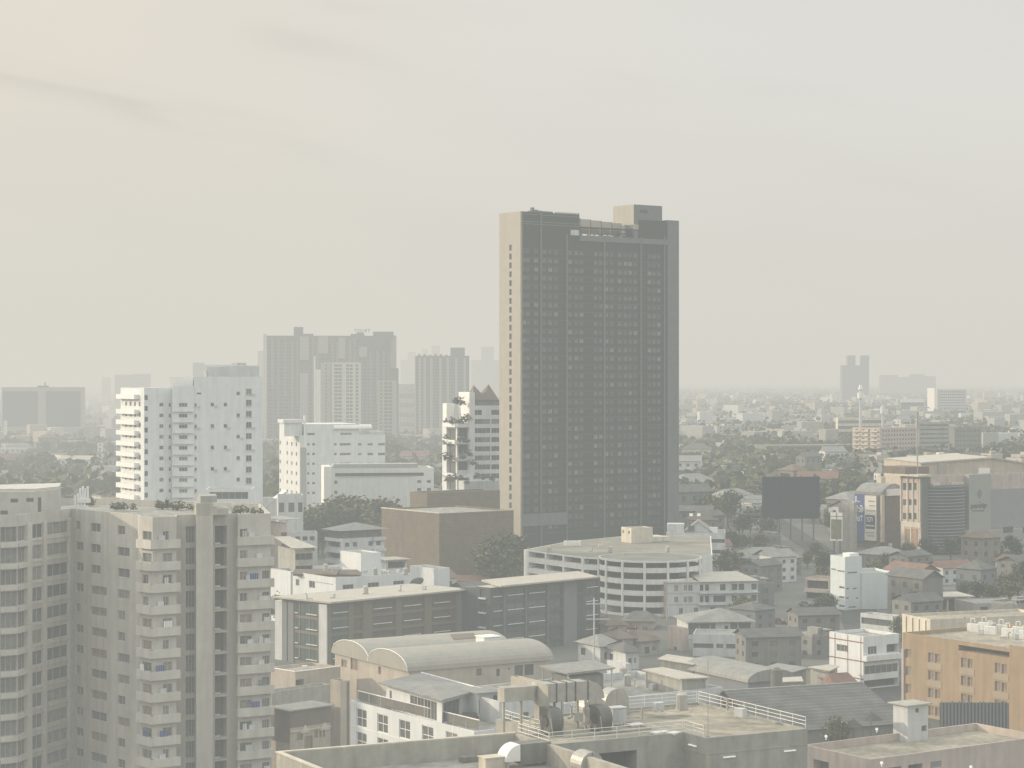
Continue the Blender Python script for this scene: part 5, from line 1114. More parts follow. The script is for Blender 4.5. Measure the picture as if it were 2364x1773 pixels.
for a_, c_ in (((-e,-e),(b.L+e,-e)),((b.L+e,-e),(b.L+e,12+e)),((b.L+e,12+e),(-e,12+e)),((-e,12+e),(-e,-e))): o.face([(*a_,zz),(*c_,zz),(mx_,6,zz+2.6)])
o.build('roof', M['roofG'], b.root)
simple('slit_window_house', 'pale low house with long slit windows in front of the glazed veranda', 'house', ZS, (440,1165), 395, 1040, 470, -9, lambda b, z: {0: [(b.L*.01,b.L*.35,z-3.1,z-2.1,'dark'),(b.L*.40,b.L*.52,z-3.1,z-2.1,'win'),(b.L*.57,b.L*.86,z-3.1,z-2.1,'dark')]}, wall='white2', roof='roofG', W=10, par=.3)
simple('pink_square_house', 'small mauve house with one square window left of the slit windows', 'house', ZS, (330,1110), 190, 395, 478, 30, lambda b, z: {3: [(b.W*.4,b.W*.62,z-6,z-4.4,'dark')]}, wall='pink', roof='roofG', par=.4)
b, z8 = simple('gabled_apartment', 'pale apartment with a grey gable roof behind the round car park', 'apartment', ZS, (168,130), 140, 770, 650, -6, both(rows(0,10,1.7,1.5,'dark',1,3.3,1.5,0,0,.55), rows(0,6,2.6,1.1,'dark',4,3.3,1.9,.1,.5,1)), wall='white2', roof='deckg', W=16)
t1_, tp, t2_ = b.front.t(ZS(360,0)[0]), b.front.t(ZS(490,0)[0]), b.front.t(ZS(640,0)[0]); zz = b.zc(ZS(0,18)[1])
o = MB(); o.face([(t1_,1,z8),(t2_,1,z8),(tp,1,zz)]); o.build('gable', M['white2'], b.root)
o = MB(); o.face([(t1_-.6,.5,z8-.2),(tp,.5,zz+.1),(tp,15,zz+.1),(t1_-.6,15,z8-.2)]); o.face([(tp,.5,zz+.1),(t2_+.6,.5,z8-.2),(t2_+.6,15,z8-.2),(tp,15,zz+.1)]); o.build('roof', M['roofG'], b.root)
for i in range(4): link('window', win_mesh(1.7, 2.0, 'dark'), b.root, (1.0+2.6*i, -.24, z8-1.9), 0) if False else None
o = MB(); b.front.slab(.2, t1_-.3, z8+.0, z8+2.6, 0, o, back=-6); o.build('glazed_attic', M['white2'], b.root)
for i in range(3): link('window', win_mesh(1.9, 1.7, 'dark'), b.root, (.9+2.9*i, -.24, z8+.5), 0)
o = MB(); o.box(t2_-1.0, t2_+1.6, 1.5, 3, z8-.1, z8+1.6); o.build('roof_store', M['bright'], b.root)

for i, (c, xl, xr, D, th, w_, rf, lb) in enumerate((((760,1165),690,900,492,20,'pink','roofB','mauve tiled house at the foot of the blue grey office'),((890,1130),840,1120,520,-8,'pink','roofD','dark roofed house between the blue grey office and round car park'),
    ((700,1330),640,860,455,30,'white2','roofG','grey house with a small balcony right of the blue grey office'),((900,1375),870,1005,448,24,'white2','roofD','small whitish house with one dark window below the mauve roofs'),
    ((1020,1290),960,1170,470,34,'conc','roofB','brown roofed house left of the mauve square house'),((850,1270),780,960,470,20,'pink','roofB','mauve roofed house above the small whitish house'))):
    b, z8 = simple('tiled_house', lb, 'house', ZG, c, xl, xr, D, th, lambda b, z: {0: [(b.L*.2,b.L*.45,z-3,z-1.5,'dark'),(b.L*.6,b.L*.8,z-2.6,z-1.4,'win')], 3: [(1,3,z-2.8,z-1.2,'dark')]}, wall=w_, par=0, W=9)
    o = MB(); e = .8; m_ = 4.5; hh = 1.9
    o.face([(-e,-e,z8-.1),(b.L+e,-e,z8-.1),(b.L-2,m_,z8+hh),(2,m_,z8+hh)]); o.face([(b.L+e,9+e,z8-.1),(-e,9+e,z8-.1),(2,m_,z8+hh),(b.L-2,m_,z8+hh)]); o.face([(-e,9+e,z8-.1),(-e,-e,z8-.1),(2,m_,z8+hh)]); o.face([(b.L+e,-e,z8-.1),(b.L+e,9+e,z8-.1),(b.L-2,m_,z8+hh)]); o.build('roof', M[rf], b.root)
t = empty('utility_pole', 'pale utility pole with crossbars beside the blue grey office', 'pole', (*at_z(ZG(652,1500), 1.0), 0)); o = MB(); o.tube((0,0,0),(0,0,15.5),.16,6); o.build('pole', M['white2'], t)
for z in (11.0, 14.2): o = MB(); o.box(-1.6,3.2,-.08,.08,z,z+.2); o.build('crossbar', M['white2'], t)
# ================================================================== SHOPPING MALL (right)
b = Bld('shopping_mall', 'large grey shopping mall with a ribbed glass drum, logo pier and sunlit poster end', 'mall', corner=ZM(1076,0)[0], D=735, th=30, xl=ZM(858,0)[0], xr=2440)
fr, le = b.front, b.left; zt_ = b.zc(ZM(0,100)[1]); ops = {3: []}; Z_ = lambda y, t: le.z(ZM(0,y)[1], t)
for x0, x1 in ((880,925),(942,982),(1000,1040)):
    ta, tb = le.t(ZM(x0,0)[0]), le.t(ZM(x1,0)[0])
    for y0, y1, st in ((165,245,'dark'),(345,410,'dark'),(495,565,'dark')): ops[3].append((ta, tb, Z_(y1,ta), Z_(y0,ta), st))
b.shell(0, zt_, ops, wall='pink', roof='deckg', par=.6); b.finish()
tl = lambda x: le.t(ZM(x,0)[0]); tf = lambda x: fr.t(ZM(x,0)[0])
for x in (862,932,990,1045,1066): o = MB(); t = tl(x); le.slab(t-.28, t+.28, Z_(590,t), zt_-.2, .35, o); o.build('pilaster', M['cream'], b.root)
for x0, x1 in ((905,952),(980,1038)): o = MB(); le.slab(tl(x0), tl(x1), Z_(905,tl(x0)), Z_(668,tl(x0)), .2, o); o.build('poster', M['poster'], b.root)
o = MB(); le.slab(.0, le.len-.1, Z_(650,tl(950)), Z_(590,tl(950)), .15, o); le.slab(.0, le.len-.1, Z_(960,tl(950)), Z_(915,tl(950)), .3, o); le.slab(tl(958), tl(974), Z_(915,tl(950)), Z_(650,tl(950)), .15, o); le.slab(.0, tl(900), Z_(915,tl(950)), Z_(650,tl(950)), .12, o); o.build('poster_frame', M['cream'], b.root)
o = MB(); o.box(-2.2, b.L*.06, -1.2, b.W+6, zt_+.1, zt_+.7); o.box(-1.2, tf(1185), -.6, b.W+2, zt_-.0, zt_+.1); o.build('canopy_roof', M['cream'], b.root)
o = MB(); o.box(-1.8, 9, 6, b.W+8, zt_+.71, zt_+3.2); o.build('roof_house', M['roofB'], b.root)
o = MB(); o.box(.3, tf(1180), -.12, 0, 0, zt_-.4); o.build('green_panel', mat('green grey panel', (.12,.135,.11), var=.1), b.root)
# curved ribbed glass drum
ta, tb = tf(1160), tf(1542); zd_ = fr.z(ZM(0,188)[1], (ta+tb)/2); n = 12; h_ = (tb-ta)/2; sag = 4.2; P = lambda i, e=0.0: ((ta+tb)/2 - (h_+e)*math.cos(math.pi*i/n), -(sag+e)*math.sin(math.pi*i/n))
o = MB(); o.prism([P(i) for i in range(n+1)], 0.5, zd_); o.build('glass_drum', M['dglass'], b.root)
z = 2.0
while z < zd_-.4:
    o = MB(); o.prism([P(i,.28) for i in range(n+1)], z, z+.16, bot=True); o.build('fin', M['farA'], b.root); z += 1.13
o = MB(); o.box(tf(1180), tf(1260), -1.5, 2, zd_, zd_+.9); o.box(tf(1400), tf(1535), -.8, 2, zd_-.0, zd_+.8); o.build('drum_cap', M['cream'], b.root)
def fit(o, f_, r, off):        # scale lettering to the rectangle found from image pixels
    me = o.data; xs = [v.co.x for v in me.vertices]; ys = [v.co.y for v in me.vertices]; w_, h_ = max(xs)-min(xs), max(ys)-min(ys); cx_, cy_ = (max(xs)+min(xs))/2, (max(ys)+min(ys))/2
    for v in me.vertices: v.co.x -= cx_; v.co.y -= cy_
    a, c, z0, z1 = r; o.matrix_local = f_.mx((a+c)/2, (z0+z1)/2, off) @ Matrix.Rotation(R(90), 4, 'X') @ Matrix.Diagonal(((c-a)/w_, (z1-z0)/h_, 1, 1))
# logo pier and lower walls
ta, tb = tf(1560), tf(1800); zl0, zl1 = fr.z(ZM(0,715)[1], ta), fr.z(ZM(0,72)[1], ta); M['mallg'] = mat('mall grey panel', (.31,.315,.295), var=.06)
o = MB(); fr.slab(ta, tb, zl0-1, zl1, 2.2, o); o.build('logo_pier', M['mallg'], b.root)
def text(s, size, matn, name, f_, t, z, off, parent, ext=.04, mirror=False, align='CENTER', sx=1.0, off_=0.0, spc=.95):
    cu = bpy.data.curves.new(name, 'FONT'); cu.body = s; cu.size = size; cu.extrude = ext; cu.align_x = align; cu.align_y = 'CENTER'; cu.materials.append(M[matn])
    tmp = bpy.data.objects.new(name, cu); COL.objects.link(tmp); cu.offset = off_; cu.space_character = spc; bpy.context.view_layer.update()
    me = bpy.data.meshes.new_from_object(tmp.evaluated_get(bpy.context.evaluated_depsgraph_get())); bpy.data.objects.remove(tmp); me.materials.clear(); me.materials.append(M[matn])
    o = bpy.data.objects.new(name, me); COL.objects.link(o); o.parent = parent
    o.matrix_local = f_.mx(t, z, off) @ Matrix.Rotation(R(90), 4, 'X') @ Matrix.Diagonal((sx, 1, 1, 1)) if f_ else Matrix.Identity(4); return o
M['logo'] = mat('charcoal logo', (.075,.08,.08), var=.05)
tm = (ta+tb)/2-.3; zlg = fr.z(ZM(0,420)[1], tm)
tx = text('pantip', 4.3, 'logo', 'logo_lettering', fr, tm, zlg, 2.26, b.root, ext=.05, off_=.09)
fit(tx, fr, fr.rect(ZM(1580,385), ZM(1756,452)), 2.26)
o = MB(); xx = tf(1598)
while xx < tf(1722): w_ = rnd.uniform(.25,.5); fr.slab(xx, xx+w_, fr.z(ZM(0,476)[1],xx), fr.z(ZM(0,462)[1],xx), 2.26, o, back=2.2); xx += w_+.14
o.build('small_print', M['logo'], b.root)
o = MB(); ze_ = fr.z(ZM(0,285)[1], tm)
o.face([(tm,-2.3,ze_-1.8),(tm+1.1,-2.3,ze_-.2),(tm+.75,-2.3,ze_+.9),(tm,-2.3,ze_+1.9),(tm-.75,-2.3,ze_+.9),(tm-1.1,-2.3,ze_-.2)]); o.box(tm-.6, tm+.6, -2.33, -2.22, ze_-2.9, ze_-2.65); o.build('emblem', M['slate'], b.root)
ta = tf(1512); zl2 = fr.z(ZM(0,690)[1], ta)
o = MB(); fr.slab(ta, fr.len, 0, zl2, 5.0, o); o.build('lower_front', M['mallg'], b.root)
o = MB(); fr.slab(ta-.5, ta-.02, 0, zl2+.4, 5.1, o, back=.5); o.build('edge_strip', M['cream'], b.root)
o = MB(); fr.slab(tb+.1, fr.len, zl2, fr.z(ZM(0,232)[1], tb+8), 1.2, o); o.build('upper_front', mat('mall blue grey panel', (.25,.26,.26), var=.06), b.root)
for x0, x1, y0, y1 in ((1875,1980,640,705),(2090,2212,645,705)): o = MB(); fr.slab(tf(x0), tf(x1), fr.z(ZM(0,y1)[1],tf(x0)), fr.z(ZM(0,y0)[1],tf(x0)), 5.08, o, back=4.9); o.build('window', M['g0'], b.root)
o = MB(); fr.slab(tf(1960), tf(2070), 1, fr.z(ZM(0,840)[1], tf(2000)), 5.06, o, back=4.9); o.build('opening', M['voidL'], b.root)
# broad beige hall behind the mall
hb = Bld('beige_gable_hall', 'broad beige hall with a very flat gable behind the shopping mall', 'hall', corner=ZF(1335,0)[0], D=790, th=10, xl=ZF(1320,0)[0], xr=2450, W=40)
f2 = hb.front; te = f2.t(ZF(1940,0)[0]); z0, z1_, z2_ = hb.zc(ZF(0,250)[1]), f2.z(ZF(0,203)[1], te), f2.z(ZF(0,300)[1], f2.len)
o = MB(); o.face([(0,0,0),(hb.L,0,0),(hb.L,0,z2_),(te,0,z1_),(0,0,z0)]); o.face([(0,40,0),(0,0,0),(0,0,z0),(0,40,z0)]); o.build('wall', M['beige'], hb.root)
o = MB(); o.face([(-.5,-.6,z0+.02),(te,-.6,z1_+.05),(te,40,z1_+.05),(-.5,40,z0+.02)]); o.face([(te,-.6,z1_+.05),(hb.L,-.6,z2_+.05),(hb.L,40,z2_+.05),(te,40,z1_+.05)]); o.face([(-.5,-.6,z0-.5),(te,-.6,z1_-.5),(te,-.6,z1_+.05),(-.5,-.6,z0+.02)]); o.face([(te,-.6,z1_-.5),(hb.L,-.6,z2_-.5),(hb.L,-.6,z2_+.05),(te,-.6,z1_+.05)]); o.build('roof', M['roofL'], hb.root)
t = f2.t(ZF(1862,0)[0]); o = MB(); f2.slab(t-2.2, t+2.2, f2.z(ZF(0,345)[1],t), f2.z(ZF(0,296)[1],t), 1.5, o); o.build('vent_box', M['bright'], hb.root)
t = f2.t(ZF(1515,0)[0]); o = MB(); f2.slab(t-1.6, t+1.6, f2.z(ZF(0,420)[1],t), f2.z(ZF(0,250)[1],t), .5, o); o.build('pilaster', M['conc'], hb.root)
o = MB(); o.tube((0,0,0),(0,0,22),.25,6); o.tube((0,0,16),(0,0,22),.4,6); x = wx(ZF(1304,0)[0], 742); thing('antenna_mast', 'slim pale mast at the corner of the shopping mall roof', 'mast', o, M['farA'], loc=(x, 742, zt_+.5-8+8))
for i, (x0, x1, y0, y1) in enumerate(((1475,1530,165,215),(1625,1660,172,215),(1180,1340,222,245))):
    o = MB(); w_ = (x1-x0)/3.687/F*835/2; o.box(-w_, w_, -3, 3, 0, (y1-y0)/3.687/F*835+4); thing('roof_cabin', ['pinkish cabin above the beige hall roof','narrow cabin above the beige hall roof','long white roof slab left of the mall mast'][i], 'roof cabin', o, M['cream'], loc=(wx(ZF((x0+x1)/2,0)[0],835), 835, wz(ZF(0,y1)[1],835)-4))

# ------------------------------------------------------------------ banner building
b = Bld('banner_building', 'brown shop building wearing a blue and a white banner under a curved roof', 'building', corner=ZM(632,0)[0], D=760, th=42, xl=ZM(350,0)[0], xr=ZM(868,0)[0])
fr, le = b.front, b.left; zt_ = b.zc(ZM(0,300)[1]); zz = lambda y, t: le.z(ZM(0,y)[1], t); tl = lambda x: le.t(ZM(x,0)[0])
b.shell(0, zt_, {}, wall='roofB', roof='deckg', par=.3)
o = MB(); le.slab(tl(356), tl(470), zz(810,tl(400)), zz(290,tl(400)), .5, o); o.build('blue_banner', M['banner'], b.root)
o = MB(); le.slab(tl(472), tl(597), zz(800,tl(540)), zz(306,tl(540)), .7, o); o.build('white_banner', M['bannerw'], b.root)
o = MB(); le.slab(tl(480), tl(585), zz(670,tl(540)), zz(520,tl(540)), .78, o, back=.6); o.build('banner_panel', mat('ink blue panel', (.03,.05,.09), var=.1), b.root)
tx = text('ตวส', 3, 'bright', 'banner_lettering', le, tl(412), zz(455,tl(412)), .56, b.root, off_=.05); fit(tx, le, le.rect(ZM(364,434), ZM(456,488)), .56)
tx = text('ยมT', 3, 'bright', 'banner_lettering', le, tl(405), zz(550,tl(405)), .56, b.root, off_=.05); fit(tx, le, le.rect(ZM(364,522), ZM(450,588)), .56)
for x0, x1, y in ((368,392,420),(418,444,418),(366,388,508)): o = MB(); le.slab(tl(x0), tl(x1), zz(y+8,tl(x0)), zz(y-6,tl(x0)), .56, o, back=.5); o.build('banner_lettering', M['bright'], b.root)
tx = text('รวา', 3, 'bright', 'banner_lettering', le, tl(528), zz(572,tl(528)), .82, b.root, off_=.02); fit(tx, le, le.rect(ZM(497,540), ZM(560,592)), .82)
o = MB(); le.slab(tl(488), tl(578), zz(645,tl(540)), zz(628,tl(540)), .82, o, back=.79); o.build('small_print', M['white2'], b.root)
for y, x0, x1 in ((365,515,580),(415,520,580),(470,490,588),(710,480,585),(745,500,580)):
    o = MB(); 
    x = x0
    while x < x1: w_ = rnd.uniform(6,13); le.slab(tl(x), tl(min(x+w_,x1)), zz(y+7,tl(540)), zz(y-7,tl(540)), .82, o, back=.69); x += w_+4
    o.build('small_print', M['farA'], b.root)
o = MB(); fr.slab(.0, 1.6, zz(820,le.len), zt_+.2, .6, o); o.build('lit_pier', M['cream'], b.root)
o = MB(); n = 10; r_ = b.L
for i in range(n):
    a0, a1_ = i/n, (i+1)/n; hh = lambda a: zt_+3.9*math.sin(math.pi*(.08+.75*a))
    o.face([(r_*a0,-.5,hh(a0)),(r_*a1_,-.5,hh(a1_)),(r_*a1_,b.W,hh(a1_)),(r_*a0,b.W,hh(a0))]); o.face([(r_*a0,-.5,zt_-.2),(r_*a1_,-.5,zt_-.2),(r_*a1_,-.5,hh(a1_)),(r_*a0,-.5,hh(a0))])
o.face([(0,-.5,zt_-.2),(0,-.5,zt_+1.0),(0,b.W,zt_+1.0),(0,b.W,zt_-.2)]); o.build('curved_roof', M['roofG'], b.root)
t = fr.t(ZM(752,0)[0]); o = MB(); fr.slab(t-3.6, t+3.6, fr.z(ZM(0,305)[1],t), fr.z(ZM(0,232)[1],t), 1.2, o); o.build('white_sign', M['bright'], b.root)
o = MB(); t = fr.t(ZM(728,0)[0]); fr.slab(t-.5, t+.5, fr.z(ZM(0,1020)[1],t), fr.z(ZM(0,830)[1],t), 1.0, o); o.build('lit_sign', M['bright'], b.root)
b = Bld('shop_annex', 'dull brown grey shop annex left of the blue banner', 'building', corner=ZM(340,0)[0], D=752, th=42, xl=ZM(170,0)[0], xr=ZM(372,0)[0])
b.shell(0, b.zc(ZM(0,395)[1]), {}, wall='conc', roof='roofB', par=.3)
o = MB(); b.front.slab(-1, 3, b.zc(ZM(0,380)[1]), b.zc(ZM(0,368)[1]), .3, o); b.front.slab(b.front.len*.5, b.front.len*.5+.5, b.zc(ZM(0,380)[1]), b.zc(ZM(0,310)[1]), .3, o); o.build('roof_trim', M['bright'], b.root)
simple('tudor_shop', 'narrow shop front with a small white gable behind the curved roof', 'shop', ZM, (640,100), 588, 690, 800, 36, wall='cream', roof='roofB', par=.3)
def board(name, label, x0, x1, y0, y1, D, ang, m, zbot=0.0, posts=2, frame='framed', Z=ZM):
    xa, xb = wx(Z(x0,0)[0],D), wx(Z(x1,0)[0],D); w_ = (xb-xa)/math.cos(R(ang)); z0, z1_ = wz(Z(0,y1)[1],D), wz(Z(0,y0)[1],D)
    t = empty(name, label, 'billboard', (xa, D, zbot), R(ang)); o = MB(); o.box(0,w_,-.15,.15,z0-zbot,z1_-zbot); o.build('panel', M[m], t)
    for i in range(posts): x = w_*(i+.5)/posts; o = MB(); o.box(x-.25,x+.25,.2,.7,0,z1_-zbot-.3); o.build('post', M[frame], t)
    return t, w_, z0-zbot, z1_-zbot
t, w_, z0, z1_ = board('poster_billboard', 'free standing white framed billboard with two green posters', 83, 203, 490, 800, 742, -30, 'bright')
for i in range(2): o = MB(); o.box(w_*(.06+.48*i), w_*(.46+.48*i), -.22, -.16, z0+.6, z0+(z1_-z0)*.76); o.build('poster', M['posterg'], t)
o = MB(); o.box(-.1,w_+.1,-.24,-.16,z0+(z1_-z0)*.86,z0+(z1_-z0)*.875); o.box(w_*.48,w_*.52,-.25,-.16,z0,z1_); o.build('frame', M['redl'], t)
t, w_, z0, z1_ = board('navy_billboard', 'huge dark navy billboard standing among the dim trees', 1030, 1690, 742, 1208, 800, 6, 'navy', posts=5, Z=ZP)
for i in range(9): o = MB(); x = w_*i/8; o.box(max(x-.08,-.1),x+.08,-.24,-.15,z0,z1_); o.build('seam', mat('navy seam', (.03,.042,.055)), t)
o = MB(); o.box(-.3,w_+.3,.2,.9,z0-.4,z0); o.box(-.3,w_+.3,.2,.9,z1_-.5,z1_-.1); o.build('frame', M['framed'], t)
for i in range(12): 
    if i < 12: o = MB(); o.box(-7,-.4,.3,.5,z0-4+i*1.8,z0-3.8+i*1.8); o.build('ladder_rung', M['conc'], t)

# ------------------------------------------------------------------ white narrow building and neighbours
b = Bld('narrow_white_building', 'slim white building with a sunlit signed wall and pale blue shaded side', 'building', corner=ZF(689,0)[0], D=562, th=28, xl=ZF(564,0)[0], xr=ZF(832,0)[0])
fr, le = b.front, b.left; zt_ = b.zc(ZF(0,1052)[1]); ops = {0: [], 3: []}
for y in (1312,1395,1470): t = le.t(ZF(662,0)[0]); ops[3].append((t-1.2,t+1.2,le.z(ZF(0,y+9)[1],t),le.z(ZF(0,y-7)[1],t),'dark'))
for y, x, w_ in ((1322,712,1.0),(1322,772,1.4),(1403,710,1.0),(1403,792,.8),(1480,752,2.6),(1580,752,2.6)): t = fr.t(ZF(x,0)[0]); ops[0].append((t-w_/2,t+w_/2,fr.z(ZF(0,y+8)[1],t),fr.z(ZF(0,y-6)[1],t),'win1'))
M['paleblue'] = mat('pale blue white render', (.60,.66,.67), grime=.06, var=.05)
b.shell(0, zt_, ops, wall='paleblue', roof='deckg', par=.5); b.finish()
o = MB(); le.slab(.02, le.len, .1, zt_+.02, .06, o)
for f_, x0, x1, y in ((le,573,612,1170),(le,625,684,1178),(fr,712,790,1188)):
    o2 = MB(); x = x0
    while x < x1: w_ = rnd.uniform(4,8); f_.slab(f_.t(ZF(x,0)[0]), f_.t(ZF(min(x+w_,x1),0)[0]), b.zc(ZF(0,y+5)[1]), b.zc(ZF(0,y-5)[1]), .1, o2); x += w_+2
    o2.build('wall_lettering', M['voidL'], b.root)
o = MB(); o.box(b.L*.4, b.L*.95, 1, 4, zt_-.4, zt_+.7); o.build('roof_store', M['bright'], b.root)
b2, z8 = simple('pale_blue_annex', 'pale blue lower annex right of the slim white building', 'building', ZF, (833,1190), 828, 1110, 564, 12, wall='paleblue', roof='roofG', W=14)
b2, z8 = simple('balcony_rowhouse', 'brown row house with a sunlit balcony left of the slim white building', 'house', ZF, (556,1240), 352, 575, 590, 58, lambda b, z: {3: [(b.W*.05,b.W*.95,z-3,z-.7,'log'),(b.W*.05,b.W*.95,z-6.3,z-4.2,'log')]}, wall='pink', roof='roofB', par=.2, L=8)
for k in range(2): o = MB(); b2.left.slab(0, b2.left.len, z8-3.9-3.3*k, z8-2.9-3.3*k, .8, o); o.build('balcony', M['cream'], b2.root)
b2, z8 = simple('low_white_wall_house', 'low white walled house at the foot of the slim white building', 'house', ZF, (565,1500), 400, 575, 540, 62, wall='white', roof='roofD', par=.4, L=6)
b2, z8 = simple('green_grey_shop', 'long low shop with a pale fascia between the white building and orange hotel', 'shop', ZF, (1095,1560), 820, 1180, 500, 40, lambda b, z: {3: [(b.W*.03,b.W*.97,z-2.5,z-1.0,'dark')]}, wall='white2', roof='roofD', par=.4)
b2, z8 = simple('open_pavilion', 'small open pavilion with pale pillars under a bright sheet roof', 'pavilion', ZF, (1480,1395), 1440, 1730, 560, 10, lambda b, z: {0: [(1,b.L*.3,z-4,z-.6,'log'),(b.L*.36,b.L-1,z-4,z-.6,'log')]}, wall='cream', roof='roofL', par=0, W=9)
o = MB(); o.box(-1.5,b2.L+1.5,-1.5,10.5,0,.25); o.build('roof_slab', M['roofL'], b2.root, (0,0,z8+.003))
simple('ochre_wall_house', 'small house with a sunlit ochre wall left of the open pavilion', 'house', ZF, (1355,1390), 1180, 1400, 585, 55, wall='cream', roof='roofG', par=.3, L=8)
simple('dim_hall', 'low dim hall with a long grey roof in front of the shopping mall', 'hall', ZF, (1700,1240), 1400, 2000, 660, 35, wall='conc', roof='roofG', par=.3)
simple('mossy_roof_house', 'long house under a mossy grey roof right of the open pavilion', 'house', ZF, (1800,1450), 1740, 2212, 540, 14, lambda b, z: {0: [(b.L*.1+i*b.L*.22,b.L*.25+i*b.L*.22,z-2.4,z-.9,'dark') for i in range(4)]}, wall='conc', roof='roofG', par=.2, W=12)

# ------------------------------------------------------------------ mid distance right
simple('dark_office_block', 'long dark shaded office block with a small sunlit end, beyond the navy billboard', 'office', ZP, (1100,385), 935, 2040, 1519, 12, rows(0,18,3.2,1.3,'dark',4,3.6,1.5), wall='concD', roof='deckg')
for i, (x0, x1, y0, y1) in enumerate(((932,1004,452,635),(1036,1097,528,648))):
    simple('sunlit_shophouse', ['taller sunlit pinkish shophouse before the dark office block','lower sunlit pinkish shophouse before the dark office block'][i], 'house', ZP, (x1,y0), x0, x1+18, 1490-10*i, 58, rows(3,1,9,.35,'brn',3,4.2,4.0), wall='pink', roof='roofB', par=.3)
b, z8 = simple('pink_balcony_apartment', 'pinkish apartment tower with sunlit stacked balconies and a dark shaded side', 'apartment tower', ZL, (1308,565), 1135, 1545, 1500, 40, both(rows(0,12,1.8,1.3,'dark',10,3.1,1.6), rows(3,4,2.2,1.5,'dark',10,3.1,1.2)), wall='pink', roof='deckg')
for k in range(11):
    for q in (.05,.35,.68): o = MB(); b.left.slab(b.left.len*q, b.left.len*(q+.25), z8-3.1-3.1*k, z8-2.0-3.1*k, 1.2, o); o.build('balcony', M['cream'], b.root)
simple('dark_side_apartment', 'wide dark shaded apartment block right of the pinkish balconies', 'apartment', ZL, (1550,530), 1530, 1745, 1550, 14, rows(0,14,2.0,1.2,'far',11,3.2,1.5), wall='conc', roof='deckg')
simple('cream_long_office', 'long cream office with bright floor bands behind the pinkish balconies', 'office', ZL, (1045,500), 1030, 1345, 2000, 10, rows(0,1,84,2.9,'dark',4,5.4,2.6), wall='cream', roof='deckg')
simple('dark_cube_building', 'dark shaded cube building with a thin bright edge beyond the beige hall', 'building', ZL, (1775,565), 1738, 1945, 1600, 24, rows(0,7,2.2,1.2,'dark',5,3.6,2), wall='concD', roof='deckg')
simple('grey_cube_building', 'grey plain building right of the dark cube building', 'building', ZL, (1955,595), 1930, 2052, 1630, 18, wall='farA', roof='deckg')
simple('white_fin_tower', 'thin white tower on the hazy plain at the right', 'tower', ZL, (1650,315), 1605, 1662, 3400, 30, wall='bright', roof='deckg')
simple('dark_fin_slab', 'grey slab block beside the thin white far tower', 'tower', ZL, (1668,325), 1655, 1850, 3500, 6, rows(0,12,3,1.4,'far',9,4.5,3), wall='farA', roof='deckg', W=25)
b, z8 = simple('white_strip_hall', 'long white roofed hall left of the thin white far tower', 'hall', ZL, (1442,385), 1436, 1580, 3300, 4, wall='farB', roof='roofL', W=20)
o = MB(); b.front.slab(-1, b.front.len+1, z8-5, z8+.5, 1.5, o); o.build('roof_band', M['bright'], b.root)
for i, (x0, x1, y0, D, m, lb) in enumerate((
    (880,1112,285,1880,'beige','yellowish building with dotted windows before the grey cube block'),(872,1135,125,2355,'farA','grey white block behind the yellowish building'),
    (800,880,62,3030,'cream','small cream block above the grey white block'),(880,925,-40,3450,'white2','slim white stack like tower far behind the cream block'),
    (480,800,165,2095,'farA','pale building with a red and white end at centre right'),(92,275,118,2250,'farA','grey apartment block just right of the tall tower'),
    (90,142,370,1582,'white2','narrow banded building edge beside the tall tower'),(375,470,490,1566,'cream','small bright cream house above the lamp lit road'),
    (1115,1575,310,2080,'beige','low cream school like building right of the yellowish one'),(1640,1900,300,1930,'cream','ochre low block left of the pinkish balconies'),
    (1665,1795,130,2553,'white2','square white block near the cream long office'),(1250,1395,205,2470,'farA','low hall with a bright roof on the plain'),
    (500,930,520,1651,'farA','long pale low roof behind the lamp lit road'),(835,925,475,1710,'white','small white block left of the sunlit shophouse'),
    (560,1120,-10,3700,'farA','long grey building on the plain right of the tall tower'),(200,520,30,3370,'farA','hazy low building close to the tall tower'))):
    st = (x1-x0)/4.916/F*D
    simple('mid_distance_building', lb, 'building', ZP, (x0+(x1-x0)*.12,y0), x0, x1, D, 20, rows(0,max(2,int(st/5)),1.7,1.5,'far',2 if y0 > 280 else 4,3.3,1.0,.1), wall=m, roof='roofG' if i%2 else 'roofL', par=.3)
o = MB(); 
t = empty('water_tower', 'white ball topped water tower on the hazy plain', 'water tower', (wx(ZL(1186,0)[0],1900),1900,0)); o.tube((0,0,0),(0,0,50),1.5,10,r2=1.2); o.build('shaft', M['white2'], t); o = MB(); o.tube((0,0,42),(0,0,47),2.7,12); o.tube((0,0,50),(0,0,54),2.2,12,r2=1.0); o.build('tank', M['bright'], t)
t = empty('water_tower', 'shorter pale water tower right of the ball topped one', 'water tower', (wx(ZL(1326,0)[0],1800),1800,0)); o = MB(); o.tube((0,0,0),(0,0,38),1.1,8); o.build('shaft', M['white2'], t); o = MB(); o.tube((0,0,30),(0,0,36),2.2,10); o.build('tank', M['white'], t)
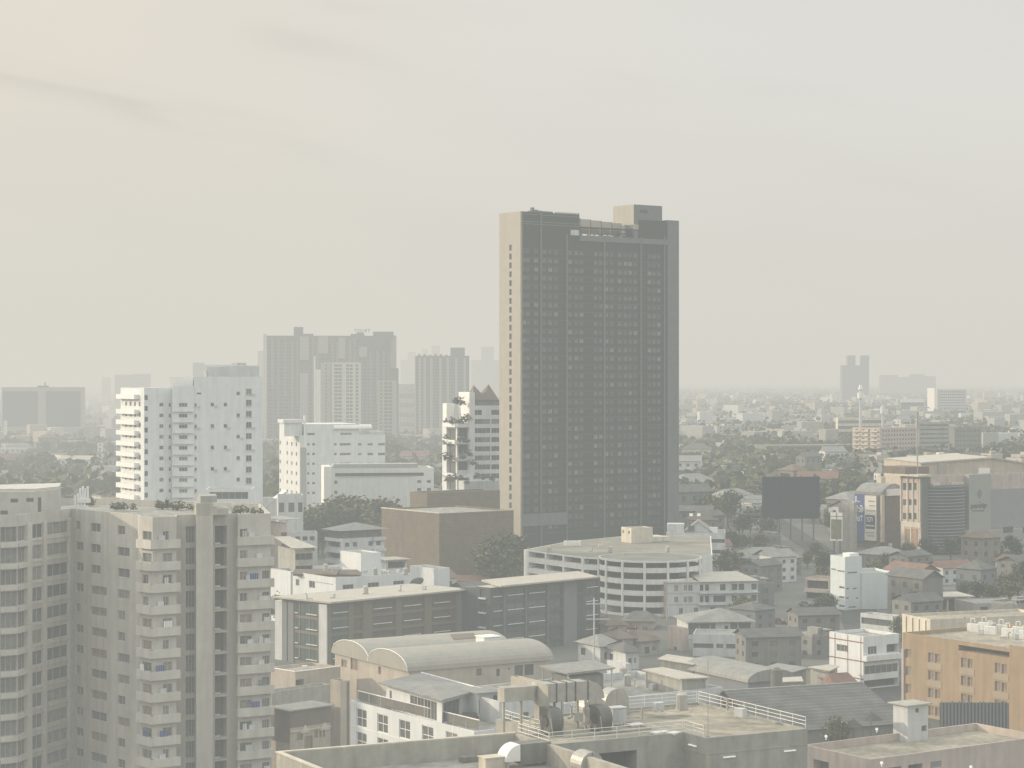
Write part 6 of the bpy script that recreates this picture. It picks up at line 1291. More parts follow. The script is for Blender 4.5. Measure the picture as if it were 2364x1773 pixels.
# twin far towers and farther skyline
def far(name, label, D, blocks, Z=ZL, m='farB', dep=30):
    x0 = min(q[0] for q in blocks); X = wx(Z(x0,0)[0], D); t = empty(name, label, 'tower', (X, D, 0))
    for i, (a, c, y) in enumerate(blocks):
        o = MB(); xa, xb = wx(Z(a,0)[0],D)-X, wx(Z(c,0)[0],D)-X; z = wz(Z(0,y)[1],D); e = i*.7; o.box(xa, xb, e, dep-e, 0, z)
        n = int(z/9)
        o.build('tower_block', M[m], t)
        o = MB(); [o.box(xa+.5, xb-.5, e-.3, e-.01, 6+9*k, 9.5+9*k) for k in range(max(0,n-1))]
        if n > 1 and D < 4000: q = o.build('floor_band', M['farA'], t); q['kind'] = 'stuff'
    return t
far('twin_tower', 'pair of joined hazy towers standing alone on the far plain', 5200, [(1070,1240,172),(1108,1155,110),(1195,1241,110)])
far('far_block_cluster', 'faint cluster of low blocks right of the twin towers', 7500, [(1310,1420,232),(1400,1530,245),(1500,1590,228),(1580,1660,240)])
far('far_apartment', 'faint tower pair behind the white tower slab', 2700, [(1538,1606,128),(1606,1718,145),(1736,1845,145),(1845,1915,130)], ZJ, 'farA')
far('far_apartment', 'faint wide block on the left horizon', 3300, [(915,1062,225),(1062,1178,218)], ZJ, 'farA')
far('far_apartment', 'faint sliver of a tower left of the wide horizon block', 4200, [(812,862,245)], ZJ, 'farA')
far('far_apartment', 'very faint tower group between the two grey condominiums', 4300, [(1362,1420,258),(1480,1522,232),(1555,1622,207),(1300,1362,325)], ZK, 'farA')
far('far_apartment', 'very faint stepped tower just left of the tall tower', 4000, [(1880,2112,326),(1966,2068,216)], ZK, 'farA')
far('far_apartment', 'faint sliver tower at the left edge of the wide condominium', 3000, [(124,172,250)], ZK, 'farA')
far('far_low_hall', 'pale roofed hall between the two grey condominiums', 2000, [(1285,1425,522)], ZK, 'white2')
# grey condominium with rooftop name
M['condo'] = mat('condominium grey', (.155,.16,.135), var=.12, scale=.06); M['condoL'] = mat('condominium light panel', (.36,.36,.33), var=.06, scale=.05); M['condoM'] = mat('condominium mid panel', (.23,.235,.21), var=.06, scale=.05); M['condoW'] = mat('condominium white frame', (.56,.56,.51), var=.05)
DT = 1800; b = Bld('grey_condominium', 'wide grey condominium carrying a reversed rooftop name sign', 'condominium', corner=ZQ(152,0)[0], D=DT, th=5, xl=ZQ(104,0)[0], xr=ZQ(1838,0)[0], W=20)
fr = b.front; zt_ = b.zc(ZQ(0,206)[1]); cols_ = [ZQ(x,0)[0] for x in range(200,1830,72)]; ops = {0: []}
for k in range(32):
    for x in cols_:
        if (x-590)*5.924 > 600 and (x-590)*5.924 < 735 and k > 2: continue
        t = fr.t(x); ops[0].append((t-1.6, t+1.6, zt_-5.6-2.95*k, zt_-4.0-2.95*k, 'far'))
b.shell(0, zt_, ops, wall='condo', roof='deckg', par=.5); b.finish()
tq = lambda x: fr.t(ZQ(x,0)[0]); zq_ = lambda y: b.zc(ZQ(0,y)[1])
def pan(x0,x1,y0,y1,pr,m,nm='panel',yb=None):
    o = MB(); fr.slab(tq(x0), tq(x1), zq_(y1) if y1 else 0, zq_(y0), pr, o); return o.build(nm, M[m], b.root)
pan(605,728,218,540,.8,'condoL'); pan(605,720,720,None,.8,'condoL'); pan(1415,1525,355,500,.8,'condoL'); pan(860,990,215,450,.5,'condoL'); pan(1130,1225,230,520,.5,'condoL'); pan(1415,1840,225,410,.5,'farB')
pan(107,150,182,None,.6,'condoW','end_strip')
for i, x in enumerate((210,300,395,480,560,770,830,1040,1100,1270,1340,1560,1650,1740)): pan(x, x+(26 if i%3 else 40), 230+(i*37)%60, None if i%2 else 900+(i*71)%300, .35, 'condoM', 'bay_strip')
for x0,x1,y in ((522,650,86),(650,790,178),(1300,1490,180),(1610,1890,148)): o = MB(); o.box(tq(x0), tq(x1), 3, 15, zt_-.5, zq_(y)); o.build('roof_house', M['condo'], b.root)
o = MB(); o.box(tq(1840), tq(1930), 6, 26, 0, zq_(200)); o.build('rear_wing', M['condoL'], b.root)
ts = tq(1460); cu = text('TRUST', 3.9, 'logo', 'roof_lettering', fr, ts, zq_(137), 0, b.root, ext=.12, off_=.07, spc=1.25); cu.matrix_local = fr.mx(ts, zq_(137), -6) @ Matrix.Rotation(R(180), 4, 'Z') @ Matrix.Rotation(R(90), 4, 'X')
o = MB(); o.box(tq(1380), tq(1480), 5, 12, zt_-.5, zq_(160)); o.build('sign_base', M['condo'], b.root)
def lowcondo(name, label, D, x0, x1, y0, cols, xc, m='condo'):
    q = Bld(name, label, 'condominium', corner=ZQ(x0,0)[0], D=D, th=4, xl=ZQ(x0-6,0)[0], xr=ZQ(x1,0)[0], W=14); f_ = q.front; zt2 = q.zc(ZQ(0,y0)[1]); ops = {0: []}
    for k in range(19):
        for a, c in cols: ops[0].append((f_.t(ZQ(a,0)[0]), f_.t(ZQ(c,0)[0]), zt2-3.6-2.95*k, zt2-1.5-2.95*k, 'dark'))
    q.shell(0, zt2, ops, wall=m, roof='deckg', par=.4); q.finish(); return q, zt2
q, z2 = lowcondo('white_framed_condominium', 'pale gridded condominium standing before the wide grey one', 1720, 1045, 1442, 572, ((1075,1125),(1130,1180),(1240,1280),(1288,1328),(1368,1405)), 0, 'condoW')
q, z2 = lowcondo('slim_white_condominium', 'slim pale condominium wing with one bright edge before the wide grey one', 1730, 890, 1030, 570, ((955,975),), 0, 'condoL')
o = MB(); q.front.slab(-5.5, -4.2, 0, z2+5, 1, o); q.front.slab(-4.2, 0, 0, z2-6, .2, o); o.build('edge_strip', M['bright'], q.root)
q, z2 = lowcondo('gridded_condominium', 'dim gridded condominium wing at the right foot of the wide grey one', 1740, 1668, 1930, 818, ((1705,1730),(1760,1812),(1820,1868)), 0, 'condoL')
o = MB(); q.front.slab(q.front.len*.6, q.front.len*1.1, 0, z2+10, -.5, o, back=-12); o.build('rear_wing', M['condo'], q.root)
b = Bld('far_grey_condominium', 'second grey condominium with a square lift tower, left of the garden tower', 'condominium', corner=ZK(1425,0)[0], D=1950, th=5, xl=ZK(1418,0)[0], xr=ZK(1868,0)[0], W=20)
fr = b.front; zt_ = b.zc(ZK(0,290)[1]); ops = {0: []}
for k in range(26):
    for i in range(14): t = fr.len*(i+.5)/14; ops[0].append((t-1.1, t+1.1, zt_-4.5-2.95*k, zt_-3-2.95*k, 'far'))
b.shell(0, zt_, ops, wall='condo', roof='deckg', par=.5); b.finish()
for x in (1460,1500,1555,1630,1690,1760,1830): o = MB(); t = fr.t(ZK(x,0)[0]); fr.slab(t-1.2, t+1.2, 0, zt_-2, .6, o); o.build('pilaster', M['condoL'], b.root)
o = MB(); o.box(fr.t(ZK(1718,0)[0]), fr.t(ZK(1832,0)[0]), 3, 15, zt_-.5, b.zc(ZK(0,222)[1])); o.build('lift_tower', M['condo'], b.root)
for i in range(8): o = MB(); o.box(fr.len*.05+i*5, fr.len*.05+i*5+2, 2, 4, zt_-.01, zt_+1.8-(i%3)*.4); o.build('roof_unit', M['condo'], b.root)

# ------------------------------------------------------------------ left middle distance
b = Bld('banded_slab_block', 'long grey slab block striped by balcony floors at the far left', 'apartment block', corner=ZJ(12,0)[0], D=2000, th=4, xl=ZJ(-4,0)[0], xr=ZJ(655,0)[0], W=22)
fr = b.front; zt_ = b.zc(ZJ(0,325)[1]); pt_ = 20/3.456/F*2000
b.shell(0, zt_, {}, wall='farA', roof='deckg', par=.5)
for k in range(14):
    for a, c in ((.02,.45),(.55,.98)): o = MB(); fr.slab(fr.len*a, fr.len*c, zt_-5-pt_*k-1.2, zt_-3.8-pt_*k, .25, o); o.build('balcony_band', M['farB'], b.root)
o = MB(); o.box(fr.len*.44, fr.len*.56, 2, 14, zt_-.4, b.zc(ZJ(0,312)[1])); o.tube((fr.len*.53,6,zt_),(fr.len*.53,6,b.zc(ZJ(0,285)[1])),.7,5); o.build('roof_house', M['farB'], b.root)
o = MB(); b.left.slab(0, b.left.len, 5, zt_+.01, .3, o); o.build('end_wall', M['bright'], b.root)
for i, (x0, x1, y0, D, m, rf, lb) in enumerate((
    (-60,295,812,1716,'white2','roofL','long bright roofed hall among trees at the left edge'),(-60,655,932,1454,'conc','roofL','very long low hall with a pale roof line at the left edge'),
    (245,725,1032,1309,'conc','roofG','low grey roofed hall behind the apartment block roof'),(-60,240,1070,1230,'cream','roofL','sunlit cream wall house behind the roof house'),
    (722,925,958,1164,'white2','roofG','plain whitish building with one dark window left of the white tower'),(-40,160,590,2490,'white2','roofG','low white building at the foot of the striped slab'),
    (740,870,640,2760,'white','roofL','small bright roof among hazy trees left of the white tower'),(600,900,545,3530,'white2','roofL','hazy bright roof strip beyond the trees at left'),
    (2100,2200,640,2170,'white2','roofG','pale dotted apartment just right of the white tower'),(690,860,1190,1089,'conc','roofL','low white topped shed behind the apartment roof garden'))):
    simple('low_hall' if i not in (4,8) else 'plain_building', lb, 'building', ZJ, (x0+8,y0), x0, x1, D, 4, (lambda b, z: {0: [(b.L*.08,b.L*.7,z-6.2,z-2,'dark')]}) if i == 4 else rows(0,8,2.0,1.4,'far',2,3.2,1.2,.3), wall=m, roof=rf, par=.2, W=14)
t = empty('name_sign', 'tall white upright sign board left of the white tower', 'sign', (wx(ZJ(800,0)[0],1450), 1450, 0)); z0, z1_ = wz(ZJ(0,920)[1],1450), wz(ZJ(0,768)[1],1450)
o = MB(); o.box(-1.9,1.9,-.2,.2,z0,z1_); o.build('panel', M['bright'], t)
for k in range(5): o = MB(); zz_ = z0+(z1_-z0)*(k+.5)/5; o.box(-.9,.9,-.28,-.21,zz_-.6,zz_+.5); o.box(-.3,.3,-.3,-.22,zz_-.9,zz_+.8); o.build('character', M['farA'], t)
o = MB(); o.box(-.2,.2,-.15,.15,0,z0); o.build('post', M['conc'], t)
o = MB(); o.box(-.55,.55,-.2,.2,wz(ZJ(0,705)[1],1400),wz(ZJ(0,615)[1],1400)+2); t2 = thing('name_sign', 'slim white sign tower at the far left among the trees', 'sign', o, M['bright'], loc=(wx(ZJ(44,0)[0],1400),1400,0)); t2.scale = (2,1,1)
o = MB(); o.tube((0,0,0),(0,0,9),.12,6); 
# street lamps along the road right of the tower
for i, (x, y) in enumerate(((150,660),(885,655),(1285,655),(1865,662),(2120,660),(190,850))):
    D = 1200 if y < 800 else 1000; X = wx(ZP(x,0)[0], D); z = wz(ZP(0,y)[1], D); t = empty('street_lamp', 'double armed street lamp over the dim road right of the tall tower', 'street lamp', (X, D, 0), 0, 'street lamps along the dim road')
    o = MB(); o.tube((0,0,0),(0,0,z),.16,6,r2=.1); o.build('pole', M['conc'], t)
    for s in (-1,1): o = MB(); o.tube((0,0,z-.2),(s*2.2,0,z+.4+.4*s),.09,5); o.build('arm', M['farA'], t); o = MB(); o.box(min(s*2.0,s*3.6),max(s*2.0,s*3.6),-.3,.3,z+.35+.4*s,z+.62+.4*s); o.build('lamp_head', M['bright'], t)
o = MB()
for i, x in enumerate((222,310)):
    D = 720; X = wx(ZP(x,0)[0], D); z = wz(ZP(0,1170)[1], D); t = empty('globe_street_lamp', 'glowing round lamp on a short pole behind the gabled apartment', 'street lamp', (X, D, 0), 0, 'pair of round lamps behind the gabled apartment'); o = MB(); o.tube((0,0,0),(0,0,z-.5),.12,6); o.build('pole', M['conc'], t); o = MB(); o.tube((0,0,z-.5),(0,0,z+.4),.6,8); o.build('globe', M['lamp'], t)
M['road'] = mat('asphalt', (.055,.055,.055), var=.2)
def strip(name, pts, w, z, m):
    o = MB()
    for (a, c) in zip(pts, pts[1:]):
        d = (Vector(c)-Vector(a)).normalized(); n = Vector((-d.y, d.x))*w/2
        o.face([(*(Vector(a)-n),z),(*(Vector(c)-n),z),(*(Vector(c)+n),z),(*(Vector(a)+n),z)])
    q = o.build(name, M[m]); q['kind'] = 'structure'; return q
strip('road', [(-900,1205),(900,1205)], 22, .012, 'road'); strip('pavement', [(-900,1191),(900,1191)], 5, .13, 'conc'); strip('pavement', [(-900,1219),(900,1219)], 5, .13, 'conc')
strip('road', [(60,300),(108,700),(118,1193)], 10, .010, 'road')
strip('lane_marking', [(-900,1205),(900,1205)], .25, .018, 'bright')

# parked cars in the lane behind the barrel shed, utility poles
def make_car(col):
    t = empty('parked_car', 'car', 'car'); o = MB(); o.prism([(-2.1,-.85),(2.1,-.85),(2.1,.85),(-2.1,.85)], .35, .85, bot=True); o.build('body', M[col], t)
    o = MB(); n = len(o.v); A_ = [(-1.5,-.8,.85),(1.0,-.8,.85),(1.0,.8,.85),(-1.5,.8,.85)]; B_ = [(-1.1,-.66,1.42),(.45,-.66,1.42),(.45,.66,1.42),(-1.1,.66,1.42)]
    for i in range(4): j = (i+1)%4; o.face([A_[i],A_[j],B_[j],B_[i]], 1)
    o.face(B_, 0); o.build('cabin', [M[col], M['g0']], t)
    for x in (-1.3,1.3):
        for y in (-.86,.66): o = MB(); o.tube((x,y,.32),(x,y+.2,.32),.32,10); o.build('wheel', M['rubber'], t)
        for y in (-.6,.6):
            if x > 0: o = MB(); o.box(2.1,2.13,y-.18,y+.18,.6,.75); o.build('headlight', M['lamp'], t)
    return t
cars = {c: make_car(c) for c in ('bright','slate','redl','black')}; first = set()
CARS = [(1392,1478,'bright','white car parked nearest the blue grey office'),(1406,1470,'slate','grey car parked second from the blue grey office'),(1428,1462,'black','black car parked between the grey and red cars'),(1452,1452,'redl','dark red car parked in the lane by the round car park'),(1474,1446,'bright','white car parked at the right end of the lane'),
  (1840,1418,'bright','white car on the dim ground left of the slim white building'),(1862,1400,'slate','grey car on the dim ground left of the slim white building'),(1800,1440,'redl','dark red car among the dim trees left of the slim white building')]
for px, py, c, lb in CARS:
    D = EYE*F/(py-HY); o = cars[c] if c not in first else copy_tree(cars[c]); first.add(c); o.location = (wx(px,D), D, .02); o.rotation_euler = (0,0,R(-32)); o['label'] = lb; o['group'] = 'cars parked in the lanes'; FOOT.append([(wx(px,D)-2,D-2),(wx(px,D)+2,D-2),(wx(px,D)+2,D+2),(wx(px,D)-2,D+2)])
for i, (px, ptop, D, lb) in enumerate(((ZF(1412,0)[0],ZF(0,1040)[1],690,'slim utility pole standing before the glass drum of the mall'),(ZE(2172,0)[0],ZE(0,45)[1],600,'utility pole at the right edge beyond the orange hotel'),(1700,1385,560,'leaning utility pole above the dim lane'),(1540,1400,520,'utility pole right of the mauve square house'))):
    z = wz(ptop, D); t = empty('utility_pole', lb, 'pole', (wx(px,D), D, 0), .4*i); o = MB(); o.tube((0,0,0),(0,0,z),.17,6,r2=.11); o.build('pole', M['conc'], t)
    for q in (.6,1.5): o = MB(); o.box(-1.1,1.1,-.06,.06,z-q,z-q+.14); o.build('crossbar', M['conc'], t)
# rooftop clutter of the nearer blocks
def clutter(Z, pts, z, label, grp):
    for i, (x, y) in enumerate(pts):
        X, Y = at_z(Z(x, y), z); k = (i + len(pts)) % 3; o = MB()
        if k == 0: o.box(-.5,.5,-.35,.35,.12,.95); o.box(-.45,-.35,-.3,.3,0,.12); o.box(.35,.45,-.3,.3,0,.12); o.tube((0,-.37,.53),(0,-.35,.53),.3,10); nm, m = 'condenser_unit', 'white2'
        elif k == 1: o.tube((0,0,.25),(0,0,1.6),.6,12); o.tube((0,0,1.6),(0,0,1.85),.6,12,r2=.2); o.box(-.5,.5,-.5,.5,0,.25); nm, m = 'water_tank', 'metal'
        else: o.tube((0,0,0),(0,0,1.1),.12,6); o.tube((0,0,1.1),(.4,0,1.2),.13,6); o.box(-1.6,-.3,-.1,.1,.1,.3); nm, m = 'vent_pipe', 'concL'
        thing(nm, label[k], 'roof fitting', o, M[m], grp, loc=(X, Y, z), rz=rnd.uniform(0,3))
L3 = lambda w: ('white condenser unit on '+w, 'galvanised water tank on '+w, 'bent vent pipe on '+w)
clutter(ZB, [(560,620),(620,632),(900,640),(980,655),(1080,648),(1180,640),(1240,655)], 14.0, L3('the white flat roofed building'), 'fittings on the white flat roof')
clutter(ZD, [(880,470),(930,478),(1050,500),(1120,505),(1330,470),(1400,465),(850,420)], 12.95, L3('the flat roof with metal canopies'), 'fittings on the flat roof with canopies')
clutter(ZD, [(500,690),(560,720),(620,735),(980,700),(1090,650),(1250,640),(1560,640),(1650,690)], 28.15, L3('the railed concrete roof'), 'fittings on the railed concrete roof')
clutter(ZG, [(300,600),(640,590),(700,560),(780,600),(900,640),(1050,610),(1230,600)], 13.75, L3('the car park roof'), 'fittings on the car park roof')
clutter(ZE, [(1700,430),(1850,520),(1950,500),(2080,560),(2150,560)], 14.2, L3('the orange hotel roof'), 'fittings on the orange hotel roof')
clutter(ZB, [(400,860),(620,850),(900,815),(1200,790),(1400,780)], 14.02, L3('the pale office roof'), 'fittings on the nearer pale office roof')
# ================================================================== HOUSES AND TREES OF THE PLAIN
def inside(x, y, pad):
    for P in FOOT:
        xs = [p[0] for p in P]; ys = [p[1] for p in P]
        if x < min(xs)-pad or x > max(xs)+pad or y < min(ys)-pad or y > max(ys)+pad: continue
        n = len(P); c = False; near = False
        for i in range(n):
            (x1,y1),(x2,y2) = P[i], P[(i+1)%n]
            if (y1 > y) != (y2 > y) and x < (x2-x1)*(y-y1)/(y2-y1)+x1: c = not c
            dx, dy = x2-x1, y2-y1; L2 = dx*dx+dy*dy or 1; u = max(0, min(1, ((x-x1)*dx+(y-y1)*dy)/L2))
            if math.hypot(x1+u*dx-x, y1+u*dy-y) < pad: near = True
        if c or near: return True
    return False
def on_road(x, y, pad): return abs(y-1205) < 17+pad or (300 < y < 1192 and abs(x-(60+(y-300)*.12 if y < 700 else 108+(y-700)*.052)) < 6+pad)
PROTO = []
specs = [('white','flat','white'),('white2','gable','grey'),('cream','gable','brown'),('cream','flat','cream'),('dim','gable','dark'),('pink','hip','red'),('white2','hip','grey'),('dim','flat','grey'),('beige','gable','rust'),('white','gable','pale'),('slate','hip','dark'),('farA','flat','pale'),('white2','gable','rust'),('dim2','hip','brown'),('cream','hip','dark'),('pink','gable','grey'),('white2','flat','brown'),('dim2','hip','grey')]
RF = dict(white='deckg', grey='roofG', brown='roofB', cream='deck', dark='roofD', red='roofR', rust='roofR', pale='roofL')
WN = dict(white='white', white2='off white', cream='cream', conc='grey', dim='dim grey', dim2='dim taupe', pink='pinkish', beige='beige', slate='slate blue', farA='pale grey')
for i, (wm, rt, rc) in enumerate(specs):
    L, W, H = rnd.uniform(9,20), rnd.uniform(8,12), rnd.choice([4.0,6.6,7.2,9.8]); lab = f'{WN[wm]} house with a {rc} {rt} roof on the hazy plain'
    root = empty('house', lab, 'house', (0,-400,-50), 0, f'{WN[wm]} {rc} {rt} roofed houses of the plain'); fa = type('B', (), {})(); fa.o=(0,0); fa.th=0; fa.root=root; fa.w=lambda p: p
    poly = [(-L/2,-W/2),(L/2,-W/2),(L/2,W/2),(-L/2,W/2)]; fs = [Fac(fa, poly[k], poly[(k+1)%4]) for k in range(4)]; nfl_ = max(1, round(H/3.2)); wins = []
    mb = MB()
    for k, f_ in enumerate(fs):
        ops = [(t-.75,t+.75,.9+3.1*q,2.3+3.1*q,'dark') for q in range(nfl_) for t in [f_.len*(j+.5)/max(2,int(f_.len/3.6)) for j in range(max(2,int(f_.len/3.6)))] if .9+3.1*q+1.5 < H and k in (0,3)]
        mb.wall(f_.A, f_.B, 0, H, ops); wins += [(f_, o) for o in ops]
    mb.build('wall', M[wm], root)
    for f_, o in wins: link('window', win_mesh(1.5,1.4,'far'), root, f_.P(o[0], o[2]), f_.ang)
    o = MB(); e = .6; A, Bq = L/2+e, W/2+e
    if rt == 'flat': o.prism(poly, H, H+.7, top=False); o.face([(*p, H+.1) for p in poly]); (o.box(L*(.1*(i%4)-.3),L*(.1*(i%4)-.12),-W*.2,W*.2,H+.1,H+1.9), o.box(L*.12,L*.42,-W*.35,W*.3,H+1.3,H+1.4), [o.box(u-.08,u+.08,v-.08,v+.08,H+.1,H+1.3) for u in (L*.14,L*.4) for v in (-W*.3,W*.25)]) if i%2 else (o.tube((L*.25,0,H),(L*.25,0,H+1.5),.6,8), o.tube((L*.31,0.5,H),(L*.31,.5,H+1.5),.6,8), o.box(-L*.45,-L*.3,W*.1,W*.4,H+.1,H+1.0))
    elif rt == 'gable': o.face([(-A,-Bq,H-.1),(A,-Bq,H-.1),(A,0,H+W*.24),(-A,0,H+W*.24)]); o.face([(-A,0,H+W*.24),(A,0,H+W*.24),(A,Bq,H-.1),(-A,Bq,H-.1)]); o.face([(-L/2,-W/2,H),(-L/2,0,H+W*.22),(-L/2,W/2,H)][::-1]); o.face([(L/2,-W/2,H),(L/2,W/2,H),(L/2,0,H+W*.22)])
    else:
        r_ = L/2-W/2*.9; r_ = max(r_, .5); h_ = H+W*.24
        o.face([(-A,-Bq,H-.1),(A,-Bq,H-.1),(r_,0,h_),(-r_,0,h_)]); o.face([(A,Bq,H-.1),(-A,Bq,H-.1),(-r_,0,h_),(r_,0,h_)]); o.face([(A,-Bq,H-.1),(A,Bq,H-.1),(r_,0,h_)]); o.face([(-A,Bq,H-.1),(-A,-Bq,H-.1),(-r_,0,h_)])
    o.build('roof', M[RF[rc]], root); PROTO.append(root)
used = set()
taken = []
def free(x, y, r):
    for (a, c, q) in taken:
        if abs(a-x) < r+q and abs(c-y) < r+q: return False
    return True
def put_house(x, y, sc_, k=None):
    k = rnd.randrange(len(PROTO)) if k is None else k
    o = PROTO[k] if k not in used else copy_tree(PROTO[k]); used.add(k)
    o.location = (x, y, 0); o.rotation_euler = (0, 0, R(rnd.choice([30, 34, -58, 12, -12, 44]))); o.scale = (sc_*rnd.uniform(.85,1.2), sc_, sc_*rnd.uniform(.8,1.25))
TL = ['dark round tree among the houses of the plain','olive bushy tree among the houses of the plain','dusty grey green tree among the houses of the plain','tall dark tree among the houses of the plain','light olive tree among the houses of the plain']
def scatter(n, px0, px1, D0, D1, kind, hh=(6,11), pw=1.0, ks=None):
    c = 0
    for _ in range(n*14):
        if c >= n: break
        D = D0+(D1-D0)*rnd.random()**pw; px = rnd.uniform(px0, px1); x = wx(px, D); r = 9 if kind == 'h' else 3.5
        if inside(x, D, 8 if kind == 'h' else 4) or on_road(x, D, 6 if kind == 'h' else 0) or not free(x, D, r): continue
        taken.append((x, D, r)); c += 1
        if kind == 'h': put_house(x, D, .85 if D < 800 else rnd.uniform(.9,1.25), rnd.choice(ks) if ks else None)
        else: v = rnd.randrange(5); tree(x, D, 0, rnd.uniform(*hh), TL[v], ['dark round','olive bushy','dusty grey green','tall dark','light olive'][v]+' trees of the plain', v)
    return c
# dark tree belt in front of the white mid rise and around the tower foot
def belt(pts, D, h, n, spread, lab, grp, Z):
    for i in range(n):
        u = (i+rnd.random()*.7)/n; k = u*(len(pts)-1); a = int(min(k, len(pts)-2)); f_ = k-a; x = pts[a][0]*(1-f_)+pts[a+1][0]*f_; y = pts[a][1]*(1-f_)+pts[a+1][1]*f_
        d_ = D+rnd.uniform(-spread, spread); px, py = Z(x, y); zt2 = wz(py, d_); 
        tree(wx(px,d_), d_, 0, max(5, zt2*rnd.uniform(.82,1.03)), lab, grp)
belt([(330,1600),(560,1520),(760,1490),(860,1470),(960,1490),(1060,1500),(1240,1500)], 770, 0, 34, 14, 'dense dark tree in the belt below the white podium hall', 'tree belt below the white podium hall', ZK)
belt([(500,1620),(700,1560),(900,1540),(1150,1560)], 735, 0, 16, 10, 'dense dark tree in the belt below the white podium hall', 'tree belt below the white podium hall', ZK)
belt([(1960,400),(2060,330),(2150,250)], 612, 0, 6, 5, 'tall dark tree at the right end of the brown hall by the tall tower', 'trees at the right end of the brown hall', ZB)
belt([(1200,970),(1300,1040),(1420,1080),(1560,1100)], 1450, 0, 18, 50, 'hazy tree behind the white podium hall', 'hazy trees behind the white podium hall', ZK)
belt([(1180,940),(1260,960)], 1600, 0, 4, 10, 'hazy tree behind the white podium hall', 'hazy trees behind the white podium hall', ZK)
belt([(60,690),(300,660),(470,630),(640,640),(760,670),(950,640)], 2100, 0, 22, 120, 'hazy tree below the striped slab block', 'hazy trees below the striped slab block', ZJ)
belt([(330,760),(600,760),(940,760)], 1700, 0, 18, 60, 'greyish tree left of the white tower', 'greyish trees left of the white tower', ZJ)
belt([(330,1105),(600,1090),(900,1095)], 1060, 0, 20, 14, 'dark garden tree behind the apartment roof', 'dark garden trees behind the apartment roof', ZJ)
belt([(1720,740),(1800,700),(2000,690),(2200,690)], 1140, 0, 22, 30, 'big dim tree behind the banner building', 'big dim trees behind the banner building', ZP)
belt([(90,700),(400,690),(700,720),(1000,740)], 1150, 0, 30, 30, 'dim tree beside the lamp lit road', 'dim trees beside the lamp lit road', ZP)
belt([(330,900),(500,950),(700,900),(1000,900)], 900, 0, 14, 60, 'olive tree on the slope behind the gabled apartment', 'olive trees behind the gabled apartment', ZP)
SUB = [4, 7, 10, 13, 17, 4, 7, 13, 17, 1, 12]
scatter(10, 1640, 1800, 600, 720, 'h', ks=SUB); scatter(16, 1800, 2364, 590, 700, 'h', ks=SUB); scatter(9, 1990, 2364, 455, 560, 'h', ks=[7,4,7,4,10]); scatter(8, 1720, 1900, 440, 590, 'h', ks=[4,7,4,7,10]); scatter(52, 1700, 2364, 440, 730, 't', (4,8)); scatter(16, 1600, 1760, 600, 740, 't', (6,10))
scatter(12, 640, 1180, 540, 640, 'h'); scatter(16, 640, 1200, 520, 640, 't', (5,8)); scatter(10, 0, 640, 540, 900, 'h')
scatter(34, 1560, 2364, 760, 1150, 'h', ks=SUB); scatter(30, 1560, 1960, 760, 1170, 't', (7,11)); scatter(10, 1960, 2364, 760, 1170, 't', (7,11))
scatter(46, 1560, 2400, 1225, 1500, 'h', ks=[0,3,7,11,16,11,3,1,4,8]); scatter(36, -40, 1150, 780, 1500, 'h'); scatter(14, 1560, 2400, 1220, 1500, 't', (8,12))
scatter(70, 1560, 2400, 1500, 2400, 'h', pw=.8, ks=[0,3,11,16,7,1,8,14]); scatter(40, -40, 1150, 1500, 2400, 'h')
# beyond these: one hazy mass of tree crowns and one of tiny houses
r2 = random.Random(5); mb = MB()
def blob(x, y, z, s, k):
    for _ in range(k):
        p = Vector((x+r2.gauss(0,.42)*s, y+r2.gauss(0,.42)*s, z*.55+r2.uniform(-.4,.45)*z)); a = Vector((r2.gauss(0,1), r2.gauss(0,.5), r2.gauss(0,.6))).normalized(); c = a.cross(Vector((r2.gauss(0,1), r2.gauss(0,1), r2.gauss(0,1)))).normalized(); q = s*r2.uniform(.2,.36); mb.face([p-a*q, p-c*q*.7, p+a*q, p+c*q*.7], r2.randrange(3))
cnt = 0
while cnt < 11000:
    D = 950+r2.random()**1.6*8500; px = r2.uniform(-80, 2440)
    if D < 1300 and r2.random() < .3: continue
    x = wx(px, D)
    if abs(D-1205) < 40 or inside(x, D, 5): continue
    cl = math.sin(x*.011+1.3)+math.sin(D*.008+x*.004)+math.sin(x*.003-D*.0031)
    if cl < -.55 and r2.random() < .8: continue
    blob(x, D, r2.uniform(7,13), r2.uniform(7,13), 11 if D < 2500 else 6); cnt += 1
o = mb.build('distant_trees', [M['leafA'], M['leafB'], M['leafC']]); tag(o, 'hazy mass of tree crowns covering the far plain', 'trees', None, 'stuff')
mb = MB(); cnt = 0
while cnt < 1300:
    D = 1700+r2.random()**1.2*4300; px = r2.uniform(-80, 2440); x = wx(px, D)
    if inside(x, D, 10): continue
    L, W, H = r2.uniform(10,34), r2.uniform(8,16), r2.choice([4,5,6,7,8,9,11,14,18]); a = r2.choice([.5,.55,-.9,.2]); m_ = r2.randrange(5); c, s = math.cos(a), math.sin(a)
    mb.prism([(x+u*c-v*s, D+u*s+v*c) for u, v in ((-L/2,-W/2),(L/2,-W/2),(L/2,W/2),(-L/2,W/2))], 0, H, m_); cnt += 1
o = mb.build('distant_houses', [M[k] for k in ('white2','farA','farA','beige','conc')]); tag(o, 'hazy scatter of tiny house blocks across the far plain', 'houses', None, 'stuff')
for k, p in enumerate(PROTO):
    if k not in used:
        for ch in list(p.children): bpy.data.objects.remove(ch)
        bpy.data.objects.remove(p)
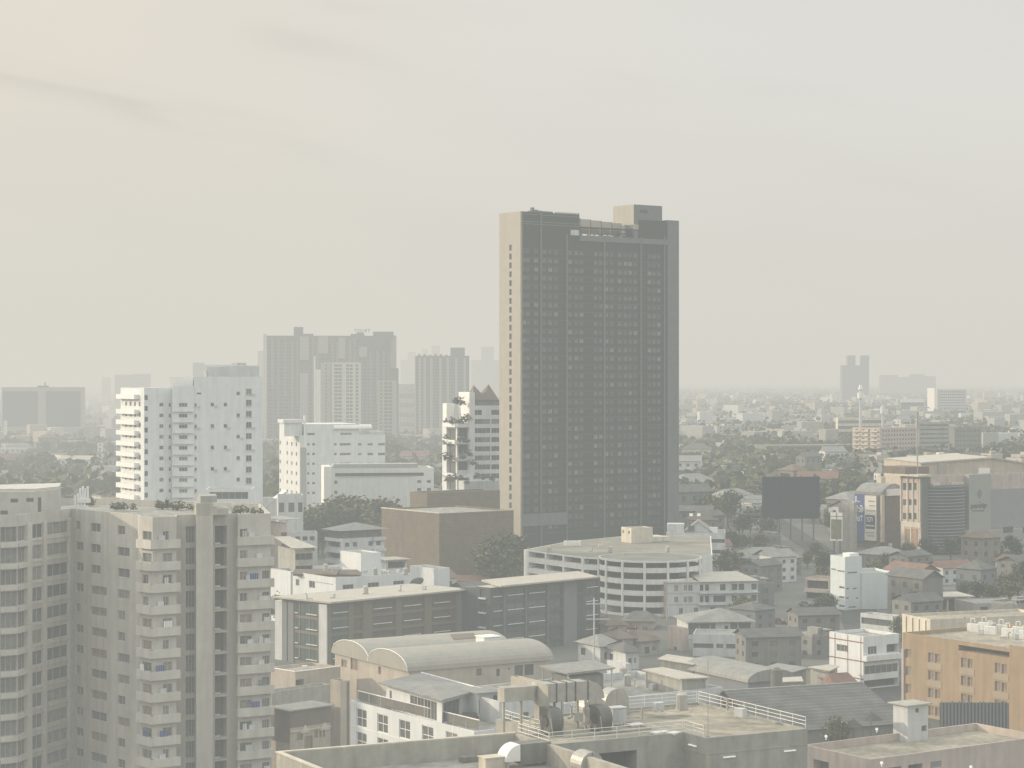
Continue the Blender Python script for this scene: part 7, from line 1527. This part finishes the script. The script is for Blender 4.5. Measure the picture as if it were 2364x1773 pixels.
# ================================================================== SKY, LIGHT, HAZE, CAMERA
SUN_EL, SUN_AZ = R(17), (-0.95, 0.31)
w = bpy.data.worlds.new('World'); sc.world = w; w.use_nodes = True
nt = w.node_tree; N = nt.nodes; L = nt.links; bg = N['Background']
sky = N.new('ShaderNodeTexSky'); sky.sky_type = 'NISHITA'; sky.sun_disc = False; sky.sun_elevation = SUN_EL
sky.sun_rotation = math.atan2(SUN_AZ[0], SUN_AZ[1]) % (2*math.pi); sky.dust_density = 4.0; sky.air_density = 1.2
def vec(op, a, b=None, scale=None):
    n = N.new('ShaderNodeVectorMath'); n.operation = op
    for i, s in enumerate((a, b)):
        if s is None: continue
        if isinstance(s, tuple): n.inputs[i].default_value = s
        else: L.new(s, n.inputs[i])
    if scale is not None:
        if isinstance(scale, float): n.inputs['Scale'].default_value = scale
        else: L.new(scale, n.inputs['Scale'])
    return n
def rng(src, a, b, c, d, smooth=False):
    n = N.new('ShaderNodeMapRange'); L.new(src, n.inputs[0])
    for i, v in enumerate((a, b, c, d)): n.inputs[i+1].default_value = v
    if smooth: n.interpolation_type = 'SMOOTHSTEP'
    return n.outputs[0]
def mixc(fac, a, b):
    n = N.new('ShaderNodeMix'); n.data_type = 'RGBA'; L.new(fac, n.inputs[0])
    for s, i in ((a, 6), (b, 7)):
        if isinstance(s, tuple): n.inputs[i].default_value = (*s, 1)
        else: L.new(s, n.inputs[i])
    return n.outputs[2]
tc = N.new('ShaderNodeTexCoord'); sx = N.new('ShaderNodeSeparateXYZ'); L.new(tc.outputs['Generated'], sx.inputs[0])
# high thin overcast: cream towards the sun, cooler away, bluer overhead
side = rng(sx.outputs['X'], -.30, .16, 0, 1, True)
col = mixc(side, (0.80, 0.735, 0.645), (0.73, 0.727, 0.70))
up = rng(sx.outputs['Z'], .02, .16, 0, 1, True)
colh = mixc(side, (0.71, 0.68, 0.615), (0.69, 0.675, 0.615))
col = mixc(up, colh, col)
zen = rng(sx.outputs['Z'], .20, .55, 0, 1, True)
nsk = vec('SCALE', sky.outputs[0], None, 0.12)
blue = vec('ADD', nsk.outputs[0], (1.18, 1.19, 1.11))
col = mixc(zen, col, blue.outputs[0])
# thin cloud streaks
def mth(op, a, b=None, clamp=False):
    n = N.new('ShaderNodeMath'); n.operation = op; n.use_clamp = clamp
    for i, q in enumerate((a, b)):
        if q is None: continue
        if isinstance(q, (int, float)): n.inputs[i].default_value = q
        else: L.new(q, n.inputs[i])
    return n.outputs[0]
rt = N.new('ShaderNodeMapping'); rt.inputs['Rotation'].default_value = (0, R(-10), 0); L.new(tc.outputs['Generated'], rt.inputs[0])
mp = N.new('ShaderNodeMapping'); mp.inputs['Scale'].default_value = (9, 9, 70); L.new(rt.outputs[0], mp.inputs[0])
nz = N.new('ShaderNodeTexNoise'); nz.inputs['Scale'].default_value = 1.0; nz.inputs['Detail'].default_value = 5; nz.inputs['Distortion'].default_value = .6; L.new(mp.outputs[0], nz.inputs[0])
soft = rng(nz.outputs['Fac'], .35, .65, .25, 1.0, True); total = None
for x0, x1, z0, z1, wd, amp in ((-.30,-.06,.151,.103,.0075,.085), (-.135,-.04,.161,.146,.0055,.07), (-.105,.02,.174,.166,.005,.05), (-.20,-.03,.126,.088,.006,.035), (.02,.2,.139,.125,.007,.03)):
    dz = mth('ABSOLUTE', mth('SUBTRACT', sx.outputs['Z'], mth('MULTIPLY_ADD', sx.outputs['X'], (z1-z0)/(x1-x0))))
    dz.node.inputs[0].links[0].from_node.inputs[1].links[0].from_node.inputs[2].default_value = z0-x0*(z1-z0)/(x1-x0)
    m1 = rng(dz, 0, wd*1.6, amp*1.35, 0, True); m2 = rng(sx.outputs['X'], x0, x0+.03, 0, 1, True); m3 = rng(sx.outputs['X'], x1-.07, x1, 1, 0, True)
    k = mth('MULTIPLY', mth('MULTIPLY', m1, m2), mth('MULTIPLY', m3, soft)); total = k if total is None else mth('ADD', total, k)
mp2 = N.new('ShaderNodeMapping'); mp2.inputs['Scale'].default_value = (3, 3, 16); L.new(rt.outputs[0], mp2.inputs[0])
nz2 = N.new('ShaderNodeTexNoise'); nz2.inputs['Scale'].default_value = 1.3; nz2.inputs['Detail'].default_value = 4; L.new(mp2.outputs[0], nz2.inputs[0])
wide = rng(nz2.outputs['Fac'], .35, .7, .02, -.02, True)
st = mth('SUBTRACT', mth('ADD', 1.0, wide), total)
colm_ = vec('SCALE', col, None, st)
L.new(colm_.outputs[0], bg.inputs['Color']); bg.inputs['Strength'].default_value = 1.0
sd = bpy.data.lights.new('sun', 'SUN'); sd.energy = 3.9; sd.angle = R(1.2); sd.color = (1.0, 0.87, 0.68)
so = bpy.data.objects.new('sun', sd); COL.objects.link(so)
ce = math.cos(SUN_EL); n_ = math.hypot(*SUN_AZ); dirv = Vector((SUN_AZ[0]/n_*ce, SUN_AZ[1]/n_*ce, math.sin(SUN_EL)))
so.rotation_euler = dirv.to_track_quat('Z', 'Y').to_euler(); so.location = (-400, 300, 400)
# haze: one layer of smoggy air, with imitated sun glow and glare, over the whole plain, 180 m deep
hm = bpy.data.materials.new('smoggy air and glare'); hm.use_nodes = True; nt = hm.node_tree; nt.nodes.clear()
out = nt.nodes.new('ShaderNodeOutputMaterial'); ab = nt.nodes.new('ShaderNodeVolumeAbsorption'); em = nt.nodes.new('ShaderNodeEmission'); ad = nt.nodes.new('ShaderNodeAddShader')
# denser, warmer air in the west imitates scattered sun glow and flare
geo = nt.nodes.new('ShaderNodeNewGeometry'); sep = nt.nodes.new('ShaderNodeSeparateXYZ'); nt.links.new(geo.outputs['Position'], sep.inputs[0])
def vrng(c, d):
    n = nt.nodes.new('ShaderNodeMapRange'); n.interpolation_type = 'SMOOTHSTEP'; nt.links.new(sep.outputs['X'], n.inputs[0])
    for i, v in enumerate((-110, 170, c, d)): n.inputs[i+1].default_value = v
    return n.outputs[0]
def vmath(op, a, b):
    n = nt.nodes.new('ShaderNodeMath'); n.operation = op
    for i, q in enumerate((a, b)):
        if isinstance(q, (int, float)): n.inputs[i].default_value = q
        else: nt.links.new(q, n.inputs[i])
    return n.outputs[0]
def yrng(a, b, c, d):
    n = nt.nodes.new('ShaderNodeMapRange'); n.interpolation_type = 'SMOOTHSTEP'; nt.links.new(sep.outputs['Y'], n.inputs[0])
    for i, v in enumerate((a, b, c, d)): n.inputs[i+1].default_value = v
    return n.outputs[0]
# near density added to imitate veiling glare, thin midway, thicker over the plain
dens = vmath('ADD', vmath('MULTIPLY', yrng(150, 380, 1, 0), vrng(.00098, .00066)), vmath('MULTIPLY', yrng(500, 1200, .5, 1), vrng(.00056, .00026)))
ab.inputs['Color'].default_value = (.12, .06, 0, 1); nt.links.new(dens, ab.inputs['Density'])
k = [1-.12, 1-.06, 1.0]; mxn = nt.nodes.new('ShaderNodeMix'); mxn.data_type = 'RGBA'; nt.links.new(vrng(0, 1), mxn.inputs[0])
for i, air in ((6, (.70, .68, .61)), (7, (.668, .657, .592))): mxn.inputs[i].default_value = (*[a*b for a, b in zip(air, k)], 1)
nt.links.new(mxn.outputs[2], em.inputs['Color']); nt.links.new(dens, em.inputs['Strength'])
hm.cycles.volume_step_rate = 0.04
nt.links.new(ab.outputs[0], ad.inputs[0]); nt.links.new(em.outputs[0], ad.inputs[1]); nt.links.new(ad.outputs[0], out.inputs['Volume'])
o = MB(); o.box(-14000, 14000, -3000, 16000, -6, 180); hz = o.build('haze', hm); hz['kind'] = 'structure'
# ground
M['ground'] = mat('city ground', (0.12, 0.12, 0.105), var=.35, scale=.02)
o = MB(); o.face([(-13900,-2900,0),(13900,-2900,0),(13900,15900,0),(-13900,15900,0)]); g = o.build('ground', M['ground']); g['kind'] = 'structure'
cam = bpy.data.cameras.new('camera'); co = bpy.data.objects.new('camera', cam); COL.objects.link(co)
cam.sensor_width = 36; cam.lens = 36*F/2364; cam.clip_start = 1; cam.clip_end = 40000
co.location = (0, 0, EYE); co.rotation_euler = (R(90), 0, 0); cam.shift_y = -(886.5-HY)/2364
bl = M['lamp'].node_tree.nodes['Principled BSDF']; bl.inputs['Emission Color'].default_value = (1, .98, .92, 1); bl.inputs['Emission Strength'].default_value = .35   # weak glow stands in for sun glint on tubes; globes and headlights share it
sc.camera = co
sc.view_settings.view_transform = 'Standard'; sc.view_settings.look = 'None'; sc.view_settings.exposure = 0
sc.cycles.max_bounces = 5; sc.cycles.diffuse_bounces = 2; sc.cycles.glossy_bounces = 2; sc.cycles.transparent_max_bounces = 8; sc.cycles.volume_bounces = 0
sc.cycles.use_denoising = True; sc.cycles.use_adaptive_sampling = True; sc.cycles.adaptive_threshold = 0.02
sc.cycles.caustics_reflective = False; sc.cycles.caustics_refractive = False; sc.cycles.sample_clamp_indirect = 4
